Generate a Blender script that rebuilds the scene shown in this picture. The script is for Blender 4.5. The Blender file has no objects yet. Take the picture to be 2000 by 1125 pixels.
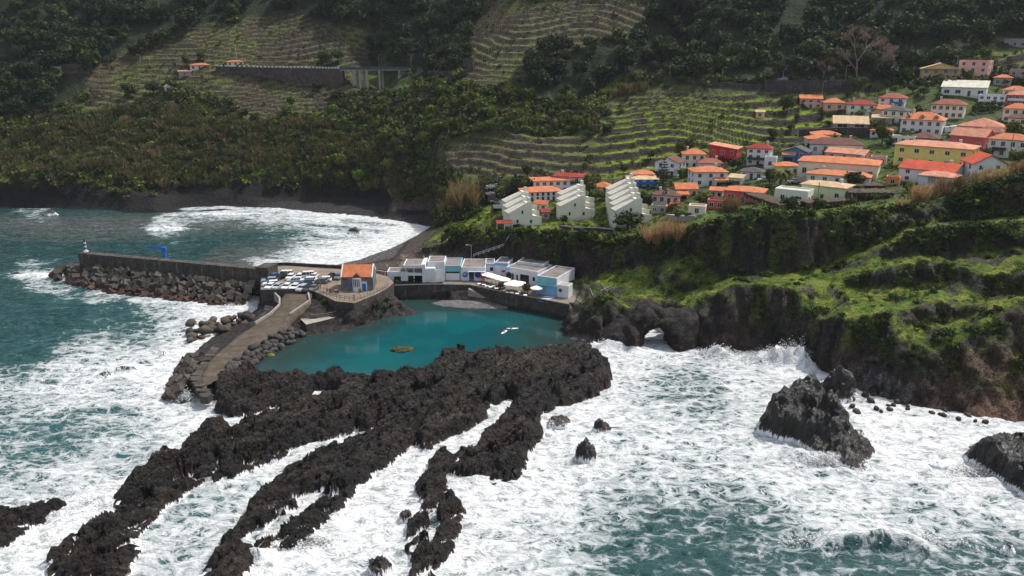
import bpy, bmesh, math, random
import numpy as np
from mathutils import Vector, Matrix, Euler
from mathutils.geometry import delaunay_2d_cdt
random.seed(7); RNG = np.random.default_rng(11)
R = math.radians
scene = bpy.context.scene
COL = scene.collection

# ------------------------------------------------------------------ camera model
H = 73.0; PITCH = R(17.0); F = 1570.0; CX, CY = 1000.0, 562.5
CP, SP = math.cos(PITCH), math.sin(PITCH)
cam_d = bpy.data.cameras.new('camera'); cam = bpy.data.objects.new('camera', cam_d); COL.objects.link(cam)
cam.location = (0, 0, H); cam.rotation_euler = (R(90) - PITCH, 0, 0)
cam_d.sensor_width = 36; cam_d.lens = 36 * F / 2000.0; cam_d.clip_end = 6000; cam_d.clip_start = 1
scene.camera = cam

def pz(px, py, z=0.0):
    """point of the photograph lying at height z"""
    u, w = (px - CX) / F, (CY - py) / F
    dy, dz = CP + w * SP, -SP + w * CP
    t = (z - H) / dz
    return (u * t, dy * t, z)
def pY(px, py, Y):
    """point of the photograph lying at distance Y"""
    u, w = (px - CX) / F, (CY - py) / F
    dy, dz = CP + w * SP, -SP + w * CP
    t = Y / dy
    return (u * t, Y, H + dz * t)
def pYz(px, Y, z):
    zc = Y * CP - (z - H) * SP
    return ((px - CX) / F * zc, Y, z)
def proj(x, y, z):
    zc = y * CP - (z - H) * SP
    zc = np.maximum(zc, 1.0)
    up = y * SP + (z - H) * CP
    return CX + F * x / zc, CY - F * up / zc
def depth(x, y, z): return y * CP - (z - H) * SP

# ------------------------------------------------------------------ noise
_G = np.array([(1,1,0),(-1,1,0),(1,-1,0),(-1,-1,0),(1,0,1),(-1,0,1),(1,0,-1),(-1,0,-1),
               (0,1,1),(0,-1,1),(0,1,-1),(0,-1,-1),(1,1,0),(-1,1,0),(0,-1,1),(0,-1,-1)], dtype=np.float32)
def perlin(x, y, z=None, seed=0):
    x = np.asarray(x, np.float64); y = np.asarray(y, np.float64)
    z = np.zeros_like(x) if z is None else np.asarray(z, np.float64)
    xi, yi, zi = np.floor(x), np.floor(y), np.floor(z)
    fx, fy, fz = (x - xi), (y - yi), (z - zi)
    xi = xi.astype(np.int64); yi = yi.astype(np.int64); zi = zi.astype(np.int64)
    def fade(t): return t * t * t * (t * (t * 6 - 15) + 10)
    u, v, w = fade(fx), fade(fy), fade(fz)
    def g(dx, dy, dz):
        h = ((xi + dx) * 374761393 + (yi + dy) * 668265263 + (zi + dz) * 2147483647 * 3 + seed * 1274126177) & 0xffffffff
        h = ((h ^ (h >> 13)) * 1274126177) & 0xffffffff
        h = (h ^ (h >> 16)) & 15
        gg = _G[h]
        return gg[..., 0] * (fx - dx) + gg[..., 1] * (fy - dy) + gg[..., 2] * (fz - dz)
    def lerp(a, b, t): return a + (b - a) * t
    a = lerp(lerp(g(0,0,0), g(1,0,0), u), lerp(g(0,1,0), g(1,1,0), u), v)
    b = lerp(lerp(g(0,0,1), g(1,0,1), u), lerp(g(0,1,1), g(1,1,1), u), v)
    return lerp(a, b, w)
def fbm(x, y, z=None, oct=4, gain=0.5, seed=0):
    s = 0; a = 1.0; f = 1.0
    for i in range(oct):
        s = s + a * perlin(x * f, y * f, None if z is None else z * f, seed + i * 17); a *= gain; f *= 2.03
    return s
def ridged(x, y, z=None, oct=4, gain=0.5, seed=0):
    s = 0; a = 1.0; f = 1.0; t = 0
    for i in range(oct):
        n = 1 - np.abs(perlin(x * f, y * f, None if z is None else z * f, seed + i * 13)) * 2
        s = s + a * n * np.abs(n); t += a; a *= gain; f *= 2.1
    return s / t
def cells(x, y, seed=0):
    """broken blocks: a random value per irregular cell, and the distance to the crack between cells"""
    xi, yi = np.floor(x), np.floor(y); f1 = np.full(np.shape(x), 9.0); f2 = np.full(np.shape(x), 9.0); val = np.zeros(np.shape(x))
    for dx in (-1, 0, 1):
        for dy in (-1, 0, 1):
            cx, cy = xi + dx, yi + dy; h = np.sin(cx*127.1 + cy*311.7 + seed*17.3) * 43758.5453; h -= np.floor(h); g = np.sin(cx*269.5 + cy*183.3 + seed*9.1) * 43758.5453; g -= np.floor(g)
            d = np.hypot(cx + h - x, cy + g - y); nearer = d < f1; f2 = np.where(nearer, f1, np.minimum(f2, d)); val = np.where(nearer, (h*7.31 + g*3.77) % 1.0, val); f1 = np.where(nearer, d, f1)
    return val, f2 - f1
def sstep(a, b, x):
    t = np.clip((x - a) / (b - a), 0, 1); return t * t * (3 - 2 * t)
def pip(px, py, poly):
    px = np.asarray(px); py = np.asarray(py)
    inside = np.zeros(px.shape, bool); n = len(poly)
    for i in range(n):
        x0, y0 = poly[i][:2]; x1, y1 = poly[(i + 1) % n][:2]
        if y0 == y1: continue
        c = ((y0 > py) != (y1 > py)) & (px < (x1 - x0) * (py - y0) / (y1 - y0) + x0)
        inside ^= c
    return inside
def poly_dist(x, y, poly, closed=True):
    """distance to the outline of a polygon"""
    d = np.full(np.shape(x), 1e9); n = len(poly)
    for i in range(n if closed else n - 1):
        ax, ay = poly[i][:2]; bx, by = poly[(i + 1) % n][:2]
        ex, ey = bx - ax, by - ay; L = ex * ex + ey * ey + 1e-9
        t = np.clip(((x - ax) * ex + (y - ay) * ey) / L, 0, 1)
        d = np.minimum(d, (x - ax - t * ex) ** 2 + (y - ay - t * ey) ** 2)
    return np.sqrt(d)

# ------------------------------------------------------------------ object helpers
def tag(o, label=None, cat=None, group=None, kind=None):
    if label: o['label'] = label
    if cat: o['category'] = cat
    if group: o['group'] = group
    if kind: o['kind'] = kind
    return o
def empty(name, loc, rz=0.0, label=None, cat=None, group=None):
    o = bpy.data.objects.new(name, None); o.empty_display_size = 0.5
    o.location = loc; o.rotation_euler = (0, 0, rz); COL.objects.link(o)
    return tag(o, label, cat, group)
def link(name, me, parent=None, loc=None, rz=0.0):
    o = bpy.data.objects.new(name, me); COL.objects.link(o)
    if parent is not None: o.parent = parent
    if loc is not None: o.location = loc
    o.rotation_euler = (0, 0, rz)
    return o
def np_mesh(name, V, Q, mat=None, smooth=False, attrs=None, cols=None):
    """mesh from numpy vertices and faces of one size"""
    me = bpy.data.meshes.new(name); V = np.asarray(V, np.float32); Q = np.asarray(Q, np.int32)
    k = Q.shape[1]
    me.vertices.add(len(V)); me.vertices.foreach_set('co', V.ravel())
    me.loops.add(Q.size); me.loops.foreach_set('vertex_index', Q.ravel())
    me.polygons.add(len(Q)); me.polygons.foreach_set('loop_start', np.arange(0, Q.size, k, dtype=np.int32))
    if smooth: me.polygons.foreach_set('use_smooth', np.ones(len(Q), bool))
    for n, a in (attrs or {}).items():
        at = me.attributes.new(n, 'FLOAT', 'POINT'); at.data.foreach_set('value', np.asarray(a, np.float32).ravel())
    for n, c in (cols or {}).items():
        at = me.attributes.new(n, 'FLOAT_COLOR', 'POINT')
        c4 = np.ones((len(V), 4), np.float32); c4[:, :3] = c; at.data.foreach_set('color', c4.ravel())
    me.update(calc_edges=True); me.validate()
    if mat: me.materials.append(mat)
    return me
def grid_faces(nx, ny):
    i = np.arange(nx * ny).reshape(ny, nx)
    return np.stack([i[:-1, :-1], i[:-1, 1:], i[1:, 1:], i[1:, :-1]], -1).reshape(-1, 4)
class MB:
    """collects boxes, prisms and tubes into one mesh"""
    def __init__(s): s.v = []; s.f = []; s.m = []; s.mats = []; s.cur = 0
    def mat(s, m):
        if m not in s.mats: s.mats.append(m)
        s.cur = s.mats.index(m); return s
    def add(s, vs, fs):
        b = len(s.v); s.v += [tuple(v) for v in vs]
        for f in fs: s.f.append(tuple(b + i for i in f)); s.m.append(s.cur)
        return s
    def box(s, x0, x1, y0, y1, z0, z1, M=None):
        vs = [(x, y, z) for z in (z0, z1) for y in (y0, y1) for x in (x0, x1)]
        if M: vs = [M @ Vector(v) for v in vs]
        return s.add(vs, [(0,2,3,1),(4,5,7,6),(0,1,5,4),(1,3,7,5),(3,2,6,7),(2,0,4,6)])
    def prism(s, poly, z0, z1, top=True, bottom=True):
        """poly is counter-clockwise; z0 and z1 numbers or lists"""
        n = len(poly)
        a = z0 if isinstance(z0, (list, tuple)) else [z0] * n
        c = z1 if isinstance(z1, (list, tuple)) else [z1] * n
        vs = [(p[0], p[1], a[i]) for i, p in enumerate(poly)] + [(p[0], p[1], c[i]) for i, p in enumerate(poly)]
        fs = [(i, (i + 1) % n, n + (i + 1) % n, n + i) for i in range(n)]
        if top: fs.append(tuple(range(n, 2 * n)))
        if bottom: fs.append(tuple(reversed(range(n))))
        return s.add(vs, fs)
    def extrude_xz(s, prof, y0, y1):
        """profile in x-z pushed along y"""
        n = len(prof)
        vs = [(p[0], y0, p[1]) for p in prof] + [(p[0], y1, p[1]) for p in prof]
        fs = [(i, (i + 1) % n, n + (i + 1) % n, n + i) for i in range(n)]
        fs += [tuple(reversed(range(n))), tuple(range(n, 2 * n))]
        return s.add(vs, fs)
    def tube(s, pts, r, n=6, cap=True):
        pts = [Vector(p) for p in pts]
        rs = r if isinstance(r, (list, tuple)) else [r] * len(pts)
        vs = []; fs = []
        for k, p in enumerate(pts):
            d = (pts[min(k + 1, len(pts) - 1)] - pts[max(k - 1, 0)]).normalized()
            a = d.orthogonal().normalized() if abs(d.z) > 0.95 else d.cross(Vector((0, 0, 1))).normalized()
            if abs(d.z) > 0.95: a = Vector((1, 0, 0)) - d * d.x; a.normalize()
            b = d.cross(a)
            for j in range(n):
                t = 2 * math.pi * j / n
                vs.append(p + (a * math.cos(t) + b * math.sin(t)) * rs[k])
        for k in range(len(pts) - 1):
            for j in range(n):
                fs.append((k*n + j, k*n + (j+1) % n, (k+1)*n + (j+1) % n, (k+1)*n + j))
        if cap:
            fs.append(tuple(reversed(range(n)))); fs.append(tuple(range((len(pts)-1)*n, len(pts)*n)))
        return s.add(vs, fs)
    def mesh(s, name, smooth=False):
        me = bpy.data.meshes.new(name); me.from_pydata(s.v, [], s.f)
        for m in s.mats: me.materials.append(m)
        if s.mats: me.polygons.foreach_set('material_index', s.m)
        if smooth: me.polygons.foreach_set('use_smooth', [True] * len(s.f))
        me.update(); return me
    def build(s, name, parent=None, loc=None, rz=0.0, smooth=False):
        return link(name, s.mesh(name, smooth), parent, loc, rz)
def copy_tree(o, parent=None):
    c = o.copy(); COL.objects.link(c); c.parent = parent
    for ch in list(o.children): copy_tree(ch, c)
    return c

# ------------------------------------------------------------------ materials
class NT:
    def __init__(s, name):
        s.m = bpy.data.materials.new(name); s.m.use_nodes = True; s.t = s.m.node_tree; s.t.nodes.clear()
        s.out = s.n('ShaderNodeOutputMaterial')
    def n(s, typ, **kw):
        nd = s.t.nodes.new(typ)
        for k, v in kw.items():
            if k.startswith('i_'):
                key = k[2:]; key = int(key) if key.isdigit() else key.replace('_', ' ')
                s.set(nd, key, v)
            else: setattr(nd, k, v)
        return nd
    def set(s, nd, key, v):
        sock = nd.inputs[key]
        if isinstance(v, bpy.types.NodeSocket): s.t.links.new(v, sock)
        else: sock.default_value = v
    def l(s, a, b): s.t.links.new(a, b)
    def math(s, op, a, b=None, clamp=False):
        nd = s.n('ShaderNodeMath', operation=op, use_clamp=clamp); s.set(nd, 0, a)
        if b is not None: s.set(nd, 1, b)
        return nd.outputs[0]
    def mapr(s, v, a, b, c=0.0, d=1.0, smooth=True):
        nd = s.n('ShaderNodeMapRange', interpolation_type='SMOOTHSTEP' if smooth else 'LINEAR')
        for k, x in zip((0, 1, 2, 3, 4), (v, a, b, c, d)): s.set(nd, k, x)
        return nd.outputs[0]
    def mix(s, f, a, b, blend='MIX'):
        nd = s.n('ShaderNodeMix', data_type='RGBA', blend_type=blend)
        s.set(nd, 0, f)
        for k, v in ((6, a), (7, b)):
            if isinstance(v, tuple) and len(v) == 3: v = v + (1,)
            s.set(nd, k, v)
        return nd.outputs[2]
    def noise(s, vec, scale, detail=4, rough=0.55, dist=0.0, col=False):
        nd = s.n('ShaderNodeTexNoise'); s.l(vec, nd.inputs['Vector'])
        nd.inputs['Scale'].default_value = scale; nd.inputs['Detail'].default_value = detail
        nd.inputs['Roughness'].default_value = rough; nd.inputs['Distortion'].default_value = dist
        return nd.outputs[1 if col else 0]
    def voro(s, vec, scale, feat='F1', rand=1.0):
        nd = s.n('ShaderNodeTexVoronoi', feature=feat); s.l(vec, nd.inputs['Vector'])
        nd.inputs['Scale'].default_value = scale; nd.inputs['Randomness'].default_value = rand
        return nd.outputs[0]
    def pos(s): return s.n('ShaderNodeNewGeometry').outputs['Position']
    def obj(s): return s.n('ShaderNodeTexCoord').outputs['Object']
    def attr(s, name, col=False):
        nd = s.n('ShaderNodeAttribute', attribute_name=name); return nd.outputs['Color' if col else 'Fac']
    def scalev(s, vec, v):
        nd = s.n('ShaderNodeMapping'); s.l(vec, nd.inputs[0]); nd.inputs['Scale'].default_value = v; return nd.outputs[0]
    def bump(s, h, strength=0.5, dist=0.1, prev=None):
        nd = s.n('ShaderNodeBump'); s.set(nd, 'Height', h); nd.inputs['Strength'].default_value = strength
        nd.inputs['Distance'].default_value = dist
        if prev is not None: s.l(prev, nd.inputs['Normal'])
        return nd.outputs[0]
    def pbr(s, col, rough=0.8, normal=None, spec=0.4, metal=0.0, **kw):
        b = s.n('ShaderNodeBsdfPrincipled')
        s.set(b, 'Base Color', col + (1,) if isinstance(col, tuple) and len(col) == 3 else col)
        s.set(b, 'Roughness', rough); s.set(b, 'Specular IOR Level', spec); s.set(b, 'Metallic', metal)
        if normal is not None: s.l(normal, b.inputs['Normal'])
        for k, v in kw.items(): s.set(b, k.replace('_', ' '), v)
        return b.outputs[0]
    def done(s, shader): s.l(shader, s.out.inputs[0]); return s.m
_MC = {}
def flat_mat(name, col, rough=0.7, var=0.25, scale=0.6, spec=0.35, metal=0.0, bump=0.0):
    """plain painted or weathered surface: two scales of grime over one colour"""
    if name in _MC: return _MC[name]
    t = NT(name); p = t.obj()
    n1 = t.noise(p, scale, 5, 0.6); n2 = t.noise(p, scale * 9, 3, 0.6)
    dark = tuple(c * (1 - var) for c in col); lite = tuple(min(1, c * (1 + var * 0.35)) for c in col)
    c = t.mix(t.mapr(n1, 0.32, 0.62), dark, lite); c = t.mix(t.mapr(n2, 0.3, 0.7, 0.0, 0.35), c, dark)
    nm = t.bump(n2, bump, 0.05) if bump else None
    _MC[name] = t.done(t.pbr(c, rough, nm, spec, metal)); return _MC[name]
# ------------------------------------------------------------------ terrain: break lines read off the photograph
def Z(px, py, z=0.0): return pz(px, py, z)
def YY(px, py, Y): return pY(px, py, Y)
LINES = []; PTS = []
# waterline, from the far left round the beach
shore = [Z(-260,402), Z(0,405), Z(120,406), Z(215,409), Z(250,415), Z(300,416), Z(345,406), Z(420,401), Z(540,406), Z(650,418), Z(750,428), Z(845,443),
         Z(815,460), Z(770,483), Z(700,507), Z(640,520), Z(560,533), Z(508,548)]
LINES.append(shore)
LINES.append([pYz(508, 242, 0), pYz(512, 230, 0), Z(505,600), Z(480,622), Z(430,648), Z(395,672), Z(360,715), Z(335,745), Z(350,790), Z(430,760),
              Z(445,735), Z(490,712), Z(540,682), Z(600,655), Z(650,650), Z(700,640), Z(745,622), Z(769,594), Z(772,580)])
LINES.append([pYz(769,228.5,3.1), pYz(915,227.5,3.1), pYz(977,222,3.1), pYz(1112,210,3.1)])
LINES.append([pYz(770,227.3,-2), pYz(915,226.3,-2), pYz(977,220.8,-2), pYz(1107,209,-2)])
# car park deck and causeway crown (buried a little below the built surfaces)
LINES.append([pYz(516,240,5.4), pYz(560,241,5.4), pYz(640,238,5.4), pYz(720,235,5.4), pYz(765,232,4.5)])
LINES.append([pYz(516,222,4.8), pYz(560,219,4.8), pYz(610,215,4.8), pYz(640,210,4.8), pYz(690,207,5.4), pYz(735,211,5.6), pYz(762,218,4.6)])
LINES.append([pYz(548,205,3.6), pYz(528,193,2.0), pYz(470,182,1.6), pYz(430,174,1.4), pYz(395,162,1.3)])
# right hand coast: waterline from the pool to the frame edge
LINES.append([Z(1108,621), Z(1106,655), Z(1120,680), Z(1145,672), Z(1200,668), Z(1244,676), Z(1262,652), Z(1268,638), Z(1300,636), Z(1306,650), Z(1318,678), Z(1350,684), Z(1400,690),
              Z(1450,693), Z(1500,692), Z(1560,700), Z(1610,722), Z(1650,742), Z(1690,766), Z(1730,776), Z(1780,792), Z(1850,802), Z(1920,816), Z(2000,836), Z(2120,856), Z(2260,880)])
LINES.append([(pz(1106,655)[0], pz(1106,655)[1], 0.0)][:0] or [Z(1140,700,-2.5), Z(1200,690,-2.5), Z(1246,690,-2.5), Z(1285,676,-2.5), Z(1318,694,-2.5), Z(1400,706,-2.5), Z(1500,709,-2.5), Z(1560,718,-2.5), Z(1640,765,-2), Z(1700,792,-1.2), Z(1780,812,-1.2), Z(1850,822,-2), Z(2000,860,-3), Z(2260,915,-3)])
# crest of the black sea cliff
LINES.append([pYz(1116,210.5,3.2), YY(1132,588,205), YY(1180,574,199), YY(1226,600,197.5), YY(1242,596,205), YY(1300,590,206), YY(1328,600,197), YY(1400,574,194), YY(1430,557,193.5), YY(1490,557,192), YY(1548,563,189), YY(1572,602,183.5),
              YY(1600,632,178), YY(1640,626,173), YY(1735,612,170), YY(1755,655,164), YY(1830,690,159.5), YY(1880,652,161), YY(1950,612,163.5), YY(2000,582,165), YY(2120,540,168), YY(2300,480,168)])
# foot of the upper cliff
LINES.append([pYz(884,262,3.3), pYz(950,250,3.4), pYz(1000,243,3.5), pYz(1100,235.5,3.6), YY(1142,545,227), YY(1180,532,225), YY(1250,522,222), YY(1300,503,219.5), YY(1360,494,217),
              YY(1420,533,206), YY(1560,532,203), YY(1640,506,205), YY(1700,481,206), YY(1760,446,210), YY(1850,430,212), YY(2000,417,204), YY(2120,402,200), YY(2300,380,196)])
# rim of the upper cliff
LINES.append([YY(872,452,282), YY(890,458,265), YY(950,455,252.5), YY(1000,455,245.5), YY(1100,462,238), YY(1180,466,228.5), YY(1260,466,225), YY(1350,447,220.5), YY(1420,430,209.5), YY(1500,420,207),
              YY(1600,424,206.5), YY(1700,420,209.5), YY(1745,416,212.5), YY(1800,402,214.5), YY(1850,388,215.5), YY(1900,372,213), YY(2000,349,208), YY(2120,330,204), YY(2300,300,200)])
# rock bands (foot, crest) on the green slope at the right
for foot, crest in (([YY(1749,502,196), YY(1850,499,196), YY(1920,492,195), YY(2000,484,191), YY(2120,474,188)], [YY(1752,478,198), YY(1800,460,198), YY(1870,450,197.5), YY(2000,446,193), YY(2120,440,190)]),
                    ([YY(1655,562,190), YY(1720,562,187), YY(1800,555,186), YY(1848,550,185.5)], [YY(1662,543,192), YY(1700,528,189.5), YY(1760,515,188.5), YY(1846,513,187.5)]),
                    ([YY(1862,572,181), YY(1950,576,178), YY(2000,580,175), YY(2120,582,172)], [YY(1866,546,183.5), YY(1950,538,180.5), YY(2000,532,177.5), YY(2120,530,175)]),
                    ([YY(1800,632,171), YY(1840,640,170), YY(1866,622,171)], [YY(1806,598,173), YY(1836,588,172.5), YY(1864,596,173)])):
    LINES.append(foot); LINES.append(crest)
# plateau and village slope
PTS += [YY(1000,440,262), YY(1100,430,266), YY(960,400,285), YY(1050,395,287), YY(1150,385,286), YY(1230,365,288), YY(1215,440,257), YY(1300,415,257), YY(1400,400,244),
        YY(1340,365,290), YY(1280,345,305), YY(1400,320,315), YY(1480,320,302), YY(1550,320,296), YY(1540,400,236), YY(1650,355,256), YY(1600,300,302), YY(1700,310,287),
        YY(1640,398,232), YY(1820,330,260), YY(1800,365,242), YY(1910,350,242), YY(1880,300,284), YY(1960,300,278), YY(1800,265,302), YY(1900,256,302), YY(1990,240,302),
        YY(1680,270,312), YY(1680,225,337), YY(1750,210,340), YY(1850,232,320), YY(1580,212,352), YY(1880,187,337), YY(1940,207,327), YY(1830,158,352), YY(1900,155,354),
        YY(1985,165,347), YY(1985,95,378), YY(2100,200,310), YY(2100,300,270), YY(2120,100,360), YY(930,430,290)]
LINES.append([YY(1200,160,388), YY(1350,160,374), YY(1500,169,367), YY(1660,170,366), YY(1760,165,366)])
LINES.append([YY(1200,148,389), YY(1350,147,375), YY(1500,150,369), YY(1660,150,368), YY(1760,150,368)])
PTS += [YY(1250,340,312), YY(1130,335,318), YY(1000,335,316), YY(1000,262,346), YY(1130,262,346), YY(1300,250,345), YY(1450,250,338), YY(1450,200,356), YY(1300,180,369), YY(1560,250,336),
        YY(870,310,345), YY(890,350,322), YY(905,385,306), YY(882,432,299), YY(862,428,318), YY(840,415,345), YY(880,400,320), YY(800,352,362), YY(850,250,368), YY(900,180,385), YY(950,130,400),
        YY(1000,60,421), YY(1050,0,441), YY(1000,185,386), YY(1050,225,373), YY(1100,150,396), YY(1150,60,421), YY(1300,100,402), YY(1450,100,398), YY(1600,100,396), YY(1750,90,394), YY(1880,90,390),
        YY(1200,0,440), YY(1400,0,428), YY(1600,0,424), YY(1800,0,418), YY(2000,0,402), YY(2200,0,390)]
# the mountain on the left
LINES.append([YY(-260,340,372), YY(0,350,371.5), YY(150,352,371.5), YY(215,362,369), YY(250,376,364), YY(300,380,364), YY(345,376,372), YY(450,380,376), YY(600,394,374), YY(750,405,361)])
for y, row in ((300, ((-260,402),(0,399),(200,399),(400,397),(600,392),(720,384))), (230, ((-260,422),(0,420),(200,420),(400,420),(550,418),(700,411))),
               (170, ((-260,444),(0,442),(200,442),(400,442),(600,440),(680,441),(760,440))), (128, ((-260,458),(0,455),(200,454),(400,453),(600,452),(670,453),(740,472),(820,458))),
               (60, ((-260,484),(0,480),(200,479),(400,479),(600,478),(800,470))), (0, ((-260,506),(0,503),(250,502),(500,502),(750,496),(900,480))),
               (-110, ((-300,556),(0,552),(400,552),(800,545),(1100,510),(1400,490),(1700,480),(2000,460),(2250,440))),
               (-330, ((-400,660),(400,655),(1000,640),(1600,600),(2300,560)))):
    PTS += [YY(px, y, Y) for px, Y in row]
PTS += [YY(735,150,466), YY(735,166,455), YY(700,168,452), YY(775,166,452)]
PTS += [(-700,60,-6), (-700,400,-4), (-700,700,120), (-350,800,230), (60,800,250), (500,800,230), (600,400,140), (500,200,80), (300,60,60), (220,60,-4), (100,60,-5), (-40,60,-6),
        (-100,180,-4), (-150,240,-4), (-300,300,-5), (-120,300,-3), (0,130,-4), (50,140,-4), (80,120,-4), (20,185,-2.5), (-25,190,-3), (-20,212,-3), (-60,330,-3), (-30,310,-1.2), (-5,300,-0.6),
        (400,300,80), (330,230,55), (-40,262,2.4), (-22,275,3.0), (-20,254,3.3), (12,236,3.3)]
pts3 = []; edges = []
def addp(p):
    pts3.append(p); return len(pts3) - 1
for L in LINES:
    ids = [addp(p) for p in L]; edges += list(zip(ids[:-1], ids[1:]))
for p in PTS: addp(p)
vo, eo, fo, ov, oe, of = delaunay_2d_cdt([Vector((p[0], p[1])) for p in pts3], edges, [], 0, 1e-4)
P3 = np.array(pts3); TV = []
for i, v in enumerate(vo):
    if ov[i]: TV.append((v.x, v.y, pts3[ov[i][0]][2]))
    else:
        d = np.hypot(P3[:, 0] - v.x, P3[:, 1] - v.y); k = np.argsort(d)[:3]; w = 1 / (d[k] + .1)
        TV.append((v.x, v.y, float((P3[k, 2] * w).sum() / w.sum())))
        print('crossing break lines at', [round(float(q)) for q in proj(v.x, v.y, TV[-1][2])])
TV = np.array(TV)
def tin(x0, x1, nx, y0, y1, ny):
    gx, gy = np.linspace(x0, x1, nx), np.linspace(y0, y1, ny); Zg = np.full((ny, nx), -6.0)
    for f in fo:
        a, b, c = TV[f[0]], TV[f[1]], TV[f[2]]
        i0, i1 = np.searchsorted(gx, [min(a[0], b[0], c[0]) - 1e-6, max(a[0], b[0], c[0]) + 1e-6])
        j0, j1 = np.searchsorted(gy, [min(a[1], b[1], c[1]) - 1e-6, max(a[1], b[1], c[1]) + 1e-6])
        if i1 <= i0 or j1 <= j0: continue
        X, Yg = np.meshgrid(gx[i0:i1], gy[j0:j1])
        den = (b[1]-c[1])*(a[0]-c[0]) + (c[0]-b[0])*(a[1]-c[1])
        if abs(den) < 1e-9: continue
        l1 = ((b[1]-c[1])*(X-c[0]) + (c[0]-b[0])*(Yg-c[1])) / den
        l2 = ((c[1]-a[1])*(X-c[0]) + (a[0]-c[0])*(Yg-c[1])) / den; l3 = 1 - l1 - l2
        m = (l1 >= -1e-6) & (l2 >= -1e-6) & (l3 >= -1e-6)
        Zg[j0:j1, i0:i1][m] = (l1*a[2] + l2*b[2] + l3*c[2])[m]
    return gx, gy, Zg
def blur(A, r, it=1):
    for _ in range(it):
        for ax in (0, 1):
            B = np.pad(A, [(r, r) if k == ax else (0, 0) for k in (0, 1)], 'edge'); c = np.cumsum(B, ax)
            c = np.concatenate([np.zeros_like(np.take(c, [0], ax)), c], ax); n = A.shape[ax]; w = 2*r + 1
            A = (np.take(c, range(w, w + n), ax) - np.take(c, range(0, n), ax)) / w
    return A
# zones named on the photograph (full size pixels)
TERRACES = [[(168,150),(300,60),(420,50),(470,70),(330,150),(250,210),(170,215)], [(310,150),(345,90),(470,45),(560,20),(640,45),(760,70),(790,110),(700,150),(640,190),(480,190),(330,170)],
            [(905,130),(930,40),(960,0),(1280,0),(1250,60),(1130,90),(1060,120),(1010,160),(915,165)], [(850,290),(960,260),(1140,262),(1150,345),(980,350),(900,340)],
            [(1120,345),(1210,190),(1290,175),(1480,190),(1480,300),(1390,320),(1270,340),(1200,350)], [(1480,190),(1560,180),(1650,210),(1640,260),(1480,300)],
            [(1660,190),(1655,165),(1705,165),(1720,180)], [(1930,110),(1960,70),(2040,60),(2040,150),(1960,140)], [(470,180),(640,170),(640,215),(500,225),(450,200)], [(180,160),(300,150),(320,200),(180,210)]]
FOREST = [[(-300,-200),(480,-200),(480,20),(420,60),(300,70),(200,120),(160,180),(80,230),(-300,240)], [(420,-200),(950,-200),(940,30),(920,130),(850,150),(700,140),(760,70),(640,45),(560,25),(430,40)],
          [(1010,150),(1070,110),(1150,95),(1260,70),(1300,0),(1330,-200),(2300,-200),(2300,30),(1960,70),(1900,120),(1780,160),(1500,150),(1350,155),(1200,150),(1160,190),(1040,190)]]
CANES = [[(-300,250),(0,265),(200,215),(360,215),(480,240),(700,250),(760,330),(850,380),(850,430),(700,410),(400,380),(150,340),(-300,340)], [(1195,290),(1200,180),(1260,165),(1265,200),(1235,290),(1215,300)], [(870,370),(940,370),(960,420),(900,430),(865,400)]]
MEADOW = [[(1150,570),(1130,585),(1160,525),(1180,530),(1180,560)], [(1285,585),(1300,540),(1370,500),(1410,510),(1405,590)], [(1400,540),(1560,530),(1570,556),(1410,560)], [(1340,480),(1400,450),(1400,500),(1560,540),(1440,520)],
          [(1545,600),(1690,490),(1770,440),(2100,410),(2100,560),(1990,580),(1870,660),(1830,690),(1740,640),(1730,612),(1640,625),(1590,632)], [(1400,445),(1760,405),(1760,440),(1560,450)]]
def inside(px, py, polys):
    m = np.zeros(np.shape(px), bool)
    for q in polys: m |= pip(px, py, q)
    return m
SAND = (0.066, 0.049, 0.042)
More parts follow.
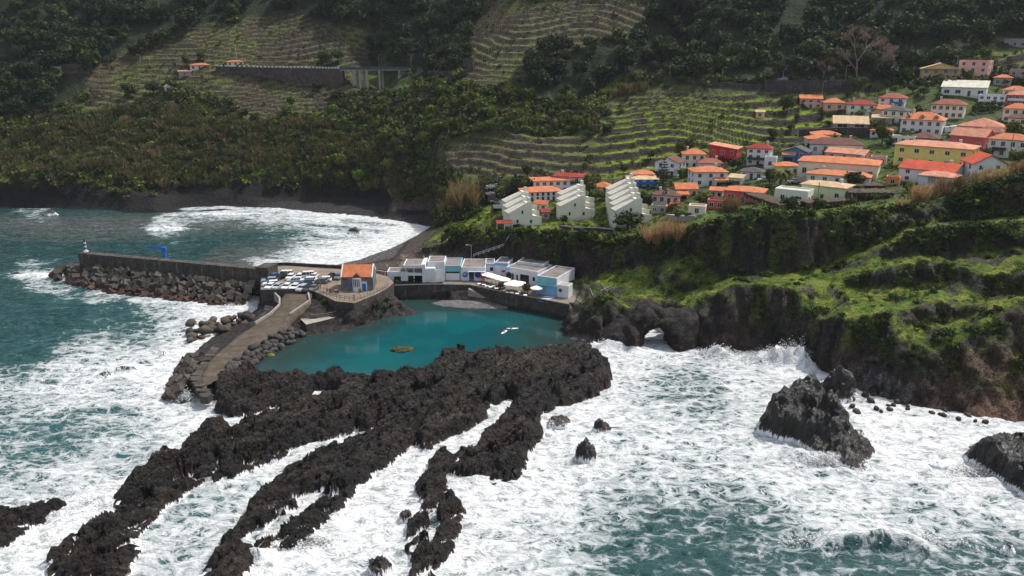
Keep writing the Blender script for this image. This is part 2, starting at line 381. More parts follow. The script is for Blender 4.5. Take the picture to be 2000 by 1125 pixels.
def terrain_patch(name, x0, x1, y0, y1, step, hill):
    nx, ny = int(round((x1-x0)/step)) + 1, int(round((y1-y0)/step)) + 1
    gx, gy, Zg = tin(x0, x1, nx, y0, y1, ny)
    X, Yg = np.meshgrid(gx, gy)
    if hill: Zs = np.where(Yg[:, :1] < 386, blur(Zg, 1, 1), blur(Zg, 3, 2))
    else: Zs = blur(Zg, 1, 1)
    px, py = proj(X, Yg, Zs)
    px = px + 12 * perlin(X * .12, Yg * .12, seed=3); py = py + 8 * perlin(X * .12, Yg * .12, seed=4)
    terr = inside(px, py, TERRACES); terrf = np.clip(blur(terr.astype(float), 2), 0, 1)
    # relief
    big = fbm(X / 38, Yg / 38, oct=4, seed=21)
    hillm = sstep(282, 330, Yg) * (1 - terrf * .9)
    hillm = np.maximum(hillm * sstep(1, 8, Zs), 0)
    village = sstep(1180, 1300, px) * sstep(120, 175, py) * sstep(470, 430, py)
    hillm *= 1 - .9 * village
    Zn = Zs + hillm * (big * 4.5 + fbm(X / 9, Yg / 9, oct=3, seed=5) * 1.3)
    landm = sstep(0.3, 2.0, Zs) * (1 - hillm) * (1 - village * .8)
    flatb = (px > 780) & (px < 1135) & (py > 500) & (py < 620) & (Zs < 4.6)
    beachm = (Zs < 5.2) & (Yg > 233) & (X < 0)
    landm = np.where(flatb | beachm, 0, landm)
    Zn = Zn + landm * (fbm(X / 7, Yg / 7, oct=4, seed=8) * .9 + .25 * fbm(X / 1.6, Yg / 1.6, oct=2, seed=9))
    # terraces: real steps
    per = 2.5 + 0.4 * perlin(X / 60, Yg / 60, seed=31)
    tw = .8 * perlin(X / 50, Yg / 50, seed=33) + .55 * np.floor(2.5 * perlin(X / 30 + .3, Yg / 60, seed=34))
    wob = Zs + tw
    q = wob / per; fr = q - np.floor(q)
    stepz = (np.floor(q) + sstep(.62, .98, fr)) * per - tw
    Zn = Zn * (1 - terrf) + stepz * terrf
    Zn = np.where(Zs < .15, Zs, Zn)
    # slope and rock displacement
    dzx = np.gradient(Zn, step, axis=1); dzy = np.gradient(Zn, step, axis=0)
    nz = 1 / np.sqrt(1 + dzx**2 + dzy**2)
    steep = 1 - sstep(*((.50, .80) if hill else (.58, .86)), nz)
    steep = np.where(terrf > .3, 0, steep); steep = np.where(flatb | beachm, 0, steep)
    cvv, cee = cells(X / 3.1 + Zn / 9, Yg / 3.1 - Zn / 7, 11); n3 = (cvv - .5) * 1.6 - .7 * np.exp(-cee * 7) + ridged(X / 6, Yg / 6, Zn / 9, 4, seed=41) * 2.6 + ridged(X / 2.2, Yg / 2.2, Zn / 2.6, 3, seed=42) * 1.3 - 1.3
    amp = steep * n3 * (0.75 if hill else 1.0)
    V = np.stack([X - dzx * nz * amp, Yg - dzy * nz * amp, Zn + nz * amp * .6], -1)
    # colours
    c = np.zeros(X.shape + (3,)); c[...] = (.040, .056, .016)
    nA = fbm(X / 14, Yg / 14, oct=5, seed=51); nB = fbm(X / 3, Yg / 3, oct=4, seed=52); nC = fbm(X / 30, Yg / 30, oct=3, seed=53)
    def mixc(m, col):
        m = np.clip(m, 0, 1)[..., None]; c[...] = c * (1 - m) + np.array(col) * m
    mixc(sstep(-.1, .5, nA + .4 * nB) * .8, (.075, .112, .018)); mixc(sstep(.0, .6, nC + .5 * nB) * .7, (.075, .062, .032))
    fo_ = inside(px, py, FOREST); mixc(fo_ * .9, (.013, .022, .010))
    ca_ = inside(px, py, CANES); mixc(ca_ * sstep(-.1, .4, nB + .5 * nA) * .7, (.085, .072, .034))
    gr = inside(px, py, MEADOW) | ((Zs > 6) & (Yg < 285) & (py > 395) & ~hill) if not hill else inside(px, py, MEADOW)
    grass = np.where(nB[..., None] > .02, np.array((.052, .090, .009)), np.array((.086, .122, .013))) * (1 + .5 * nA[..., None])
    m = gr.astype(float)[..., None]; c = c * (1 - m) + grass * m
    mixc(gr * sstep(.0, .4, fbm(X / 5, Yg / 5, oct=4, seed=57)) * .7, (.16, .165, .03))
    if village.max() > 0: mixc(village * (terrf < .3) * sstep(-.1, .3, nB) * .5, (.11, .095, .07)); mixc(village * (terrf < .3) * sstep(.0, .3, nC + .4 * nB) * .8, (.06, .10, .018))
    tg = np.clip(terrf * 1.4, 0, 1); rise = sstep(.55, .72, fr) * (1 - sstep(.97, 1.0, fr) * .3)
    green = sstep(1120, 1220, px) * sstep(165, 210, py)
    tread = (1 - green)[..., None] * np.array((.095, .110, .030)) + green[..., None] * np.array((.130, .180, .010))
    tread = tread * (1 + .55 * nB[..., None]); brown = sstep(-.2, .35, nC + .3 * nB) * (1 - green * .85)
    tread = tread * (1 - brown[..., None] * .75) + np.array((.088, .064, .042)) * brown[..., None] * .75
    wall = np.array((.032, .024, .022)) * (1 + .5 * nB[..., None])
    tc = tread * (1 - rise[..., None]) + wall * rise[..., None]; c = c * (1 - tg[..., None]) + tc * tg[..., None]
    # cliffs
    low = 1 - sstep(1.0, 4.5, Zn)
    rock = np.array((.020, .0165, .0145)) * (1 + .7 * nB[..., None] + .5 * nA[..., None])
    rock = np.clip(rock, .005, .06); lich = sstep(.2, .5, fbm(X / 2.2, Yg / 2.2, Zn / 1.6, oct=4, seed=66)); rock = rock + lich[..., None] * np.array((.034, .027, .022))
    rust = sstep(.05, .5, fbm(X / 10, Yg / 10, Zn / 10, oct=3, seed=61)); rock = rock + rust[..., None] * np.array((.022, .009, .004))
    rock = rock + (low * (Yg < 300))[..., None] * np.array((.017, .0075, .0055))
    sand_r = sstep(1830, 1900, px) * sstep(640, 720, py) * sstep(.0, .4, nA + .2); rock = rock + sand_r[..., None] * np.array((.070, .034, .017))
    rk = np.clip(steep * 1.25 + .25 * nB * steep, 0, 1)
    moss = sstep(-.05, .35, fbm(X / 4, Yg / 4, Zn / 14, oct=4, seed=63) + sstep(300, 400, Yg) * .25 - .25 * low) * sstep(3, 9, Zn) * (.8 if hill else .55)
    moss = moss * (1 - .8 * (sstep(1690, 1760, px) * sstep(640, 690, py)))
    rk = rk * (1 - moss)
    if not hill: rk = np.maximum(rk, sstep(.22, .42, fbm(X / 6, Yg / 6, Zn / 6, oct=4, seed=64) + .35 * (1 - nz)) * (py > 440) * .9)
    rk = np.maximum(rk, (1 - sstep(2.5, 5.5, Zn + nB)) * (Yg < 226) * 1.0)
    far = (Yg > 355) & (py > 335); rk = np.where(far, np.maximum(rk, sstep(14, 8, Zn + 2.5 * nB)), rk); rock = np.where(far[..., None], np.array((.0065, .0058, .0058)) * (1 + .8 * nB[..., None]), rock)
    c = c * (1 - rk[..., None]) + rock * rk[..., None]
    # beach: grey-brown sand above, wet pebbles at the edge
    bm = beachm & (px > 480) & (px < 905)
    pebble = sstep(2.0, 1.0, Zn + .4 * nA)
    sc = np.array(SAND) * (1 + .25 * nB[..., None]); wet = sstep(2.7, 2.1, Zn + .25 * nC) * (1 - pebble)
    sc = sc * (1 - .62 * wet[..., None]); pb = np.array((.085, .080, .080)) * (1 + 1.1 * fbm(X / .9, Yg / .9, oct=2, seed=71)[..., None])
    sc = sc * (1 - pebble[..., None]) + np.clip(pb, .012, .3) * pebble[..., None]
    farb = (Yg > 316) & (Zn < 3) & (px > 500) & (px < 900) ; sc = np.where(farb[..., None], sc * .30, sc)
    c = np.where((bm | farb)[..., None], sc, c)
    c = np.where((flatb)[..., None], np.array((.15, .12, .10)) * (1 + .2 * nB[..., None]), c)
    pbm = ((px > 1095) & (px < 1150) & (py > 655) & (py < 705)) | ((px > 1640) & (px < 1790) & (py > 715) & (py < 800) & (Zn < 4))
    c = np.where(pbm[..., None], np.clip(np.array((.075, .068, .064)) * (1 + 1.6 * fbm(X / .8, Yg / .8, oct=2, seed=73)[..., None]), .008, .2), c)
    rub = (X < -18) & (Yg < 246) & (Zn < 5.5); c = np.where(rub[..., None], np.clip(np.array((.026, .022, .020)) * (1 + 1.3 * fbm(X / 1.1, Yg / 1.1, oct=3, seed=75)[..., None]), .005, .1), c)
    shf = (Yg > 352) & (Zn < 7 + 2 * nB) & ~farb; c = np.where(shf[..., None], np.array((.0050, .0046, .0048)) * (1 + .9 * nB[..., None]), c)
    c = np.clip(c, .004, .5)
    keep = (Zn > -2.2)
    Q = grid_faces(nx, ny); kq = keep.ravel()[Q].any(1)
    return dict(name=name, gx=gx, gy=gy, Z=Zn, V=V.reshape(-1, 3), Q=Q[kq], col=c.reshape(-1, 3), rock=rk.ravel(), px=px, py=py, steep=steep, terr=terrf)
def mat_terrain():
    t = NT('ground_cover_and_rock'); p = t.pos(); c = t.attr('Col', True); rk = t.attr('rock')
    n1 = t.noise(p, .9, 6, .65); n2 = t.noise(p, 3.2, 4, .6); v = t.voro(p, .55)
    k = t.mapr(n1, .3, .7, .55, 1.45); cc = t.mix(1.0, c, t.n('ShaderNodeCombineColor').outputs[0], 'MULTIPLY')
    comb = t.n('ShaderNodeCombineColor'); [t.l(k, comb.inputs[i]) for i in range(3)]
    cc = t.mix(1.0, c, comb.outputs[0], 'MULTIPLY')
    k2 = t.mapr(t.math('ADD', t.math('MULTIPLY', t.math('SUBTRACT', n2, .5), t.math('ADD', 1.0, t.math('MULTIPLY', rk, 1.4))), .5), .25, .75, .45, 1.6); comb2 = t.n('ShaderNodeCombineColor'); [t.l(k2, comb2.inputs[i]) for i in range(3)]
    cc = t.mix(1.0, cc, comb2.outputs[0], 'MULTIPLY')
    h = t.math('ADD', t.math('MULTIPLY', n1, 1.2), t.math('MULTIPLY', n2, .4)); h = t.math('ADD', h, t.math('MULTIPLY', v, .5))
    nm = t.bump(h, .9, .9)
    return t.done(t.pbr(cc, t.mapr(rk, 0, 1, .95, .72), nm, .25))
M_TERR = mat_terrain()
PATCH = [terrain_patch('terrain', -110, 250, 128, 300, .6, False), terrain_patch('mountain_terrain', -400, 430, 300, 640, 1.0, True)]
for T in PATCH:
    me = np_mesh(T['name'], T['V'], T['Q'], M_TERR, True, {'rock': T['rock']}, {'Col': T['col']})
    tag(link(T['name'], me), kind='structure')
def height(x, y):
    x = np.asarray(x, float); y = np.asarray(y, float); out = np.full(x.shape, -6.0)
    for T in PATCH:
        gx, gy, Zg = T['gx'], T['gy'], T['Z']; s = gx[1] - gx[0]; s2 = gy[1] - gy[0]
        fx = (x - gx[0]) / s; fy = (y - gy[0]) / s2
        m = (fx >= 0) & (fx < len(gx) - 1) & (fy >= 0) & (fy < len(gy) - 1)
        i = np.clip(fx.astype(int), 0, len(gx) - 2); j = np.clip(fy.astype(int), 0, len(gy) - 2); a = fx - i; b = fy - j
        z = Zg[j, i]*(1-a)*(1-b) + Zg[j, i+1]*a*(1-b) + Zg[j+1, i]*(1-a)*b + Zg[j+1, i+1]*a*b
        out = np.where(m, z, out)
    return out
def cast(px, py, y0=120.0, y1=620.0):
    """where the sight line through a pixel first meets the ground (vectorised)"""
    px = np.atleast_1d(np.asarray(px, float)); py = np.atleast_1d(np.asarray(py, float))
    u, w = (px - CX) / F, (CY - py) / F; dy, dz = CP + w * SP, -SP + w * CP
    best = np.full(px.shape, np.nan); prev = np.full(px.shape, y0)
    ys = np.arange(y0, y1, .7)
    for Yv in ys:
        t = Yv / dy; hit = np.isnan(best) & (H + dz * t <= np.maximum(height(u * t, np.full(px.shape, Yv)), 0.0))
        best = np.where(hit, Yv - .3, best)
    t = best / dy
    return np.stack([u * t, best, H + dz * t], -1)
# ------------------------------------------------------------------ lava shore: fingers of black rock
LAVA = [(430,735,.8),(450,722,3),(485,716,3.2),(520,720,3.2),(560,728,2.8),(600,735,2.6),(640,722,3.2),(660,718,3.4),(690,727,3),(740,722,3),(790,725,3),(815,722,3),(842,716,2.5),(853,716,.5),
        (856,690,4),(858,671,6),(880,663,6.5),(905,660,6.5),(914,652,8),(945,657,8),(975,661,7),(1005,668,6),(1035,676,5),(1062,682,4),(1090,688,2.5),(1112,690,1.5),(1140,690,.5),
        (1150,702,1),(1168,707,1),(1186,726,.5),(1192,742,0),(1188,754,0),(1160,770,0),(1130,785,0),(1080,800,0),(1052,812,0),(1046,826,0),(1058,845,0),(1056,862,0),(1030,880,0),(1022,890,0),(1023,922,0),(1008,940,0),(995,952,0),(978,946,0),
        (962,952,0),(948,938,0),(925,945,0),(911,943,0),(908,925,0),(890,922,0),(869,931,0),(866,945,0),(878,968,0),(893,990,0),(902,1015,0),(893,1030,0),(897,1045,0),(880,1062,0),(878,1080,0),(858,1104,0),(850,1135,0),(815,1140,0),
        (808,1113,0),(797,1085,0),(796,1048,0),(808,1020,0),(824,997,0),(826,975,0),(816,962,0),(825,945,0),(841,925,0),(848,905,0),(862,893,.8),(885,888,.8),(915,872,1.5),(928,878,1.2),(944,852,1.5),(962,829,1.5),(982,815,1.5),(1000,800,1),(1018,783,.5),(1010,781,.4),
        (990,777,0),(970,792,0),(953,800,0),(945,818,0),(939,828,0),(902,847,0),(876,858,0),(850,866,0),(838,879,0),(827,880,0),(822,861,0),(830,846,0),(832,829,0),(822,838,0),(818,854,0),(790,880,0),(775,895,0),(762,903,0),(735,925,0),(706,945,0),
        (690,970,0),(668,992,0),(645,1006,0),(638,1022,0),(626,1034,0),(605,1050,0),(589,1057,0),(575,1075,0),(555,1075,0),(540,1062,0),(520,1072,0),(500,1066,0),(486,1090,0),(487,1104,0),(477,1110,0),(470,1140,0),(370,1140,0),
        (385,1118,1),(400,1100,1),(416,1092,.6),(440,1065,0),(456,1048,0),(470,1028,0),(488,1008,1),(478,1004,1.2),(486,985,1.5),(507,955,2),(530,935,2),(547,918,2),(570,908,2),(594,898,2),(622,876,2),(648,864,2),(675,854,2),(700,849,2),(729,842,1.4),(750,830,.6),
        (744,828,0),(725,838,0),(708,841,0),(680,848,0),(650,857,0),(610,866,0),(566,876,0),(561,886,0),(540,900,0),(524,903,0),(505,908,0),(482,918,0),(454,936,0),(430,940,0),(412,946,0),(385,952,0),(360,965,0),(348,975,0),(324,993,0),(300,1018,0),(276,1044,0),(273,1071,0),(262,1090,0),(250,1108,0),(237,1140,0),
        (105,1140,0),(99,1119,.4),(104,1104,.8),(90,1103,.6),(92,1088,.8),(97,1076,1),(125,1058,1),(154,1042,1),(172,1024,1.4),(188,1010,1.4),(212,1012,1),(221,1016,.8),(237,1000,.2),(222,984,.8),(219,970,1),(237,950,1.5),(265,925,1.5),(293,895,2),(320,884,2),(348,876,2.2),(372,852,2.4),(390,836,2.4),(410,827,2.4),(437,825,2.4),
        (457,830,2.2),(477,815,2.2),(510,804,2.2),(540,800,2),(565,797,2),(600,790,1.5),(630,780,1),(665,770,.6),(672,766,.4),(640,764,0),(618,768,0),(610,778,0),(597,784,0),(555,790,0),(514,799,0),(485,808,0),(463,812,0),(448,816,0),(436,812,0),(427,802,0),(425,785,0),(425,768,0)]
LW = [pz(a, b, c)[:2] for a, b, c in LAVA]
SPOTS = [[(0,1068),(-30,1060),(-30,1012),(0,1008),(40,998),(100,984),(126,988),(108,1000),(85,1012),(60,1028),(40,1046),(20,1060)]]
CARVE = [[(575,988),(600,968),(655,948),(645,985),(602,1003),(560,1042),(505,1062),(455,1088),(415,1098),(478,1042),(522,1016)], [(835,1000),(850,985),(862,1000),(858,1040),(840,1090),(828,1060)], [(118,1090),(150,1062),(168,1052),(160,1072),(135,1092),(120,1102)], [(158,1110),(185,1082),(200,1078),(190,1098),(170,1125)], [(243,985),(278,962),(290,958),(282,972),(256,990)]]
def lava():
    s = .26; x0, x1, y0, y1 = -92, 34, 92, 194; nx, ny = int((x1-x0)/s) + 1, int((y1-y0)/s) + 1
    X, Yg = np.meshgrid(np.linspace(x0, x1, nx), np.linspace(y0, y1, ny))
    wx = X + 1.0 * fbm(X / 4, Yg / 4, oct=3, seed=81); wy = Yg + 1.0 * fbm(X / 4, Yg / 4, oct=3, seed=82)
    ins = pip(wx, wy, LW); d = poly_dist(wx, wy, LW); d = np.where(ins, d, -d)
    for q in SPOTS:
        w = [pz(a, b, .3)[:2] for a, b in q]; i2 = pip(wx, wy, w); d2 = poly_dist(wx, wy, w); d = np.maximum(d, np.where(i2, d2, -d2))
    # along-strike coordinates: the ridges run down to the left
    a = (X + Yg) * .7071; b = (X - Yg) * .7071
    rg = ridged(a / 16, b / 3.6, oct=5, gain=.58, seed=85); fine = ridged(a / 4.2, b / 1.5, oct=4, gain=.6, seed=86); vf = fbm(X / .9, Yg / .9, oct=3, seed=87)
    tip = sstep(104, 150, Yg); mass = sstep(-40, 12, X) * sstep(150, 172, Yg); bulge = np.exp(-(((X + 7) / 11) ** 2 + ((Yg - 187) / 9) ** 2))
    Hc = 2.0 + 1.3 * tip + 1.6 * mass + 3.2 * bulge
    d = d + .48; prof = np.clip(1 - np.exp(-np.maximum(d, 0) / .6), 0, 1)
    h = prof * (Hc + (rg - .35) * (1.1 + .7 * tip) + (fine - .4) * .45 + vf * .30)
    cav = sstep(.15, .5, fbm(a / 9, b / 3.5, oct=3, seed=88)); h = h - cav * prof * (1.2 + .4 * (1 - tip)) * (1 - bulge)
    cv1, ce1 = cells(a / 8.5 + .4 * fbm(X / 3, Yg / 3, oct=2, seed=121), b / 1.7, 3); cv2, ce2 = cells(a / 2.6, b / .9, 5); ed_ = sstep(.2, 1.6, d)
    us = b / 3.7 + .6 * fbm(a / 15, b / 8, oct=3, seed=123); sl = us - np.floor(us); lay = np.sin(np.floor(us) * 91.7) * .5 + .5; h = h + prof * ed_ * ((1 - sl) ** 1.3 * 1.9 - .8) * (.55 + .6 * lay)
    h = h + prof * ed_ * ((cv1 - .5) * 1.7 + (cv2 - .5) * .6 - .55 * np.exp(-ce1 * 9) - .3 * np.exp(-ce2 * 8))
    h = np.where(d <= 0, np.maximum(d * 1.6, -2.5), h)
    nC0 = fbm(a / 20, b / 9, oct=2, seed=126); qx, qy = proj(X, Yg, np.full_like(X, .5)); qx = qx + 9 * fbm(X / 2, Yg / 2, oct=2, seed=97); qy = qy + 7 * fbm(X / 2, Yg / 2, oct=2, seed=98); cv = np.zeros_like(X)
    for cq in CARVE: cv = np.maximum(cv, np.where(pip(qx, qy, cq), sstep(0, 7, poly_dist(qx, qy, cq)), 0))
    for ca, cb, cr, cs in ((722,762,16,7),(817,779,20,9),(850,767,14,6),(941,790,16,8),(424,912,10,18),(410,940,9,12),(700,842,9,6),(1000,930,8,10)): cv = np.maximum(cv, sstep(1.15, .6, np.sqrt(((qx - ca) / cr)**2 + ((qy - cb) / cs)**2)))
    gul = sstep(.26, .40, fbm(a / 11, b / 1.5, oct=3, seed=125)) * sstep(158, 138, Yg + 6 * nC0) * sstep(.3, 1.0, d); cv = np.maximum(cv, gul * .9)
    h = h * (1 - cv) + np.minimum(h, -.35 + .55 * vf + .4 * (rg - .4)) * cv
    nrm = np.gradient(h, s); nz = 1 / np.sqrt(1 + nrm[0]**2 + nrm[1]**2)
    V = np.stack([X + .45 * fbm(X / 1.5, Yg / 1.5, h / 1.2, 3, .6, seed=89), Yg + .45 * fbm(X / 1.5, Yg / 1.5, h / 1.2, 3, .6, seed=90), h], -1)
    nA = fbm(X / 5, Yg / 5, oct=4, seed=91); nB = fbm(X / 1.1, Yg / 1.1, oct=3, seed=92)
    c = np.zeros(X.shape + (3,)); c[...] = (.0130, .0102, .0094)
    c *= (1 + .55 * nB[..., None] + .5 * nA[..., None])
    nC = fbm(a / 26, b / 11, oct=3, seed=99); c = c * (.65 + .8 * lay)[..., None]; c = c * (1 + .55 * np.clip(nC, -.7, 1))[..., None] + sstep(.0, .45, nC)[..., None] * np.array((.012, .007, .004))
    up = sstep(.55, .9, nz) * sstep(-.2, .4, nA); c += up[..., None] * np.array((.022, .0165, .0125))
    tan = sstep(.1, .5, fbm(a / 8, b / 4, oct=4, seed=93)) * sstep(165, 178, Yg) * sstep(-20, 0, X); c += tan[..., None] * np.array((.05, .033, .022))
    m = sstep(.30, .45, fbm(a / 7, b / 3, oct=4, seed=94)) * sstep(.6, .9, nz) * .6; c = c * (1 - m[..., None]) + np.array((.045, .042, .012)) * m[..., None]
    wet = sstep(1.1, .35, h + .3 * nA); c = c * (1 - .35 * wet[..., None]) + wet[..., None] * np.array((.018, .010, .007))
    c = np.clip(c, .004, .2)
    exposed = sstep(200, 120, Yg + 20 * nA)                    # seaward rocks are washed by the surf
    wash = sstep(.9, .25, h + .5 * nB) * exposed + .9 * sstep(.32, .5, fbm(a / 5, b / 1.2, oct=3, seed=96)) * sstep(128, 112, Yg) * sstep(2.4, 1.2, h)
    keep = (h > -2.2); Q = grid_faces(nx, ny); Q = Q[keep.ravel()[Q].any(1)]
    return dict(V=V.reshape(-1, 3), Q=Q, col=c.reshape(-1, 3), wash=np.clip(wash, 0, 1).ravel(), wet=wet.ravel(), x0=x0, y0=y0, s=s, d=d, h=h, nx=nx, ny=ny)
LV = lava()
def mat_lava():
    t = NT('black_lava_rock'); p = t.pos(); c = t.attr('Col', True); wash = t.attr('wash'); wet = t.attr('wet')
    n1 = t.noise(p, 1.6, 7, .68); n2 = t.noise(p, 6, 4, .6); v = t.voro(p, 1.5); v2 = t.voro(t.scalev(p, (1, 1, .5)), .55)
    comb = t.n('ShaderNodeCombineColor'); k = t.mapr(n1, .30, .70, .18, 2.1); [t.l(k, comb.inputs[i]) for i in range(3)]
    cc = t.mix(1, c, comb.outputs[0], 'MULTIPLY')
    h = t.math('ADD', t.math('MULTIPLY', n1, 1.4), t.math('MULTIPLY', n2, .35)); h = t.math('ADD', h, t.math('MULTIPLY', v, .55)); h = t.math('ADD', h, t.math('MULTIPLY', v2, .7))
    nm = t.bump(h, 1.0, .75)
    st = t.noise(t.scalev(p, (2.2, 2.2, .35)), 1.3, 4, .6, .6)
    fo = t.mapr(t.math('ADD', wash, t.math('MULTIPLY', t.math('SUBTRACT', st, .5), 1.6)), .62, .92)
    rock = t.pbr(cc, t.mapr(wet, 0, 1, .52, .30), nm, .30)
    foam = t.pbr((.78, .79, .80), .7, t.bump(st, .5, .3), .2)
    mx = t.n('ShaderNodeMixShader'); t.l(fo, mx.inputs[0]); t.l(rock, mx.inputs[1]); t.l(foam, mx.inputs[2])
    return t.done(mx.outputs[0])
M_LAVA = mat_lava()
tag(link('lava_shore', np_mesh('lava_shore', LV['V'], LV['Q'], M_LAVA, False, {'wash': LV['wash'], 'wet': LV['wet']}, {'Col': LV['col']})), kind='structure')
def lava_d(x, y):
    i = np.round((x - LV['x0']) / LV['s']).astype(int); j = np.round((y - LV['y0']) / LV['s']).astype(int)
    m = (i >= 0) & (j >= 0) & (i < LV['nx']) & (j < LV['ny'])
    return np.where(m, LV['d'][np.clip(j, 0, LV['ny']-1), np.clip(i, 0, LV['nx']-1)], -30.0)

# ------------------------------------------------------------------ sea
# foam density control points: pixel x, y, reach, value
FOAM = [(0,420,60,.10),(60,415,45,.62),(150,425,50,.12),(200,412,40,.42),(260,428,40,.15),(330,447,36,.95),(300,440,25,.75),(380,420,40,.55),(430,412,45,.95),(530,412,50,.9),(640,432,60,.85),(420,440,60,.2),(300,480,90,.1),
        (520,450,70,.25),(560,480,60,.3),(480,500,60,.18),(720,440,55,.9),(800,445,40,1),(760,470,45,1),(680,470,50,.75),(700,495,40,1),(620,490,45,.9),(640,512,40,1),(560,515,40,1),(510,530,40,.9),(400,470,70,.12),(180,470,90,.1),(60,470,90,.1),
        (60,535,45,.8),(110,555,40,.9),(200,572,35,.85),(300,585,40,.85),(400,592,40,.9),(465,605,35,1),(20,590,80,.12),(120,620,90,.15),(260,640,70,.2),(200,598,40,.35),(400,640,45,.95),(330,660,60,.8),(220,680,60,.8),(340,615,45,.45),
        (120,700,60,.7),(30,690,80,.15),(20,745,55,.75),(150,740,60,.9),(280,720,60,.95),(90,765,60,.75),(250,780,60,.75),(200,800,50,.5),(40,800,50,.55),(60,850,60,.42),(150,850,70,.42),(30,910,60,.5),(260,840,60,.6),(350,800,50,.8),(400,810,50,.9),(330,850,40,.75),
        (230,900,60,.72),(130,940,60,.75),(60,965,60,.7),(190,975,50,.98),(150,1010,50,1),(60,1090,70,.95),(10,1120,70,.9),(140,990,40,.9),(500,790,50,.95),(600,770,40,1),(560,910,50,.75),(450,960,60,.62),(380,1000,60,.6),(320,1060,60,.62),(300,1110,60,.72),(430,1010,50,.78),(660,865,50,.85),
        (700,1000,80,.95),(650,1090,80,.98),(760,960,60,.97),(850,890,50,1),(780,1100,60,.97),(930,840,50,1),(1000,790,40,1),(560,1110,60,1),(900,1090,50,.97),(960,1000,60,.97),(960,1090,70,.86),(1050,960,70,.97),(1060,1060,80,.75),
        (1100,900,70,1),(1110,830,60,.95),(1160,790,50,.97),(1230,760,60,.85),(1200,700,50,.96),(1160,685,40,1),(1290,655,40,.88),(1290,700,50,.85),(1320,740,60,.55),(1450,735,60,.5),(1400,715,50,.72),(1520,710,50,.97),(1560,720,50,.97),(1480,760,60,.62),(1380,780,70,.62),
        (1300,830,80,.82),(1420,850,80,.85),(1240,900,80,.84),(1380,920,80,.8),(1500,900,70,.93),(1580,920,60,.97),(1200,980,70,.68),(1300,990,70,.58),(1250,1060,80,.46),(1350,1080,90,.38),(1450,1050,90,.48),(1420,980,70,.60),(1550,1000,70,.72),(1550,1090,80,.5),(1180,1110,70,.5),
        (1700,790,60,1),(1800,830,70,1),(1900,860,70,.97),(1750,880,70,1),(1830,930,70,.93),(1700,960,60,.9),(1650,980,60,.75),(1800,1000,60,.72),(1900,1000,60,.85),(1980,1010,60,.85),(1700,1060,50,.9),(1650,1095,40,.9),(1760,1085,50,.85),(1900,1080,70,.55),(1980,1100,70,.5),(1850,1110,60,.62),(1720,1030,60,.6)]
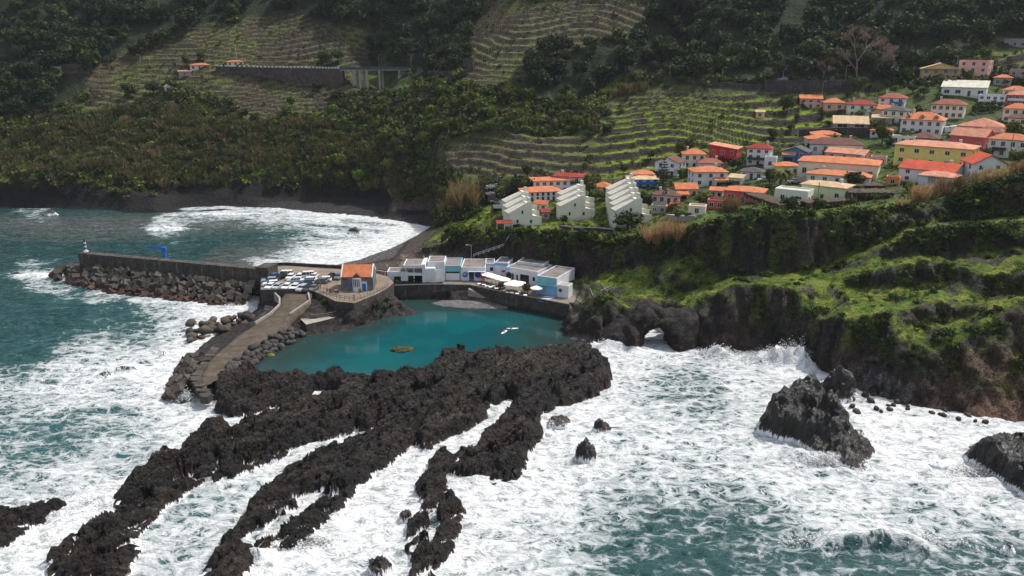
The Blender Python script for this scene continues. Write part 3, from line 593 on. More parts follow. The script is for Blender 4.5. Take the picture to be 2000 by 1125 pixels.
def sea_patch(x0, x1, y0, y1, s, seed):
    nx, ny = int(round((x1-x0)/s)) + 1, int(round((y1-y0)/s)) + 1
    X, Yg = np.meshgrid(np.linspace(x0, x1, nx), np.linspace(y0, y1, ny))
    px, py = proj(X, Yg, np.zeros_like(X))
    wx = px + 26 * fbm(X / 11, Yg / 11, oct=3, seed=101); wy = py + 14 * fbm(X / 11, Yg / 11, oct=3, seed=102)
    num = np.zeros_like(X); den = np.full_like(X, 1e-9)
    for a, b, r, v in FOAM:
        w = np.exp(-((wx - a) ** 2 + ((wy - b) * 1.25) ** 2) / (2 * (r * .62) ** 2)); num += w * v; den += w
    d = np.where(den > 1e-7, num / den, .3); d = .3 + (d - .3) * np.clip(den * 8, 0, 1)
    bayd = np.where(Yg > 238, sstep(-3.4, -.2, height(X, Yg)), 0); bnd = .5 + .5 * np.sin(Yg * .42 + X * .16 + 2.2 * fbm(X / 22, Yg / 22, oct=3, seed=114)); d = np.where(Yg > 238, d - .42 * sstep(.45, .8, d) * (1 - bnd ** .7) * sstep(1.0, .4, bayd), d)
    d = d - .13 * sstep(1120, 1240, px) * sstep(670, 720, py) * sstep(1.0, .55, d - .3 * fbm(X / 9, Yg / 7, oct=3, seed=113))
    d = d - .20 * sstep(.50, .22, d) * (px < 900)
    gd = height(X, Yg); lv = lava_d(X, Yg)
    near = np.maximum(np.exp(-np.maximum(-lv, 0) / 2.2), sstep(-2.6, -.4, gd) * .9); d = np.clip(d + .15 * near * sstep(.25, .7, d + .2), 0, 1)
    d = np.clip(d + .13 * fbm(X / 6, Yg / 3.5, oct=3, seed=103), 0, 1)
    z = .55 * fbm(X / 16, Yg / 9, oct=3, seed=104) + .28 * (ridged(X / 6.5, Yg / 3.4, oct=3, seed=105) - .4) + .10 * fbm(X / 1.6, Yg / 1.2, oct=2, seed=106)
    z += sstep(.6, 1, d) * (.35 * fbm(X / 3, Yg / 3, oct=3, seed=107) + .12)
    calm = sstep(-.2, -2.5, gd); z = z * (.25 + .75 * calm)
    z = np.where(gd > -.3, np.minimum(z, gd + .35), z)
    def hump(cx, cy, rx, ry, hgt, n=.6):                      # breaking crests and bursts of spray water
        p = pz(cx, cy, 0); e = np.exp(-((X - p[0]) / rx) ** 2 - ((Yg - p[1]) / ry) ** 2)
        return e * hgt * (1 + n * fbm(X / 2.4, Yg / 2.4, oct=3, seed=109)), e
    for a in ((1552,708,6.5,2.4,3.0),(1575,714,4,2,2.2),(1500,703,5,2.0,1.8),(1400,696,3.2,1.6,2.6),(1190,680,5,2.2,1.7),(1240,684,4,2,1.1),(332,450,9,2.4,1.5),(430,418,10,2,1.0),(960,800,3,1.6,.7),(600,772,3,1.4,.8),(460,604,5,2,.9),(60,540,6,2.5,1.0),
              (440,790,3,1.2,1.0),(930,950,4,1.6,1.2),(1010,955,3,1.2,.9),(190,985,5,2,1.1),(505,1090,3.5,1.6,1.3),(1560,890,5,1.5,1.2),(1640,925,4,1.4,1.0),(1930,950,4,1.5,.9),(1290,640,3,2,.3)):
        q, e = hump(*a); z += q; d = np.clip(d + np.minimum(e * 1.2, .8), 0, 1)
    # the curling wave at the lower right: steep teal face towards the viewer, white crest behind
    p = pz(1705, 1075, 0); lx = (X - p[0]) / 8.5; yy = Yg - p[1] - 1.3 * (1 - lx ** 2)
    env = np.exp(-lx ** 4); z += env * 2.7 * np.where(yy > 0, np.exp(-(yy / 2.8) ** 2), np.exp(-(yy / 1.5) ** 2))
    d = np.where(env > .15, np.clip(d * (1 - env) + env * (.34 + .7 * sstep(-1.3, -.1, yy + .9 * fbm(X / 1.4, Yg / 1.4, oct=3, seed=110))) * np.where(yy > 3.5, .8, 1.0), 0, 1), d)
    fe = np.ones_like(X)
    for lo, hi, A_ in ((x0, x1, X), (y0, y1, Yg)): fe = fe * sstep(0, 6, np.minimum(A_ - lo + (99 if (lo == 216 and A_ is Yg) else 0), hi - A_ + (99 if (hi == 216 and A_ is Yg) else 0)))
    z = z * fe
    X2 = X + fe * .3 * perlin(X / 2.5, Yg / 2.5, seed=111)
    Q = grid_faces(nx, ny); dry = (gd > .9); wet_ = ~dry
    pool = pip(px, py, POOL_PX); wet_ &= ~pool
    Q = Q[wet_.ravel()[Q].all(1)]
    teal = np.clip(sstep(700, 950, py) * .7 * sstep(900, 300, px) + .25 * sstep(540, 600, py) * sstep(900, 400, px), 0, 1)
    shal = sstep(-3.2, -.6, gd) * sstep(360, 330, Yg) * (Yg > 235)
    return np.stack([X2, Yg, z], -1).reshape(-1, 3), Q, d.ravel(), teal.ravel(), shal.ravel()
POOL_PX = [(425,748),(440,735),(490,708),(540,678),(600,650),(650,646),(700,636),(745,618),(766,590),(769,578),(915,578),(978,592),(1050,604),(1113,614),(1113,660),(1118,678),(1122,700),(1060,730),(850,760),(640,760),(500,750)]
parts = [sea_patch(-215, 135, 84, 216, .5, 1), sea_patch(-330, 6, 216, 392, .8, 2)]
FARS = [(-3000,-900,0),(-330,-900,0),(135,-900,0),(2500,-900,0),(-3000,84,0),(-330,84,0),(-215,84,0),(135,84,0),(2500,84,0),(-3000,2500,0),(-330,392,0),(-330,2500,0),(-330,216,0),(-215,216,0),(300,84,0),(135,150,0),(300,150,0)]
V = [p[0] for p in parts]; off = len(V[0])
V = np.concatenate([V[0], V[1], np.array(FARS)]); o2 = off + len(parts[1][0])
Q = np.concatenate([parts[0][1], parts[1][1] + off, np.array([(0,2,7,4),(4,5,11,9),(5,6,13,12),(2,3,8,7),(7,14,16,15)]) + o2])
att = {n: np.concatenate([parts[0][k], parts[1][k], np.full(len(FARS), v)]) for n, k, v in (('foam', 2, .2), ('teal', 3, 0), ('shallow_and_reflection', 4, 0))}
def mat_sea():
    t = NT('breaking_sea'); p = t.pos(); d = t.attr('foam'); teal = t.attr('teal'); sh = t.attr('shallow_and_reflection')
    sep = t.scalev(p, (1, 1.35, .3))
    wv = t.noise(sep, .22, 3, .5, col=True); vm = t.n('ShaderNodeVectorMath', operation='MULTIPLY_ADD'); t.l(wv, vm.inputs[0]); vm.inputs[1].default_value = (5, 5, 0); t.l(sep, vm.inputs[2]); q = vm.outputs[0]
    wv2 = t.noise(q, .9, 3, .55, col=True); vm2 = t.n('ShaderNodeVectorMath', operation='MULTIPLY_ADD'); t.l(wv2, vm2.inputs[0]); vm2.inputs[1].default_value = (1.5, 1.5, 0); t.l(q, vm2.inputs[2]); q2 = vm2.outputs[0]
    e1 = t.mapr(t.voro(q2, .30, 'DISTANCE_TO_EDGE'), 0, .30, 1, 0); e2 = t.mapr(t.voro(q2, .85, 'DISTANCE_TO_EDGE'), 0, .26, 1, 0)      # lacy cells
    lace = t.math('MAXIMUM', e1, t.math('MULTIPLY', e2, .8))
    big = t.noise(t.scalev(q, (.7, 1.5, 1)), .16, 6, .66); mid = t.noise(t.scalev(q2, (.9, 1.15, 1)), .55, 6, .66)
    pat = t.math('ADD', t.math('MULTIPLY', lace, .52), t.math('ADD', t.math('MULTIPLY', big, 1.25), t.math('MULTIPLY', mid, 1.0)))
    s = t.math('ADD', pat, t.math('MULTIPLY', t.math('SUBTRACT', d, .5), 1.05))
    foam = t.mapr(s, 1.30, 1.62); thick = t.mapr(s, 1.42, 2.2)
    aer = t.mapr(s, .65, 1.40)                                            # aerated water under the foam
    deep = t.mix(teal, (.0065, .0220, .0212), (.005, .070, .074)); deep = t.mix(sh, deep, (.040, .040, .034))
    deep = t.mix(t.mapr(t.noise(sep, .05, 4, .6), .35, .65), deep, t.mix(.5, deep, (.004, .026, .032)))
    cw = t.mix(t.math('MULTIPLY', aer, .36), deep, (.075, .185, .19)); cw = t.mix(t.math('MULTIPLY', sh, t.math('MULTIPLY', aer, .6)), cw, (.16, .14, .13))
    fc = t.mix(thick, (.29, .335, .345), (.70, .702, .708)); fc = t.mix(t.math('MULTIPLY', t.mapr(mid, .34, .50, 1, 0), .6), fc, (.20, .245, .25))
    col = t.mix(foam, cw, fc)
    r1 = t.noise(t.scalev(p, (1, 1.8, 1)), .55, 4, .6); r2 = t.noise(t.scalev(p, (1, 1.6, 1)), 2.0, 4, .6, .4)
    hb = t.math('ADD', t.math('MULTIPLY', r1, .9), t.math('MULTIPLY', r2, .42)); nm = t.bump(hb, .85, .75)
    nm = t.bump(t.math('MULTIPLY', t.math('ADD', t.math('MULTIPLY', lace, .6), t.math('MULTIPLY', mid, 1.6)), foam), .55, .6, nm)
    return t.done(t.pbr(col, t.mapr(foam, 0, .7, .10, .75), nm, t.mapr(foam, 0, 1, .20, .12), IOR=1.333))
M_SEA = mat_sea()
tag(link('sea', np_mesh('sea', V, Q, M_SEA, True, att)), kind='structure')

# ------------------------------------------------------------------ calm pool
def mat_pool():
    t = NT('sheltered_teal_water'); p = t.pos(); sh = t.attr('shallow_and_reflection')
    c = t.mix(t.mapr(t.noise(p, .045, 4, .6), .35, .65), (.0015, .060, .072), (.0025, .084, .092)); c = t.mix(sh, c, (.022, .036, .032))
    n = t.noise(t.scalev(p, (1, 2.2, 1)), 1.1, 4, .6); return t.done(t.pbr(c, .055, t.bump(n, .14, .08), .55, IOR=1.333))
s = 1.0; gx = np.arange(-75, 34, s); gy = np.arange(150, 232, s); X, Yg = np.meshgrid(gx, gy); px, py = proj(X, Yg, 0 * X); gd = height(X, Yg); lv = lava_d(X, Yg)
big = [(415,765),(425,735),(485,700),(540,670),(600,642),(650,638),(700,628),(745,610),(760,570),(920,570),(985,585),(1120,606),(1120,660),(1128,690),(1128,712),(1060,735),(850,790),(640,800),(430,800)]
ok = pip(px, py, big); Q = grid_faces(len(gx), len(gy)); Q = Q[ok.ravel()[Q].any(1)]
edge = np.maximum(sstep(1000, 1110, px + 12 * perlin(X/5, Yg/5)) * .9, sstep(632, 598, py) * .8); edge = np.maximum(edge, sstep(520, 480, px) * .3); wob_ = perlin(X / 4, Yg / 4, seed=7); edge = np.maximum(edge, sstep(-3.4, -.6, lv + 1.2 * wob_) * .85); edge = np.maximum(edge, sstep(-1.9, -.4, gd + .5 * wob_) * .8)  # dark tint by the far wall paints its reflection; rock rims are shallows
me = np_mesh('pool_water', np.stack([X, Yg, 0 * X + .03], -1).reshape(-1, 3), Q, mat_pool(), True, {'shallow_and_reflection': edge}); tag(link('pool_water', me), kind='structure')
# ------------------------------------------------------------------ shared materials
def rgb(h):
    h = h.lstrip('#'); v = [int(h[i:i+2], 16) / 255 for i in (0, 2, 4)]
    return tuple(c / 12.92 if c <= .04045 else ((c + .055) / 1.055) ** 2.4 for c in v)
def mat_stonewall(name, col, scale=.9, streak=.6, pale=(.26, .24, .22)):
    t = NT(name); p = t.pos(); ob = t.obj()
    br = t.voro(t.scalev(p, (1, 1, 1.7)), scale * 1.6, 'DISTANCE_TO_EDGE'); n = t.noise(p, .5, 5, .65); n2 = t.noise(p, 4, 4, .6); st = t.noise(t.scalev(p, (1.4, 1.4, .12)), .8, 4, .6)
    c = t.mix(t.mapr(n, .3, .7), tuple(x * .55 for x in col), tuple(x * 1.35 for x in col)); c = t.mix(t.mapr(br, 0, .07, .7, 0), c, tuple(x * .3 for x in col))
    c = t.mix(t.math('MULTIPLY', t.mapr(st, .54, .72), streak), c, pale)
    sep = t.n('ShaderNodeSeparateXYZ'); t.l(p, sep.inputs[0]); c = t.mix(t.mapr(t.math('ADD', sep.outputs[2], t.math('MULTIPLY', n, 1.5)), .9, 2.2, .85, 0), c, (.014, .014, .008))
    return t.done(t.pbr(c, .88, t.bump(t.math('ADD', t.mapr(br, 0, .1), n2), .6, .12), .25))
M_QUAY = mat_stonewall('old_quay_masonry', (.075, .062, .058), pale=(.19, .175, .165)); M_MOLE = mat_stonewall('weathered_concrete_wall', (.075, .064, .055), .3, .45)
M_DRYWALL = mat_stonewall('dark_basalt_masonry', (.060, .053, .056), 1.1, .3)
def mat_paving(name, a, b, sc=.25):
    t = NT(name); p = t.pos(); n = t.noise(p, sc, 5, .65); n2 = t.noise(t.scalev(p, (1, 1, 1)), 2.4, 5, .7); st = t.noise(t.scalev(p, (.25, 1.4, 1)), .7, 4, .6)
    c = t.mix(t.mapr(n, .35, .65), a, b); c = t.mix(t.mapr(st, .45, .7, 0, .6), c, tuple(x * .55 for x in a)); c = t.mix(t.mapr(n2, .45, .75, 0, .5), c, tuple(x * .6 for x in a))
    return t.done(t.pbr(c, .9, t.bump(n2, .5, .1), .2))
M_YARD = mat_paving('dusty_car_park_paving', (.185, .148, .118), (.26, .205, .150)); M_TRACK = mat_paving('brown_causeway_dirt', (.075, .058, .045), (.120, .094, .070), .4)
M_PROM = mat_paving('promenade_slabs', (.20, .165, .140), (.25, .21, .18)); M_ASPH = mat_paving('street_asphalt', (.075, .072, .075), (.10, .095, .095)); M_CONC = mat_paving('pale_concrete', (.30, .265, .23), (.37, .33, .29))
M_WHITE = flat_mat('white_render', (.70, .70, .72), .8, .14, .35); M_GLASS = flat_mat('dark_window_glass', (.018, .024, .034), .12, .3, .4, .6); M_DARK = flat_mat('dark_opening', (.012, .013, .016), .8)
M_BLUE = flat_mat('bright_blue_paint', rgb('#1467b8'), .5, .2); M_TURQ = flat_mat('turquoise_render', rgb('#7fb9c4'), .8, .12, .4); M_SKYB = flat_mat('sky_blue_render', rgb('#78a8d8'), .8, .12, .4); M_LAV = flat_mat('pale_lavender_render', rgb('#cdd0e0'), .8, .1)
M_STEEL = flat_mat('galvanised_steel', (.36, .37, .38), .5, .2, 1, .5, .6); M_DKST = flat_mat('dark_metal', (.05, .05, .055), .5, .2, 1, .5, .4); M_WOOD = flat_mat('grey_weathered_wood', (.22, .19, .16), .85, .3, 1.5)
M_RUBBER = flat_mat('tyre_rubber', (.015, .015, .016), .85)
def mat_gravel():
    t = NT('gravel_flat_roof'); p = t.pos(); v = t.voro(p, 3.2); n = t.noise(p, .35, 4, .6)
    c = t.mix(v, (.11, .085, .085), (.30, .25, .245)); c = t.mix(t.mapr(n, .5, .62, 0, .55), c, (.10, .115, .055)); return t.done(t.pbr(c, .9, t.bump(v, .5, .1), .2))
M_GRAVEL = mat_gravel()
def mat_tile(name, col):
    t = NT(name); p = t.obj(); wv = t.n('ShaderNodeTexWave', wave_type='BANDS', bands_direction='X'); t.l(p, wv.inputs[0]); wv.inputs['Scale'].default_value = .9; wv.inputs['Distortion'].default_value = .4; wv.inputs['Detail Scale'].default_value = 3
    n = t.noise(p, .5, 5, .65); n2 = t.noise(p, 5, 4, .65)
    c = t.mix(t.mapr(n, .35, .68), tuple(x * .74 for x in col), tuple(min(1, x * 1.12) for x in col)); c = t.mix(t.mapr(n2, .38, .7, 0, .45), c, tuple(x * .55 for x in col)); c = t.mix(t.math('MULTIPLY', t.mapr(wv.outputs[1], 0, .35, 1, 0), .3), c, tuple(x * .45 for x in col))
    return t.done(t.pbr(c, .85, t.bump(wv.outputs[1], .35, .06), .25))
M_TILE = {'orange': mat_tile('orange_clay_tiles', rgb('#c67852')), 'salmon': mat_tile('faded_salmon_tiles', rgb('#c98a70')), 'red': mat_tile('dark_red_tiles', rgb('#93352c')), 'brown': mat_tile('brown_tiles', rgb('#6d4a40')),
          'rust': mat_tile('rusty_brown_tiles', rgb('#96584a')), 'tan': mat_tile('tan_sheet_roof', rgb('#c9ab86')), 'grey': mat_tile('grey_slate_tiles', rgb('#5a5554')), 'terra': mat_tile('terracotta_tiles', rgb('#c4553a')), 'cream': mat_tile('cream_sheet_roof', rgb('#cfcab8'))}
_wm = {}
def wallm(col, var=.10):
    k = 'render_' + '_'.join('%02x' % int(255 * c ** .4545) for c in col)
    if k not in _wm:
        t = NT(k); p = t.obj(); n = t.noise(p, .35, 5, .6); st = t.noise(t.scalev(p, (2.2, 2.2, .25)), 1.2, 4, .6); sep = t.n('ShaderNodeSeparateXYZ'); t.l(p, sep.inputs[0])
        c = t.mix(t.mapr(n, .35, .65), tuple(x * (1 - var) for x in col), col); c = t.mix(t.mapr(st, .52, .78, 0, .30), c, tuple(x * .55 for x in col))
        c = t.mix(t.mapr(t.math('ADD', sep.outputs[2], n), .4, 1.3, .4, 0), c, tuple(x * .5 for x in col)); _wm[k] = t.done(t.pbr(c, .85, t.bump(t.noise(p, 7, 3), .2, .03), .25))
    return _wm[k]

# ------------------------------------------------------------------ ground of the harbour
def prism_from(name, top, z0, mat, dz=None):
    """slab whose rim is given as world points (x, y, z)"""
    a = sum(top[i][0]*top[(i+1) % len(top)][1] - top[(i+1) % len(top)][0]*top[i][1] for i in range(len(top)))
    if a < 0: top = top[::-1]
    m = MB().mat(mat); m.prism([p[:2] for p in top], z0, [p[2] for p in top]); return m.build(name)
ZY = 6.3
yard = [pz(a, b, ZY) for a, b in ((511,520),(560,519),(640,524),(712,528),(758,540),(769,552),(758,562),(737,574),(692,592),(655,588),(624,573),(610,568),(582,568),(509,570))]
o = prism_from('car_park', yard, 2.0, M_YARD); tag(o, kind='structure')
o.data.materials.append(M_QUAY)
for f in o.data.polygons:
    if abs(f.normal.z) < .5: f.material_index = 1
cl = [(582,568,6.26),(560,570,6.1),(548,585,5.4),(547,598,4.7),(533,613,3.9),(505,632,3.2),(470,652,2.9),(446,672,2.7),(420,694,2.5),(394,716,2.3),(372,742,2.2),(392,760,2.0),
      (432,738,2.0),(446,712,2.2),(478,686,2.5),(520,660,2.9),(556,640,3.2),(566,618,3.7),(588,604,4.6),(606,590,5.2),(604,577,5.9),(611,569,6.26)]
cw = [pz(*c) for c in cl]
nL = 12
m = MB().mat(M_TRACK); L_, R_ = cw[:nL], cw[nL:][::-1]; k = 24
def along(P, t):
    s = t * (len(P) - 1); i = min(int(s), len(P) - 2); return Vector(P[i]).lerp(Vector(P[i+1]), s - i)
vs = []; fs = []; W = 10; NN = 60
for i in range(NN + 1):
    a, b = along(L_, i / NN), along(R_, i / NN)
    for j in range(W + 1):
        q = a.lerp(b, j / W); q.z += .10 * perlin(np.array([q.x/2.2]), np.array([q.y/2.2]), seed=5)[0] + .12 * math.sin(j * 2.2) * (i / NN); vs.append(q)
    vs.append(a + Vector((0, 0, -3.5))); vs.append(b + Vector((0, 0, -3.5)))
st = W + 3
for i in range(NN):
    for j in range(W): fs.append((i*st + j, i*st + j + 1, (i+1)*st + j + 1, (i+1)*st + j))
    fs.append((i*st, (i+1)*st, (i+1)*st + W + 1, i*st + W + 1)); fs.append((i*st + W, i*st + W + 2, (i+1)*st + W + 2, (i+1)*st + W))
m.add(vs, fs); tag(m.build('causeway', smooth=True), kind='structure')
# promenade slab in front of the club
ZP = 3.55
prom_edge = [(769,561),(840,559),(916,560),(977,573),(1050,587),(1113,599)]
pe = [pz(a, b, ZP) for a, b in prom_edge]
pr = pe + [pYz(1135, 222, ZP), pYz(1142, 229, ZP), pYz(1100, 236, ZP), pYz(1000, 244, ZP), pYz(950, 250, ZP), pYz(884, 256, ZP), pYz(800, 243, ZP), pYz(764, 236, ZP)]
tag(prism_from('promenade', pr, 2.2, M_PROM), kind='structure')
# wall below the promenade, a thing of its own
def strip_wall(pts, th, z0, z1, mat, name, parent=None, out=(0, -1)):
    m = MB().mat(mat)
    P = [Vector(p[:2]) for p in pts]; n = len(P)
    off = []
    for i in range(n):
        d = (P[min(i+1, n-1)] - P[max(i-1, 0)]).normalized(); off.append(Vector((d.y, -d.x)) * th)
    zz0 = z0 if isinstance(z0, list) else [z0] * n; zz1 = z1 if isinstance(z1, list) else [z1] * n
    vs = []
    for i in range(n):
        for q, z in ((P[i], zz0[i]), (P[i] + off[i], zz0[i]), (P[i] + off[i], zz1[i]), (P[i], zz1[i])): vs.append((q.x, q.y, z))
    fs = []
    for i in range(n - 1):
        for j in range(4): fs.append((i*4 + j, i*4 + (j+1) % 4, (i+1)*4 + (j+1) % 4, (i+1)*4 + j))
    fs += [(3, 2, 1, 0), tuple((n-1)*4 + j for j in range(4))]
    m.add(vs, fs); return m.build(name, parent)
sw = empty('sea_wall', pe[2], 0, 'long dark stone wall curving round the back of the teal pool below the promenade', 'wall')
def localise(o, parent):
    o.parent = parent; o.matrix_parent_inverse = Matrix.Translation(-Vector(parent.location)); return o
localise(strip_wall([(p[0], p[1] - .02) for p in pe], .7, -2.0, ZP + .05, M_QUAY, 'masonry'), sw)
localise(strip_wall([(p[0], p[1] - .0) for p in pe], .5, ZP + .053, ZP + .75, M_QUAY, 'parapet'), sw)
# flight of steps down to the pebbles
sa, sb = pz(919, 561, ZP), pz(972, 588, .3); ssv = Vector(sb) - Vector(sa); sl = math.hypot(ssv.x, ssv.y)
m = MB().mat(M_CONC); ns = 16
for i in range(ns): m.box(sl*i/ns, sl*(i+1)/ns + .01, -1.9, -.75, -2.2, ssv.z * i / ns)
so_ = m.build('stone_steps', None, sa, math.atan2(ssv.y, ssv.x)); tag(so_, 'pale flight of stone steps going down the sea wall to the pebbles', 'steps')
# pebble spit
X, Yg = np.meshgrid(np.linspace(-24, 10, 86), np.linspace(-7, 5, 50)); c0 = pz(925, 594, 0)
q = 1 - (X / (15 + 3*np.sign(X))) ** 2 - ((Yg - .10 * X * -.9) / 4.0) ** 2; h = .62 * q + .10 * fbm(X / 2, Yg / 2, oct=3, seed=3) + .06 * fbm(X / .5, Yg / .5, oct=2, seed=4)
keep = h > -.5; Q = grid_faces(86, 50); Q = Q[keep.ravel()[Q].any(1)]
def mat_pebble():
    t = NT('grey_pebbles'); p = t.pos(); v = t.voro(p, 3.0); n = t.noise(p, .6, 4); c = t.mix(v, (.05, .043, .042), (.22, .195, .19)); c = t.mix(t.mapr(n, .4, .65, 0, .6), c, (.06, .05, .048)); return t.done(t.pbr(c, .8, t.bump(v, .7, .15), .3))
M_PEB = mat_pebble()
tag(link('pebble_beach', np_mesh('pebble_beach', np.stack([X + c0[0], Yg + c0[1], h], -1).reshape(-1, 3), Q, M_PEB, True)), kind='structure')
# low landing quay under the headland
qp = [pz(a, b, 2.5) for a, b in ((584,620),(604,612),(640,608),(668,603),(690,604),(697,611),(672,615),(640,624),(598,634))]
lq = empty('landing_quay', qp[0], 0, 'low concrete landing quay below the headland at the left of the pool', 'quay')
o = localise(prism_from('deck', qp, -1.5, M_CONC), lq); o.data.materials.append(M_QUAY)
for f in o.data.polygons:
    if abs(f.normal.z) < .5: f.material_index = 1
def rail(name, pts, h=1.05, post=2.2, mat=M_STEEL, parent=None, r=.045, bars=2, label=None, cat='railing'):
    m = MB().mat(mat); P = [Vector(p) for p in pts]
    for a, b in zip(P[:-1], P[1:]):
        n = max(1, int((b - a).length / post))
        for i in range(n + 1):
            q = a.lerp(b, i / n); m.tube([q, q + Vector((0, 0, h))], r * 1.2, 5)
        for k in range(bars): zz = Vector((0, 0, h * (k + 1) / bars)); m.tube([a + zz, b + zz], r, 5)
    o = m.build(name, parent)
    if label: tag(o, label, cat)
    return o
rail('railing', [pz(600,623,2.5), pz(640,619,2.5), pz(672,612,2.5), pz(686,604,2.5)], mat=M_WOOD, r=.09, label='pale handrail along the low landing quay', )
rail('railing', [pz(600,617,3.2), pz(648,634,.3)], mat=M_WOOD, r=.07, label='sloping handrail going down from the landing quay into the water')
rail('railing', [pz(625,576,ZY), pz(664,584,ZY), pz(692,588.5,ZY), pz(737,571,ZY), pz(757,560,ZY)], mat=M_WOOD, r=.07, post=1.2, label='railing round the edge of the headland in front of the stone hut')
rail('railing', [pz(772,559,ZP+.75), pz(840,557,ZP+.75), pz(914,558,ZP+.75)], .5, r=.035, label='thin railing on the sea wall in front of the club')
# coping walls of the ramp
def wall_thing(pts, th, h, mat, label, name='low_wall', sink=.8):
    o = strip_wall(pts, th, [p[2] - sink for p in pts], [p[2] + h for p in pts], mat, name); return tag(o, label, 'wall')
wall_thing([pz(604,575,6), pz(607,590,5.1), pz(567,617,3.7)], .45, .7, M_CONC, 'pale low wall with a bend on the inner edge of the ramp', sink=3)
wall_thing([pz(534,570,6.0), pz(548,584,5.4), pz(548,597,4.7), pz(530,614,3.9), pz(500,633,3.1)], .45, .55, M_CONC, 'curved pale kerb wall on the outer edge of the ramp', sink=3)
wall_thing([pz(509,571,ZY), pz(582,569,ZY)], .5, .85, M_QUAY, 'brown parapet wall below the front row of parked cars', sink=4)
wall_thing([pz(516,519,ZY), pz(560,517.5,ZY), pz(640,522,ZY), pz(712,526,ZY)], .5, .9, M_DRYWALL, 'dark wall between the car park and the beach surf', sink=3)
wall_thing([pz(712,528,5.2), pz(760,536,4.6), pz(800,533,4.2)], .4, .8, M_CONC, 'thin pale wall between the beach and the path to the club', sink=2)

# ------------------------------------------------------------------ breakwater
A, B = Vector(pYz(517, 229.5, 0)), Vector(pYz(160, 249, 0)); D = (B - A); LEN = D.length; D.normalize(); NV = Vector((D.y, -D.x, 0)); NV = NV if NV.y < 0 else -NV
bw = empty('breakwater', A, math.atan2(D.y, D.x), 'long weathered concrete breakwater wall reaching out from the car park', 'breakwater')
yb = 1 if (Matrix.Rotation(bw.rotation_euler.z, 3, 'Z') @ Vector((0, 1, 0))).y > 0 else -1
m = MB().mat(M_MOLE)
def bwbox(x0, x1, y0, y1, z0, z1): m.box(x0, x1, min(y0*yb, y1*yb), max(y0*yb, y1*yb), z0, z1)
for i in range(24):
    x0 = 2.2 + (LEN - 2.2) * i / 24; x1 = 2.2 + (LEN - 2.2) * (i + 1) / 24 - .06; bwbox(x0, x1, 0, 2.6, -2, 8.55 + .05 * math.sin(i * 3.1))
m.build('wave_wall', bw)
m = MB().mat(M_MOLE); bwbox(-2.2, 2.0, -.5, 4.8, -2, 9.3); m.build('end_block', bw)
m = MB().mat(M_CONC); bwbox(-3, LEN - .5, 2.62, 9.5, -3, 4.2); m.build('mooring_deck', bw)
t = Vector(pYz(168, 250.5, 8.57))
bc = empty('harbour_beacon', t, 0, 'black and white banded beacon post on the seaward end of the breakwater', 'beacon')
m = MB().mat(M_WHITE).tube([(0,0,0), (0,0,.35)], .75, 10); m.build('base', bc)
for i in range(6): m = MB().mat(M_WHITE if i % 2 == 0 else M_DKST).tube([(0,0,.353 + .58*i), (0,0,.35 + .58*(i+1))], .36, 10); m.build('band', bc)
MB().mat(M_DKST).tube([(0,0,3.86), (0,0,4.3)], .22, 8).build('lamp', bc)
t = Vector(pYz(325, 245.5, 4.22)); cr = empty('jib_crane', t, 0, 'bright blue jib crane behind the breakwater wall with its arm pointing left', 'crane'); cr.scale = (.82, .82, .88)
MB().mat(M_BLUE).tube([(0,0,0), (0,0,7.2)], [.75, .55], 10).build('column', cr)
m = MB().mat(M_BLUE).box(-.9, .9, -.6, .6, 7.0, 8.1); m.build('slewing_head', cr)
m = MB().mat(M_BLUE)
for zz in (7.3, 8.0): m.tube([(-.8, 0, zz), (-6.2, 0, 8.5 if zz > 7.5 else 8.2)], .16, 6)
for i in range(7): x = -.8 - .86*i; m.tube([(x, 0, 7.3 + .15*i), (x - .8, 0, 8.05 + .08*i)], .10, 5)
m.build('arm', cr)
MB().mat(M_BLUE).tube([(-.3,0,8.0), (.1,0,9.0), (-1.6,0,8.15)], .11, 5).build('tie_rod', cr); MB().mat(M_DKST).tube([(-5.9,0,8.2), (-5.9,0,6.9)], .05, 4).build('hook_cable', cr)
# concrete armour blocks and boulders
def mat_block():
    t = NT('armour_block_concrete'); p = t.pos(); ob = t.obj(); n = t.noise(ob, .7, 5, .65); n2 = t.noise(ob, 4, 4, .65); rnd = t.n('ShaderNodeObjectInfo').outputs['Random']
    c = t.mix(rnd, (.034, .029, .027), (.098, .082, .066)); c = t.mix(t.mapr(n, .35, .68), c, t.mix(.6, c, (.030, .026, .025))); c = t.mix(t.mapr(n2, .5, .75, 0, .5), c, (.10, .085, .07))
    sep = t.n('ShaderNodeSeparateXYZ'); t.l(p, sep.inputs[0]); c = t.mix(t.mapr(sep.outputs[2], .6, 1.9, .85, 0), c, (.075, .032, .022))
    return t.done(t.pbr(c, .85, t.bump(n2, .5, .08), .3))
M_BLOCK = mat_block()
def block_mesh(seed, sx, sy, sz):
    bm = bmesh.new(); bmesh.ops.create_cube(bm, size=1); r = random.Random(seed)
    for v in bm.verts: v.co = Vector((v.co.x*sx*r.uniform(.93, 1.05), v.co.y*sy*r.uniform(.93, 1.05), v.co.z*sz*r.uniform(.93, 1.05)))
    bmesh.ops.bevel(bm, geom=bm.edges[:], offset=.10, segments=1, affect='EDGES'); me = bpy.data.meshes.new('concrete_block'); bm.to_mesh(me); bm.free(); me.materials.append(M_BLOCK); return me
BLK = [block_mesh(i, *s) for i, s in enumerate(((2.5,2.5,2.3),(2.9,2.2,2.2),(2.3,2.6,1.8),(3.0,2.4,1.7),(2.2,2.2,2.4)))]
rb = random.Random(5)
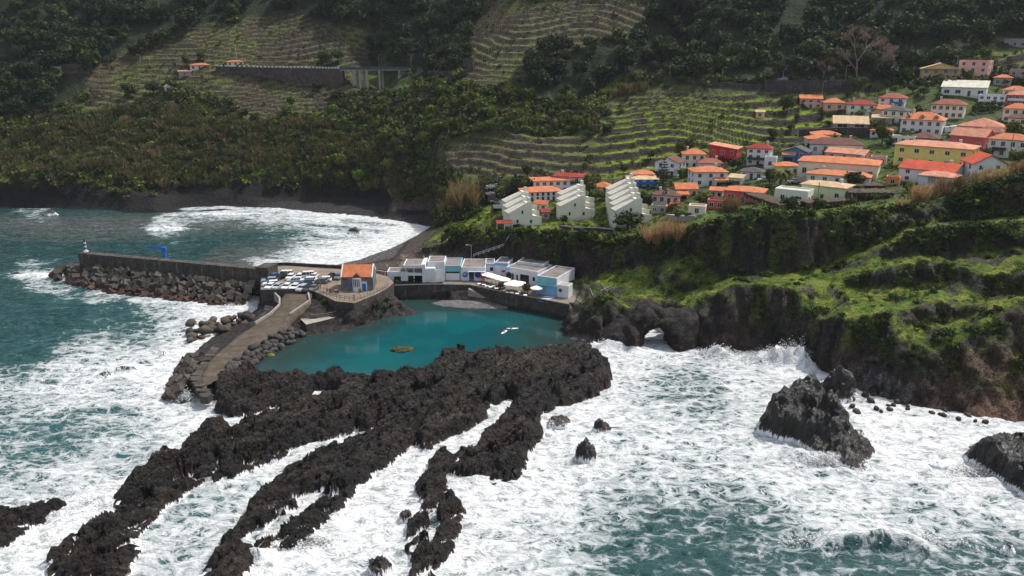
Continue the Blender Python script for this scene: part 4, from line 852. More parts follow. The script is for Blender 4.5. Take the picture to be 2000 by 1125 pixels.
def put_block(p, sc=1.0, label=None, group=None, flat=False):
    o = link('concrete_block', rb.choice(BLK)); o.location = p; o.scale = (sc,) * 3
    o.rotation_euler = (rb.uniform(-.75, .75), rb.uniform(-.75, .75), rb.uniform(0, 6.3)) if not flat else (rb.uniform(-.15,.15), rb.uniform(-.15,.15), rb.uniform(-.2,.2))
    tag(o, label, 'concrete block', group)
for r_, (off, z, n, s) in enumerate(((1.6, 3.9, 33, .88), (3.3, 2.9, 36, .90), (5.0, 1.9, 38, .88), (6.6, .9, 36, .85), (8.2, .1, 28, .75))):
    for i in range(n):
        t = (i + rb.uniform(.1, .9)) / n; deep = 1.0 + .25 * (1 - t) - .25 * sstep(.75, 1, t)
        p = A + D * (t * LEN * 1.0 + 1) + NV * (off * deep + rb.uniform(-.6, .6)); p.z = z * (1 - .25 * sstep(.8, 1, t)) + rb.uniform(-.5, .5)
        put_block(p, s * rb.uniform(.8, 1.15), 'dark concrete armour block tumbled in the heap along the breakwater wall', 'armour blocks along the breakwater')
for i in range(16):
    a = rb.uniform(0, 1); p = Vector(pz(100 + 70*a + rb.uniform(-8, 8), 543 - 22*a + rb.uniform(-6, 8), .6)); p.z = rb.uniform(.1, 1.2 + 2*a)
    put_block(p, rb.uniform(.7, 1.05), 'dark concrete block lying in the surf off the tip of the breakwater', 'blocks at the breakwater tip')
for i in range(46):
    t = rb.random(); a = rb.uniform(0, 1); P0 = Vector(pz(402 - 60*t + 6, 690 + 82*t, 1.5)); P1 = Vector(pz(362 - 40*t, 700 + 78*t, .4)); p = P0.lerp(P1, a); p.z = 1.9 - 1.6*a + rb.uniform(-.3, .4)
    put_block(p, rb.uniform(.6, .85), 'brown concrete block stacked against the outer bend of the causeway', 'blocks on the causeway bend')
for i in range(26):
    t = i / 26; p = Vector(pz(418 - 62*t if t < .6 else 381 + 60*(t - .6), 684 + 95*t, 2.3)); p.z = 2.1 + rb.uniform(-.15, .2)
    put_block(p, rb.uniform(.62, .8), 'tan squared concrete block set along the top of the causeway edge', 'squared blocks lining the causeway', True)
def rock_mesh(seed, sub, amp, f=1.0, sq=(1, 1, 1), mat=None, name='boulder', ridge=0.0, smooth=True):
    bm = bmesh.new(); bmesh.ops.create_icosphere(bm, subdivisions=sub, radius=1); co = np.array([v.co[:] for v in bm.verts]); fs = np.array([[v.index for v in f_.verts] for f_ in bm.faces]); bm.free()
    o = seed * 7.3; n = fbm(co[:, 0]*f + o, co[:, 1]*f, co[:, 2]*f, 4, .55, seed); rd = ridged(co[:, 0]*f*1.7 + o, co[:, 1]*f*1.7, co[:, 2]*f*1.7, 4, .55, seed + 3) - .35
    co = co * (1 + amp * n + ridge * rd)[:, None] * np.array(sq); return np_mesh(name, co, fs, mat, smooth)
def mat_boulder(name, a, b, wetz=True):
    t = NT(name); p = t.pos(); ob = t.obj(); n = t.noise(ob, 1.3, 5, .65); rnd = t.n('ShaderNodeObjectInfo').outputs['Random']; c = t.mix(rnd, a, b); c = t.mix(t.mapr(n, .35, .7), t.mix(.5, c, (.01, .01, .01)), c)
    if wetz: sep = t.n('ShaderNodeSeparateXYZ'); t.l(p, sep.inputs[0]); c = t.mix(t.mapr(sep.outputs[2], .2, 1.0, .8, 0), c, (.035, .02, .012))
    return t.done(t.pbr(c, .8, t.bump(n, .6, .12), .3))
M_BOULD = mat_boulder('grey_boulder', (.030, .028, .028), (.088, .080, .076)); M_BOULD2 = mat_boulder('brown_boulder', (.04, .032, .026), (.12, .10, .07))
BO = [rock_mesh(i, 2, .28, 1.0, (1, rb.uniform(.7, 1), rb.uniform(.55, .8)), M_BOULD) for i in range(6)]; BO2 = [rock_mesh(i + 20, 2, .4, .9, (1, rb.uniform(.7, 1), rb.uniform(.6, .85)), M_BOULD2) for i in range(5)]
def put_rock(me, p, s, label, group, cat='boulder', name='boulder', rot=None):
    o = link(name, me); o.location = p; o.scale = (s,) * 3; o.rotation_euler = rot or (rb.uniform(-.4, .4), rb.uniform(-.4, .4), rb.uniform(0, 6.3)); return tag(o, label, cat, group)
ptop = [pz(562,642,3.0), pz(520,662,2.7), pz(480,688,2.4), pz(448,714,2.1), pz(436,738,1.9)]; pbot = [pz(603,654,-.2), pz(566,676,-.2), pz(520,698,-.2), pz(488,718,-.2), pz(458,738,-.2)]
for i in range(150):
    t = rb.random() ** .95; a = rb.random(); p = along(ptop, t).lerp(along(pbot, t), a); p.z += rb.uniform(-.1, .35)
    put_rock(rb.choice(BO), p, rb.uniform(.65, 1.2), 'rounded grey boulder on the causeway slope facing the teal pool', 'boulders on the inner causeway slope')
for i in range(50):
    t = rb.random(); p = Vector(pz(362 + 128*t + rb.uniform(-6, 10), 652 - 34*t + rb.uniform(-10, 18)*(1 - .4*t), .7)); p.z = rb.uniform(.1, 1.9)
    put_rock(rb.choice(BO2), p, rb.uniform(.8, 1.6), 'brown boulder in the surf on the seaward side of the causeway', 'boulders on the outer causeway side')
for i in range(30):
    t = rb.random(); p = Vector(pz(500 + 44*t, 628 - 52*t*rb.uniform(.4, 1.0), 2.2)); p.z = 1.2 + 2.6*t*rb.uniform(.4, 1)
    put_rock(rb.choice(BO), p, rb.uniform(.9, 1.6), 'dark boulder packed below the curved kerb wall of the ramp', 'boulders below the kerb wall')
for i in range(30):
    p = Vector(pz(rb.uniform(1102, 1150), rb.uniform(664, 702), .7)); p.z = rb.uniform(.1, .8)
    put_rock(rb.choice(BO), p, rb.uniform(.4, .9), 'dark grey boulder in the pebble neck between pool and open sea', 'boulders between pool and sea')
for i in range(40):
    a, b = rb.uniform(1640, 1790), rb.uniform(722, 800)
    if b < 722 + max(0, (a - 1690)) * .45: continue
    p = Vector(pz(a, b, .8)); p.z = max(.1, float(height(p.x, p.y))) + .1; put_rock(rb.choice(BO2 + BO), p, rb.uniform(.4, 1.0), 'brown boulder on the stony cove below the right hand cliff', 'boulders in the stony cove')
for a, b in ((1820,806),(1840,811),(1862,800),(1890,812),(1905,822),(1872,818),(1925,824),(1738,800),(1712,798)):
    p = Vector(pz(a, b, .2)); put_rock(rb.choice(BO2), p, rb.uniform(.5, .9), 'small brown rock in the foam at the foot of the right hand cliff', 'rocks at the cliff foot')

# ------------------------------------------------------------------ sea rocks standing free in the water
def mat_searock():
    t = NT('wet_black_sea_rock'); p = t.pos(); n1 = t.noise(p, 1.1, 7, .68); n2 = t.noise(p, 5, 4, .6); v = t.voro(p, .9); sep = t.n('ShaderNodeSeparateXYZ'); t.l(p, sep.inputs[0]); z = sep.outputs[2]
    c = t.mix(t.mapr(n1, .3, .7), (.0045, .004, .004), (.019, .0145, .0125)); c = t.mix(t.mapr(z, .5, 2.2, .7, 0), c, (.045, .024, .016))
    nm = t.bump(t.math('ADD', t.math('ADD', t.math('MULTIPLY', n1, 1.2), t.math('MULTIPLY', n2, .35)), t.math('MULTIPLY', v, .6)), 1.0, .7)
    st = t.noise(t.scalev(p, (2.4, 2.4, .3)), 1.2, 4, .6, .6); fo = t.mapr(t.math('ADD', t.mapr(z, 2.3, .2), t.math('MULTIPLY', t.math('SUBTRACT', st, .5), 1.7)), .72, 1.0)
    mx = t.n('ShaderNodeMixShader'); t.l(fo, mx.inputs[0]); t.l(t.pbr(c, .36, nm, .6), mx.inputs[1]); t.l(t.pbr((.80, .81, .82), .7), mx.inputs[2]); return t.done(mx.outputs[0])
M_SROCK = mat_searock()
def sea_rock(px, py, w, h, label, seed, sub=4, dep=.8, rz=0, ridge=.35, amp=.4, name='sea_rock', mat=None, z=-.25):
    p = Vector(pz(px, py, 0)); s = F / depth(p.x, p.y, 0); rx = w / s / 2; hz = h / s
    me = rock_mesh(seed, sub, amp, 1.1, (rx, rx * dep, hz), mat or M_SROCK, name, ridge, False); o = link(name, me); o.location = (p.x, p.y + rx*dep*.5, z * hz); o.rotation_euler.z = rz; return tag(o, label, 'rock')
sea_rock(97, 420, 26, 9, 'small black rock breaking the surface at the far left of the bay', 1)
sea_rock(692, 456, 22, 13, 'lone black rock in the surf off the beach', 2)
sea_rock(740, 1122, 46, 40, 'black rock in the white foam at the bottom of the picture, between two lava fingers', 3)
sea_rock(1143, 900, 38, 42, 'upright dark rock standing in foam right of the lava fingers', 4, z=.0)
sea_rock(1175, 846, 36, 26, 'squat dark rock in foam behind the upright one', 5)
sea_rock(1090, 834, 50, 18, 'low flat black rock beside the rightmost lava finger', 6)
sea_rock(1075, 852, 22, 6, 'tiny flat rock just off the rightmost lava finger', 7)
sea_rock(905, 862, 26, 7, 'thin flat rock in the channel between two lava fingers', 8)
sea_rock(793, 1018, 24, 26, 'small dark rock left of the narrow washed lava finger', 9)
sea_rock(245, 724, 56, 9, 'long low reddish reef in the surf left of the causeway', 10, dep=.35)
sea_rock(205, 738, 34, 12, 'dark knob at the near end of the reddish reef', 11)
sea_rock(155, 725, 24, 6, 'small reddish rock awash left of the reef', 12)
sea_rock(82, 746, 10, 7, 'tiny black rock alone in the surf at the left', 13)
sea_rock(1972, 1078, 26, 14, 'small brown rock near the lower right corner', 14)
sea_rock(1838, 912, 44, 7, 'low flat rock awash left of the big right edge rock', 15)
sea_rock(1640, 780, 74, 50, 'rounded brown rock behind the tall sea stack, against the cove', 16, 5, z=.05, mat=M_LAVA if False else None)
sea_rock(318, 694, 14, 8, 'small dark rock in foam outside the causeway boulders', 17)
sea_rock(348, 656, 14, 6, 'small rock at the seaward end of the causeway boulders', 18)
o = sea_rock(784, 686, 40, 7, 'low mossy islet in the middle of the teal pool', 19, mat=mat_boulder('mossy_rock', (.05, .055, .01), (.07, .06, .02), False)); o.location.z = -.15
sea_rock(527, 695, 17, 6, 'yellow-green mossy rock at the pool edge by the causeway', 20, mat=mat_boulder('bright_mossy_rock', (.16, .17, .02), (.18, .18, .03), False))
# the big stack and the rock at the right edge: heightfield-like blobs with cliffed sides
def stack(name, poly, peaks, label, seed):
    W = [pz(a, b, 0)[:2] for a, b in poly]; xs = [q[0] for q in W]; ys = [q[1] for q in W]; s = .3; x0, x1, y0, y1 = min(xs)-3, max(xs)+3, min(ys)-3, max(ys)+4
    nx, ny = int((x1-x0)/s), int((y1-y0)/s); X, Yg = np.meshgrid(x0 + s*np.arange(nx), y0 + s*np.arange(ny)); wx = X + .8*fbm(X/3, Yg/3, oct=3, seed=seed); wy = Yg + .8*fbm(X/3, Yg/3, oct=3, seed=seed+1)
    ins = pip(wx, wy, W); d = poly_dist(wx, wy, W); h = np.full(X.shape, .8) ** 4
    for a, b, z, r in peaks:
        p = pz(a, b, z); h = h + (z * np.exp(-((X-p[0])**2 + (Yg-p[1])**2) / (2*r*r))) ** 4
    h = h ** .25 * .92
    h = h * (1 - np.exp(-d/.8)) + (ridged(X/4, Yg/4, h/5, 4, .6, seed+2) - .35) * np.minimum(d, 2) * .7 + .4*fbm(X/.9, Yg/.9, oct=3, seed=seed+3); h = np.where(ins, h, -np.minimum(d*2, 2.5))
    cv1, ce1 = cells(X/2.4 + h/5, Yg/2.4, seed); cv2, ce2 = cells(X/1.1, Yg/1.1 + h/4, seed+2); h = np.where(ins, h + np.minimum(d, 1) * ((cv1-.5)*.9 + (cv2-.5)*.55 - .5*np.exp(-ce1*9)), h); am = .42; V = np.stack([X + am*fbm(X/1.5, Yg/1.5, h/1.5, 4, .62, seed=seed+5), Yg + am*fbm(X/1.5, Yg/1.5, h/1.5, 4, .62, seed=seed+6), h], -1).reshape(-1, 3); Q = grid_faces(nx, ny); Q = Q[(h > -2.3).ravel()[Q].any(1)]
    c = V.mean(0); c[2] = 0; o = link(name, np_mesh(name, V - c, Q, M_SROCK, False)); o.location = c; return tag(o, label, 'sea stack')
stack('sea_stack', [(1484,845),(1483,828),(1500,805),(1530,790),(1575,778),(1620,780),(1652,800),(1660,830),(1690,850),(1709,872),(1706,895),(1692,926),(1665,925),(1635,915),(1600,890),(1560,868),(1520,858)],
      [(1592,726,11.5,2.6),(1560,738,10.2,2.6),(1532,752,9.3,2.6),(1506,772,8.2,2.8),(1625,760,9.8,2.0),(1642,790,7.5,2.0),(1535,795,6.8,3.4),(1590,795,7.0,3.0),(1625,815,6.0,2.6),(1685,850,4.2,2.2),(1670,880,3.2,2.0)], 'tall jagged black sea stack standing in the foam on the right', 210)
stack('sea_stack', [(1884,900),(1890,872),(1930,858),(2000,852),(2080,860),(2100,930),(2060,975),(2000,985),(1985,962),(1950,940),(1915,915)],
      [(1945,842,7.5,3.4),(2010,842,8,4),(2050,880,7,4),(1900,862,4.5,2.2),(1980,890,6,3)], 'broad black rock cut by the right edge of the picture', 240)
# ------------------------------------------------------------------ houses
M_FRAME = flat_mat('white_window_frame', (.50, .50, .50), .6, .1); M_SHUT = flat_mat('dark_green_shutter', (.03, .075, .05), .6, .2); M_BROWNS = flat_mat('dark_brown_shutter', (.06, .035, .025), .6, .2)
M_DOOR = flat_mat('brown_door', (.10, .055, .035), .6, .2); M_CHIM = flat_mat('chimney_render', (.60, .56, .52), .85, .2)
WIN_ME = {}
def win_mesh(w, h, fm, pm=None):
    k = (round(w, 1), round(h, 1), fm.name, pm.name if pm else '')
    if k not in WIN_ME:
        w, h = k[0], k[1]; m = MB().mat(pm or M_GLASS).box(-w/2, w/2, -.03, .10, 0, h); m.mat(fm); t = .12
        m.box(-w/2 - t, w/2 + t, -.07, .11, -t, 0).box(-w/2 - t, w/2 + t, -.07, .11, h, h + t).box(-w/2 - t, -w/2, -.07, .11, 0, h).box(w/2, w/2 + t, -.07, .11, 0, h)
        if w > 1.0: m.box(-.05, .05, -.06, .11, 0, h)
        WIN_ME[k] = m.mesh('window')
    return WIN_ME[k]
def add_win(parent, face, u, z, w=1.0, h=1.3, fm=None, pm=None, name='window', W=0, D=0):
    """face 0 front (-y), 1 right (+x), 2 left (-x); u along the face from its middle"""
    o = link(name, win_mesh(w, h, fm or M_FRAME, pm), parent)
    if face == 0: o.location = (u, -D/2, z)
    elif face == 1: o.location = (W/2, u, z); o.rotation_euler.z = R(90)
    else: o.location = (-W/2, u, z); o.rotation_euler.z = R(-90)
    return o
def hip_roof(m, W, D, z, rise, ov=.5, ridge=None, th=.22):
    W2, D2 = W/2 + ov, D/2 + ov
    if W >= D: r = (W - D) / 2 if ridge is None else ridge; a, b = (-r, 0), (r, 0)
    else: r = (D - W) / 2 if ridge is None else ridge; a, b = (0, -r), (0, r)
    v = [(-W2,-D2,z), (W2,-D2,z), (W2,D2,z), (-W2,D2,z), (-W2,-D2,z+th), (W2,-D2,z+th), (W2,D2,z+th), (-W2,D2,z+th), (a[0],a[1],z+th+rise), (b[0],b[1],z+th+rise)]
    f = [(3,2,1,0), (0,1,5,4), (1,2,6,5), (2,3,7,6), (3,0,4,7)]
    f += [(4,5,9,8), (5,6,9), (6,7,8,9), (7,4,8)] if W >= D else [(4,5,8), (5,6,9,8), (6,7,9), (7,4,8,9)]
    m.add(v, f)
def gable_roof(m, W, D, z, rise, ov=.4, along_x=True, th=.22):
    if along_x:
        y = D/2 + ov; prof = [(-y, z - ov*rise/(D/2)), (0, z + rise), (y, z - ov*rise/(D/2)), (y, z - ov*rise/(D/2) + th), (0, z + rise + th*1.2), (-y, z - ov*rise/(D/2) + th)]
        n = 6; vs = [(-W/2 - ov, p[0], p[1]) for p in prof] + [(W/2 + ov, p[0], p[1]) for p in prof]
    else:
        y = W/2 + ov; prof = [(-y, z - ov*rise/(W/2)), (0, z + rise), (y, z - ov*rise/(W/2)), (y, z - ov*rise/(W/2) + th), (0, z + rise + th*1.2), (-y, z - ov*rise/(W/2) + th)]
        n = 6; vs = [(p[0], -D/2 - ov, p[1]) for p in prof] + [(p[0], D/2 + ov, p[1]) for p in prof]
    fs = [(i, (i+1) % n, n + (i+1) % n, n + i) for i in range(n)] + [(0,1,4,5), (1,2,3,4), (n,n+5,n+4,n+1), (n+1,n+4,n+3,n+2)]; m.add(vs, fs)
WALLC = {'white': (.70,.70,.72), 'cream': (.76,.69,.55), 'pink': (.74,.40,.36), 'red': (.52,.035,.035), 'rose': (.60,.12,.13), 'yellow': (.72,.62,.20), 'green': (.62,.68,.42), 'blue': (.07,.18,.38), 'sky': (.42,.58,.80), 'grey': (.34,.32,.31),
         'peach': (.78,.45,.30), 'ochre': (.70,.47,.19), 'orange': (.75,.24,.09), 'concrete': (.30,.285,.275), 'ivory': (.74,.72,.64), 'palepink': (.74,.58,.56)}
FOOT = []
def house(name, label, x0, x1, ytop, yeave, ybase, yaw, wall, roof, kind='hip', ratio=.75, wins=(3, 2), side=(2,), chim=True, cat='house', extra=None, fm=None, shut=None, door=True, wsize=None, base=None, rise=None):
    cxp = (x0 + x1) / 2; P = Vector(cast([cxp], [ybase])[0]) if base is None else Vector(base); s = F / depth(P.x, P.y, P.z)
    Wt = (x1 - x0) / s; th = R(yaw); W = Wt / (math.cos(th) + ratio * abs(math.sin(th))); D = W * ratio; el = math.atan2(H - P.z, P.y)
    hw = max(2.4, (ybase - yeave) / s / math.cos(el)); rs = rise or max(.7, ((yeave - ytop) / s - D/2 * math.sin(el)) / math.cos(el))
    back = (D * math.cos(th) + W * abs(math.sin(th))) / 2; lat = math.atan2(P.x, P.y)
    c = P + Vector((math.sin(lat), math.cos(lat), 0)) * back * .96
    e = empty(name, (c.x, c.y, P.z), th - lat, label, cat)
    FOOT.append((c.x, c.y, max(W, D) * .6 + .8))
    wm = wallm(WALLC[wall] if isinstance(wall, str) else wall); zb = -4.0
    m = MB().mat(wm)
    if kind == 'gablefront': m.prism([(-W/2,-D/2), (W/2,-D/2), (W/2,D/2), (-W/2,D/2)], zb, hw); m.add([(-W/2,-D/2,hw), (W/2,-D/2,hw), (0,-D/2,hw+rs), (-W/2,D/2,hw), (W/2,D/2,hw), (0,D/2,hw+rs)], [(0,1,2), (4,3,5), (0,2,5,3), (1,4,5,2)])
    elif kind == 'gable': m.prism([(-W/2,-D/2), (W/2,-D/2), (W/2,D/2), (-W/2,D/2)], zb, hw); m.add([(-W/2,-D/2,hw), (-W/2,D/2,hw), (-W/2,0,hw+rs), (W/2,-D/2,hw), (W/2,D/2,hw), (W/2,0,hw+rs)], [(0,2,1), (3,4,5), (0,3,5,2), (1,2,5,4)])
    elif kind == 'shed': m.prism([(-W/2,-D/2), (W/2,-D/2), (W/2,D/2), (-W/2,D/2)], zb, [hw, hw, hw + rs, hw + rs])
    elif kind == 'shedx': m.prism([(-W/2,-D/2), (W/2,-D/2), (W/2,D/2), (-W/2,D/2)], zb, [hw + rs, hw, hw, hw + rs])
    else: m.prism([(-W/2,-D/2), (W/2,-D/2), (W/2,D/2), (-W/2,D/2)], zb, hw)
    m.build('wall', e)
    rm = M_TILE[roof] if isinstance(roof, str) else roof; m = MB().mat(rm)
    if kind == 'hip': hip_roof(m, W, D, hw + .003, rs)
    elif kind == 'pyramid': hip_roof(m, W, D, hw + .003, rs, ridge=0)
    elif kind == 'gable': gable_roof(m, W, D, hw + .05, rs)
    elif kind == 'gablefront': gable_roof(m, W, D, hw + .05, rs, along_x=False)
    elif kind in ('shed', 'shedx'):
        o_ = .45; q = [(-W/2-o_,-D/2-o_), (W/2+o_,-D/2-o_), (W/2+o_,D/2+o_), (-W/2-o_,D/2+o_)]; zs = [hw, hw, hw+rs, hw+rs] if kind == 'shed' else [hw+rs, hw, hw, hw+rs]; m.prism(q, [z_ + .004 for z_ in zs], [z_ + .24 for z_ in zs])
    else:  # flat with parapet
        m = MB().mat(rm); m.box(-W/2+.25, W/2-.25, -D/2+.25, D/2-.25, hw - .3, hw + .003); m.mat(wm); pw = .25
        m.box(-W/2-.004, W/2+.004, -D/2-.004, -D/2+pw, hw + .002, hw+.4).box(-W/2-.004, W/2+.004, D/2-pw, D/2+.004, hw + .002, hw+.4).box(-W/2-.004, -W/2+pw, -D/2+pw, D/2-pw, hw + .002, hw+.4).box(W/2-pw, W/2+.004, -D/2+pw, D/2-pw, hw + .002, hw+.4)
    ro = m.build('roof', e)
    rr = random.Random(int(x0 * 31 + ybase))
    if chim and kind in ('hip', 'gable', 'pyramid', 'gablefront'):
        cx_ = rr.choice((-1, 1)) * W * .28; MB().mat(M_CHIM).box(cx_ - .35, cx_ + .35, D*.12, D*.12 + .7, hw + .3, hw + rs + .75).box(cx_ - .45, cx_ + .45, D*.12 - .1, D*.12 + .8, hw + rs + .752, hw + rs + .95).build('chimney', ro)
    n, fl = wins; fh = hw / max(fl, 1)
    for f_ in range(fl):
        for i in range(n):
            u = -W/2 + W * (i + .5) / n; w_ = min(1.15, W / n * .5); h_ = min(1.35, fh * .5)
            if wsize: w_, h_ = wsize
            if door and f_ == 0 and i == n // 2 and fl * n > 2: add_win(e, 0, u, .05, 1.0, min(2.1, fh * .8), fm, M_DOOR, 'door', W, D)
            else: add_win(e, 0, u, f_ * fh + fh * .32, w_, h_, fm, shut, 'window', W, D)
    if side and abs(yaw) > 8:
        sn = side[0]; fc = 2 if yaw > 0 else 1
        fc = 1 if yaw < 0 else 2
        for f_ in range(fl):
            for i in range(sn):
                u = -D/2 + D * (i + .5) / sn; add_win(e, fc, u, f_ * fh + fh * .32, min(1.0, D / sn * .45), min(1.3, fh * .5), fm, shut, 'window', W, D)
    if extra: extra(e, W, D, hw, rs)
    return e
def balcony(f=.6, z=.52, depth_=1.2, mat=None, x=0):
    def g(e, W, D, hw, rs):
        m = MB().mat(mat or M_WHITE); w = W * f; y = -D/2; x0 = x * W
        m.box(x0 - w/2, x0 + w/2, y - depth_, y - .002, hw*z - .15, hw*z).box(x0 - w/2, x0 + w/2, y - depth_, y - depth_ + .08, hw*z + .003, hw*z + .85)
        m.box(x0 - w/2, x0 - w/2 + .08, y - depth_ + .083, y - .002, hw*z + .003, hw*z + .85).box(x0 + w/2 - .08, x0 + w/2, y - depth_ + .083, y - .002, hw*z + .003, hw*z + .85); m.build('balcony', e)
    return g
def annex(f0, f1, d_, h0, h1, roof, wall='white', garage=False):
    def g(e, W, D, hw, rs):
        x0, x1 = W*f0, W*f1; y = -D/2; m = MB().mat(wallm(WALLC[wall])); m.box(x0, x1, y - d_, y - .003, -4, h0); m.build('porch', e)
        m = MB().mat(M_TILE[roof]); m.prism([(x0-.3, y-d_-.4), (x1+.3, y-d_-.4), (x1+.3, y-.003), (x0-.3, y-.003)], [h0+.003]*2 + [h1]*2, [h0+.2]*2 + [h1+.2]*2); m.build('porch_roof', e)
        m = MB().mat(flat_mat('garage_door_grey', (.30,.33,.35), .6) if garage else M_DARK); m.box(x0+.5, x1-.5, y-d_-.05, y-d_-.002, .1, h0*.78); m.build('garage_door' if garage else 'porch_opening', e)
    return g
def dormers(n, wall='white', roof='orange'):
    def g(e, W, D, hw, rs):
        for i in range(n):
            x = -W/2 + W*(i+.5)/n; y = -D/2 + .9; m = MB().mat(wallm(WALLC[wall])); m.box(x-.7, x+.7, y, y+1.8, hw+.25, hw+1.5); d = m.build('dormer', e)
            MB().mat(M_TILE[roof]).add([(x-.95,y-.2,hw+1.503), (x+.95,y-.2,hw+1.503), (x,y-.2,hw+2.1), (x-.95,y+2.2,hw+1.503), (x+.95,y+2.2,hw+1.503), (x,y+2.2,hw+2.1)], [(0,1,2), (3,5,4), (0,2,5,3), (1,4,5,2), (0,3,4,1)]).build('dormer_roof', d)
            MB().mat(M_GLASS).box(x-.42, x+.42, y-.04, y-.002, hw+.5, hw+1.3).build('dormer_window', d)
    return g
def multi(*gs):
    def g(*a):
        for q in gs: q(*a)
    return g
def stilts(mat_, n=5):
    def g(e, W, D, hw, rs):
        m = MB().mat(M_CONC)
        for i in range(n): x = -W/2 + W*i/(n-1); m.box(x-.15, x+.15, -D/2-1.6, -D/2-1.3, 0, hw)
        m.box(-W/2-.2, W/2+.2, -D/2-1.7, -D/2-.003, hw, hw+.2); m.build('veranda', e)
    return g
h = house
h('white_house', 'long white building with a bright orange roof, upper of a pair by the car street', 1034, 1123, 349, 355, 378, 12, 'white', 'orange', wins=(6, 2), ratio=.55, chim=False, door=False, cat='building')
h('white_house', 'white orange-roofed building with a row of arched windows, lower of the pair by the street', 1013, 1097, 366, 377, 397, 14, 'white', 'orange', wins=(7, 2), ratio=.6, chim=False, door=False, cat='building', wsize=(.8, 1.5))
h('white_house', 'white house with dark red roof and green balconies behind the long orange-roofed building', 1079, 1144, 339, 347, 369, -12, 'white', 'red', wins=(3, 2), shut=M_SHUT, extra=balcony(.5, .5, 1.2, M_SHUT, .25))
h('bungalow', 'small ochre bungalow with bright orange pyramid roof and dark doors', 1158, 1197, 356, 367, 381, -14, 'ochre', 'orange', 'pyramid', wins=(2, 1), chim=False, wsize=(1.6, 1.9), door=False)
h('white_house', 'white house with orange roof half hidden behind the sky blue house', 1232, 1276, 333, 342, 360, 10, 'white', 'orange', wins=(2, 2))
h('blue_house', 'sky blue house with tan roof and blue balcony below the white dark-roofed house', 1222, 1286, 343, 352, 366, 10, 'sky', 'tan', wins=(4, 2), extra=balcony(.9, .5, 1.4, M_BLUE), cat='house')
h('white_house', 'white gabled house with dark brown roof and stepped terraces left of the tall pine', 1278, 1338, 307, 319, 345, -24, 'white', 'brown', 'gablefront', wins=(2, 2), chim=False, extra=balcony(.8, .45, 1.6))
h('cream_house', 'cream house with bright orange hip roof left of the red house', 1330, 1376, 292, 303, 330, 8, 'cream', 'orange', wins=(3, 2))
h('white_house', 'white cube house with orange hip roof, black shutters and an orange awning over its porch', 1342, 1418, 326, 338, 365, 16, 'white', 'orange', wins=(3, 2), shut=M_DARK, extra=annex(.1, .52, 2.0, 2.3, 3.0, 'orange'))
h('red_house', 'bright red two-storey house with a sloping salmon roof', 1384, 1446, 282, 292, 322, -14, 'red', 'salmon', 'shedx', wins=(3, 2), ratio=.8, chim=False, extra=balcony(.45, .45, 1.3, flat_mat('red_render', (.5,.03,.03)), .25))
h('white_house', 'low white house with dark red-brown roof in front of the red house', 1360, 1410, 310, 320, 336, 8, 'white', 'rust', wins=(3, 1))
h('white_house', 'white three-storey house with dark red roof and brown balconies', 1458, 1506, 281, 292, 323, -8, 'white', 'red', wins=(3, 3), extra=balcony(.9, .36, 1.2, M_BROWNS))
h('blue_house', 'deep blue house with dark pitched roof', 1529, 1582, 287, 298, 321, -14, 'blue', 'grey', 'gablefront', wins=(2, 2), chim=False, extra=annex(-.48, .02, 1.6, 3.2, 4.2, 'salmon', 'blue'))
h('white_house', 'long white house with brown hip roof beside the deep blue house', 1580, 1679, 270, 284, 302, 5, 'white', 'brown', wins=(5, 1), ratio=.45)
h('white_house', 'white house with orange roof tucked behind the long brown-roofed one', 1570, 1623, 264, 273, 290, 10, 'white', 'orange', wins=(3, 1), chim=False)
h('white_house', 'house with flared orange roof highest in the group above the deep blue house', 1582, 1638, 256, 264, 276, 8, 'cream', 'orange', wins=(3, 1), chim=False)
h('pink_house', 'house with faded terracotta roof and pink gable above the big cream house', 1613, 1698, 292, 302, 316, -18, 'pink', 'salmon', 'gable', wins=(3, 1), ratio=.6, chim=False)
h('cream_house', 'big cream house with wide orange hip roof and five front windows', 1560, 1712, 307, 321, 353, -6, 'cream', 'orange', wins=(6, 1), ratio=.5, wsize=(1.2, 1.7), door=False)
h('white_house', 'white house with orange roof directly in front of the big cream house', 1577, 1698, 334, 345, 363, -8, 'white', 'orange', wins=(5, 1), ratio=.45)
h('white_house', 'plain white flat-roofed house on the cliff top beside the pale green house', 1512, 1585, 369, 375, 402, -16, 'ivory', 'cream', 'flat', wins=(2, 1), ratio=.6, door=False)
h('green_house', 'pale green house with tan roof on the cliff top', 1564, 1660, 356, 367, 396, -18, 'green', 'tan', wins=(3, 1), ratio=.6)
h('yellow_house', 'large yellow house with pale salmon roof and a tall yellow chimney', 1749, 1898, 277, 290, 328, -12, 'yellow', 'salmon', wins=(5, 2), ratio=.5, wsize=(1.3, 1.2), door=False)
h('white_house', 'white house with dark orange gable roof in front of the yellow house', 1757, 1876, 318, 336, 362, -20, 'white', 'terra', 'gable', wins=(3, 2), ratio=.6)
h('garage', 'white garage with pale orange roof at the lower right of the yellow house', 1796, 1868, 336, 347, 366, -12, 'white', 'salmon', wins=(1, 1), ratio=.7, chim=False, wsize=(4.5, 2.3), door=False, shut=flat_mat('garage_door_grey', (.30,.33,.35), .6), cat='garage')
h('white_house', 'white gabled house with outside stair and terracotta roof at the cliff edge on the right', 1877, 1955, 301, 322, 352, 24, 'white', 'terra', 'gablefront', wins=(2, 2), ratio=.9, chim=False)
h('rose_house', 'rose pink house with large pale salmon roof right of the yellow house', 1856, 1932, 253, 268, 296, -20, 'rose', 'salmon', 'gable', wins=(3, 1), ratio=.7, chim=False)
h('white_house', 'house with the widest salmon pyramid roof on the right', 1875, 1960, 232, 250, 262, -8, 'white', 'salmon', 'pyramid', wins=(4, 1), ratio=.6, chim=False)
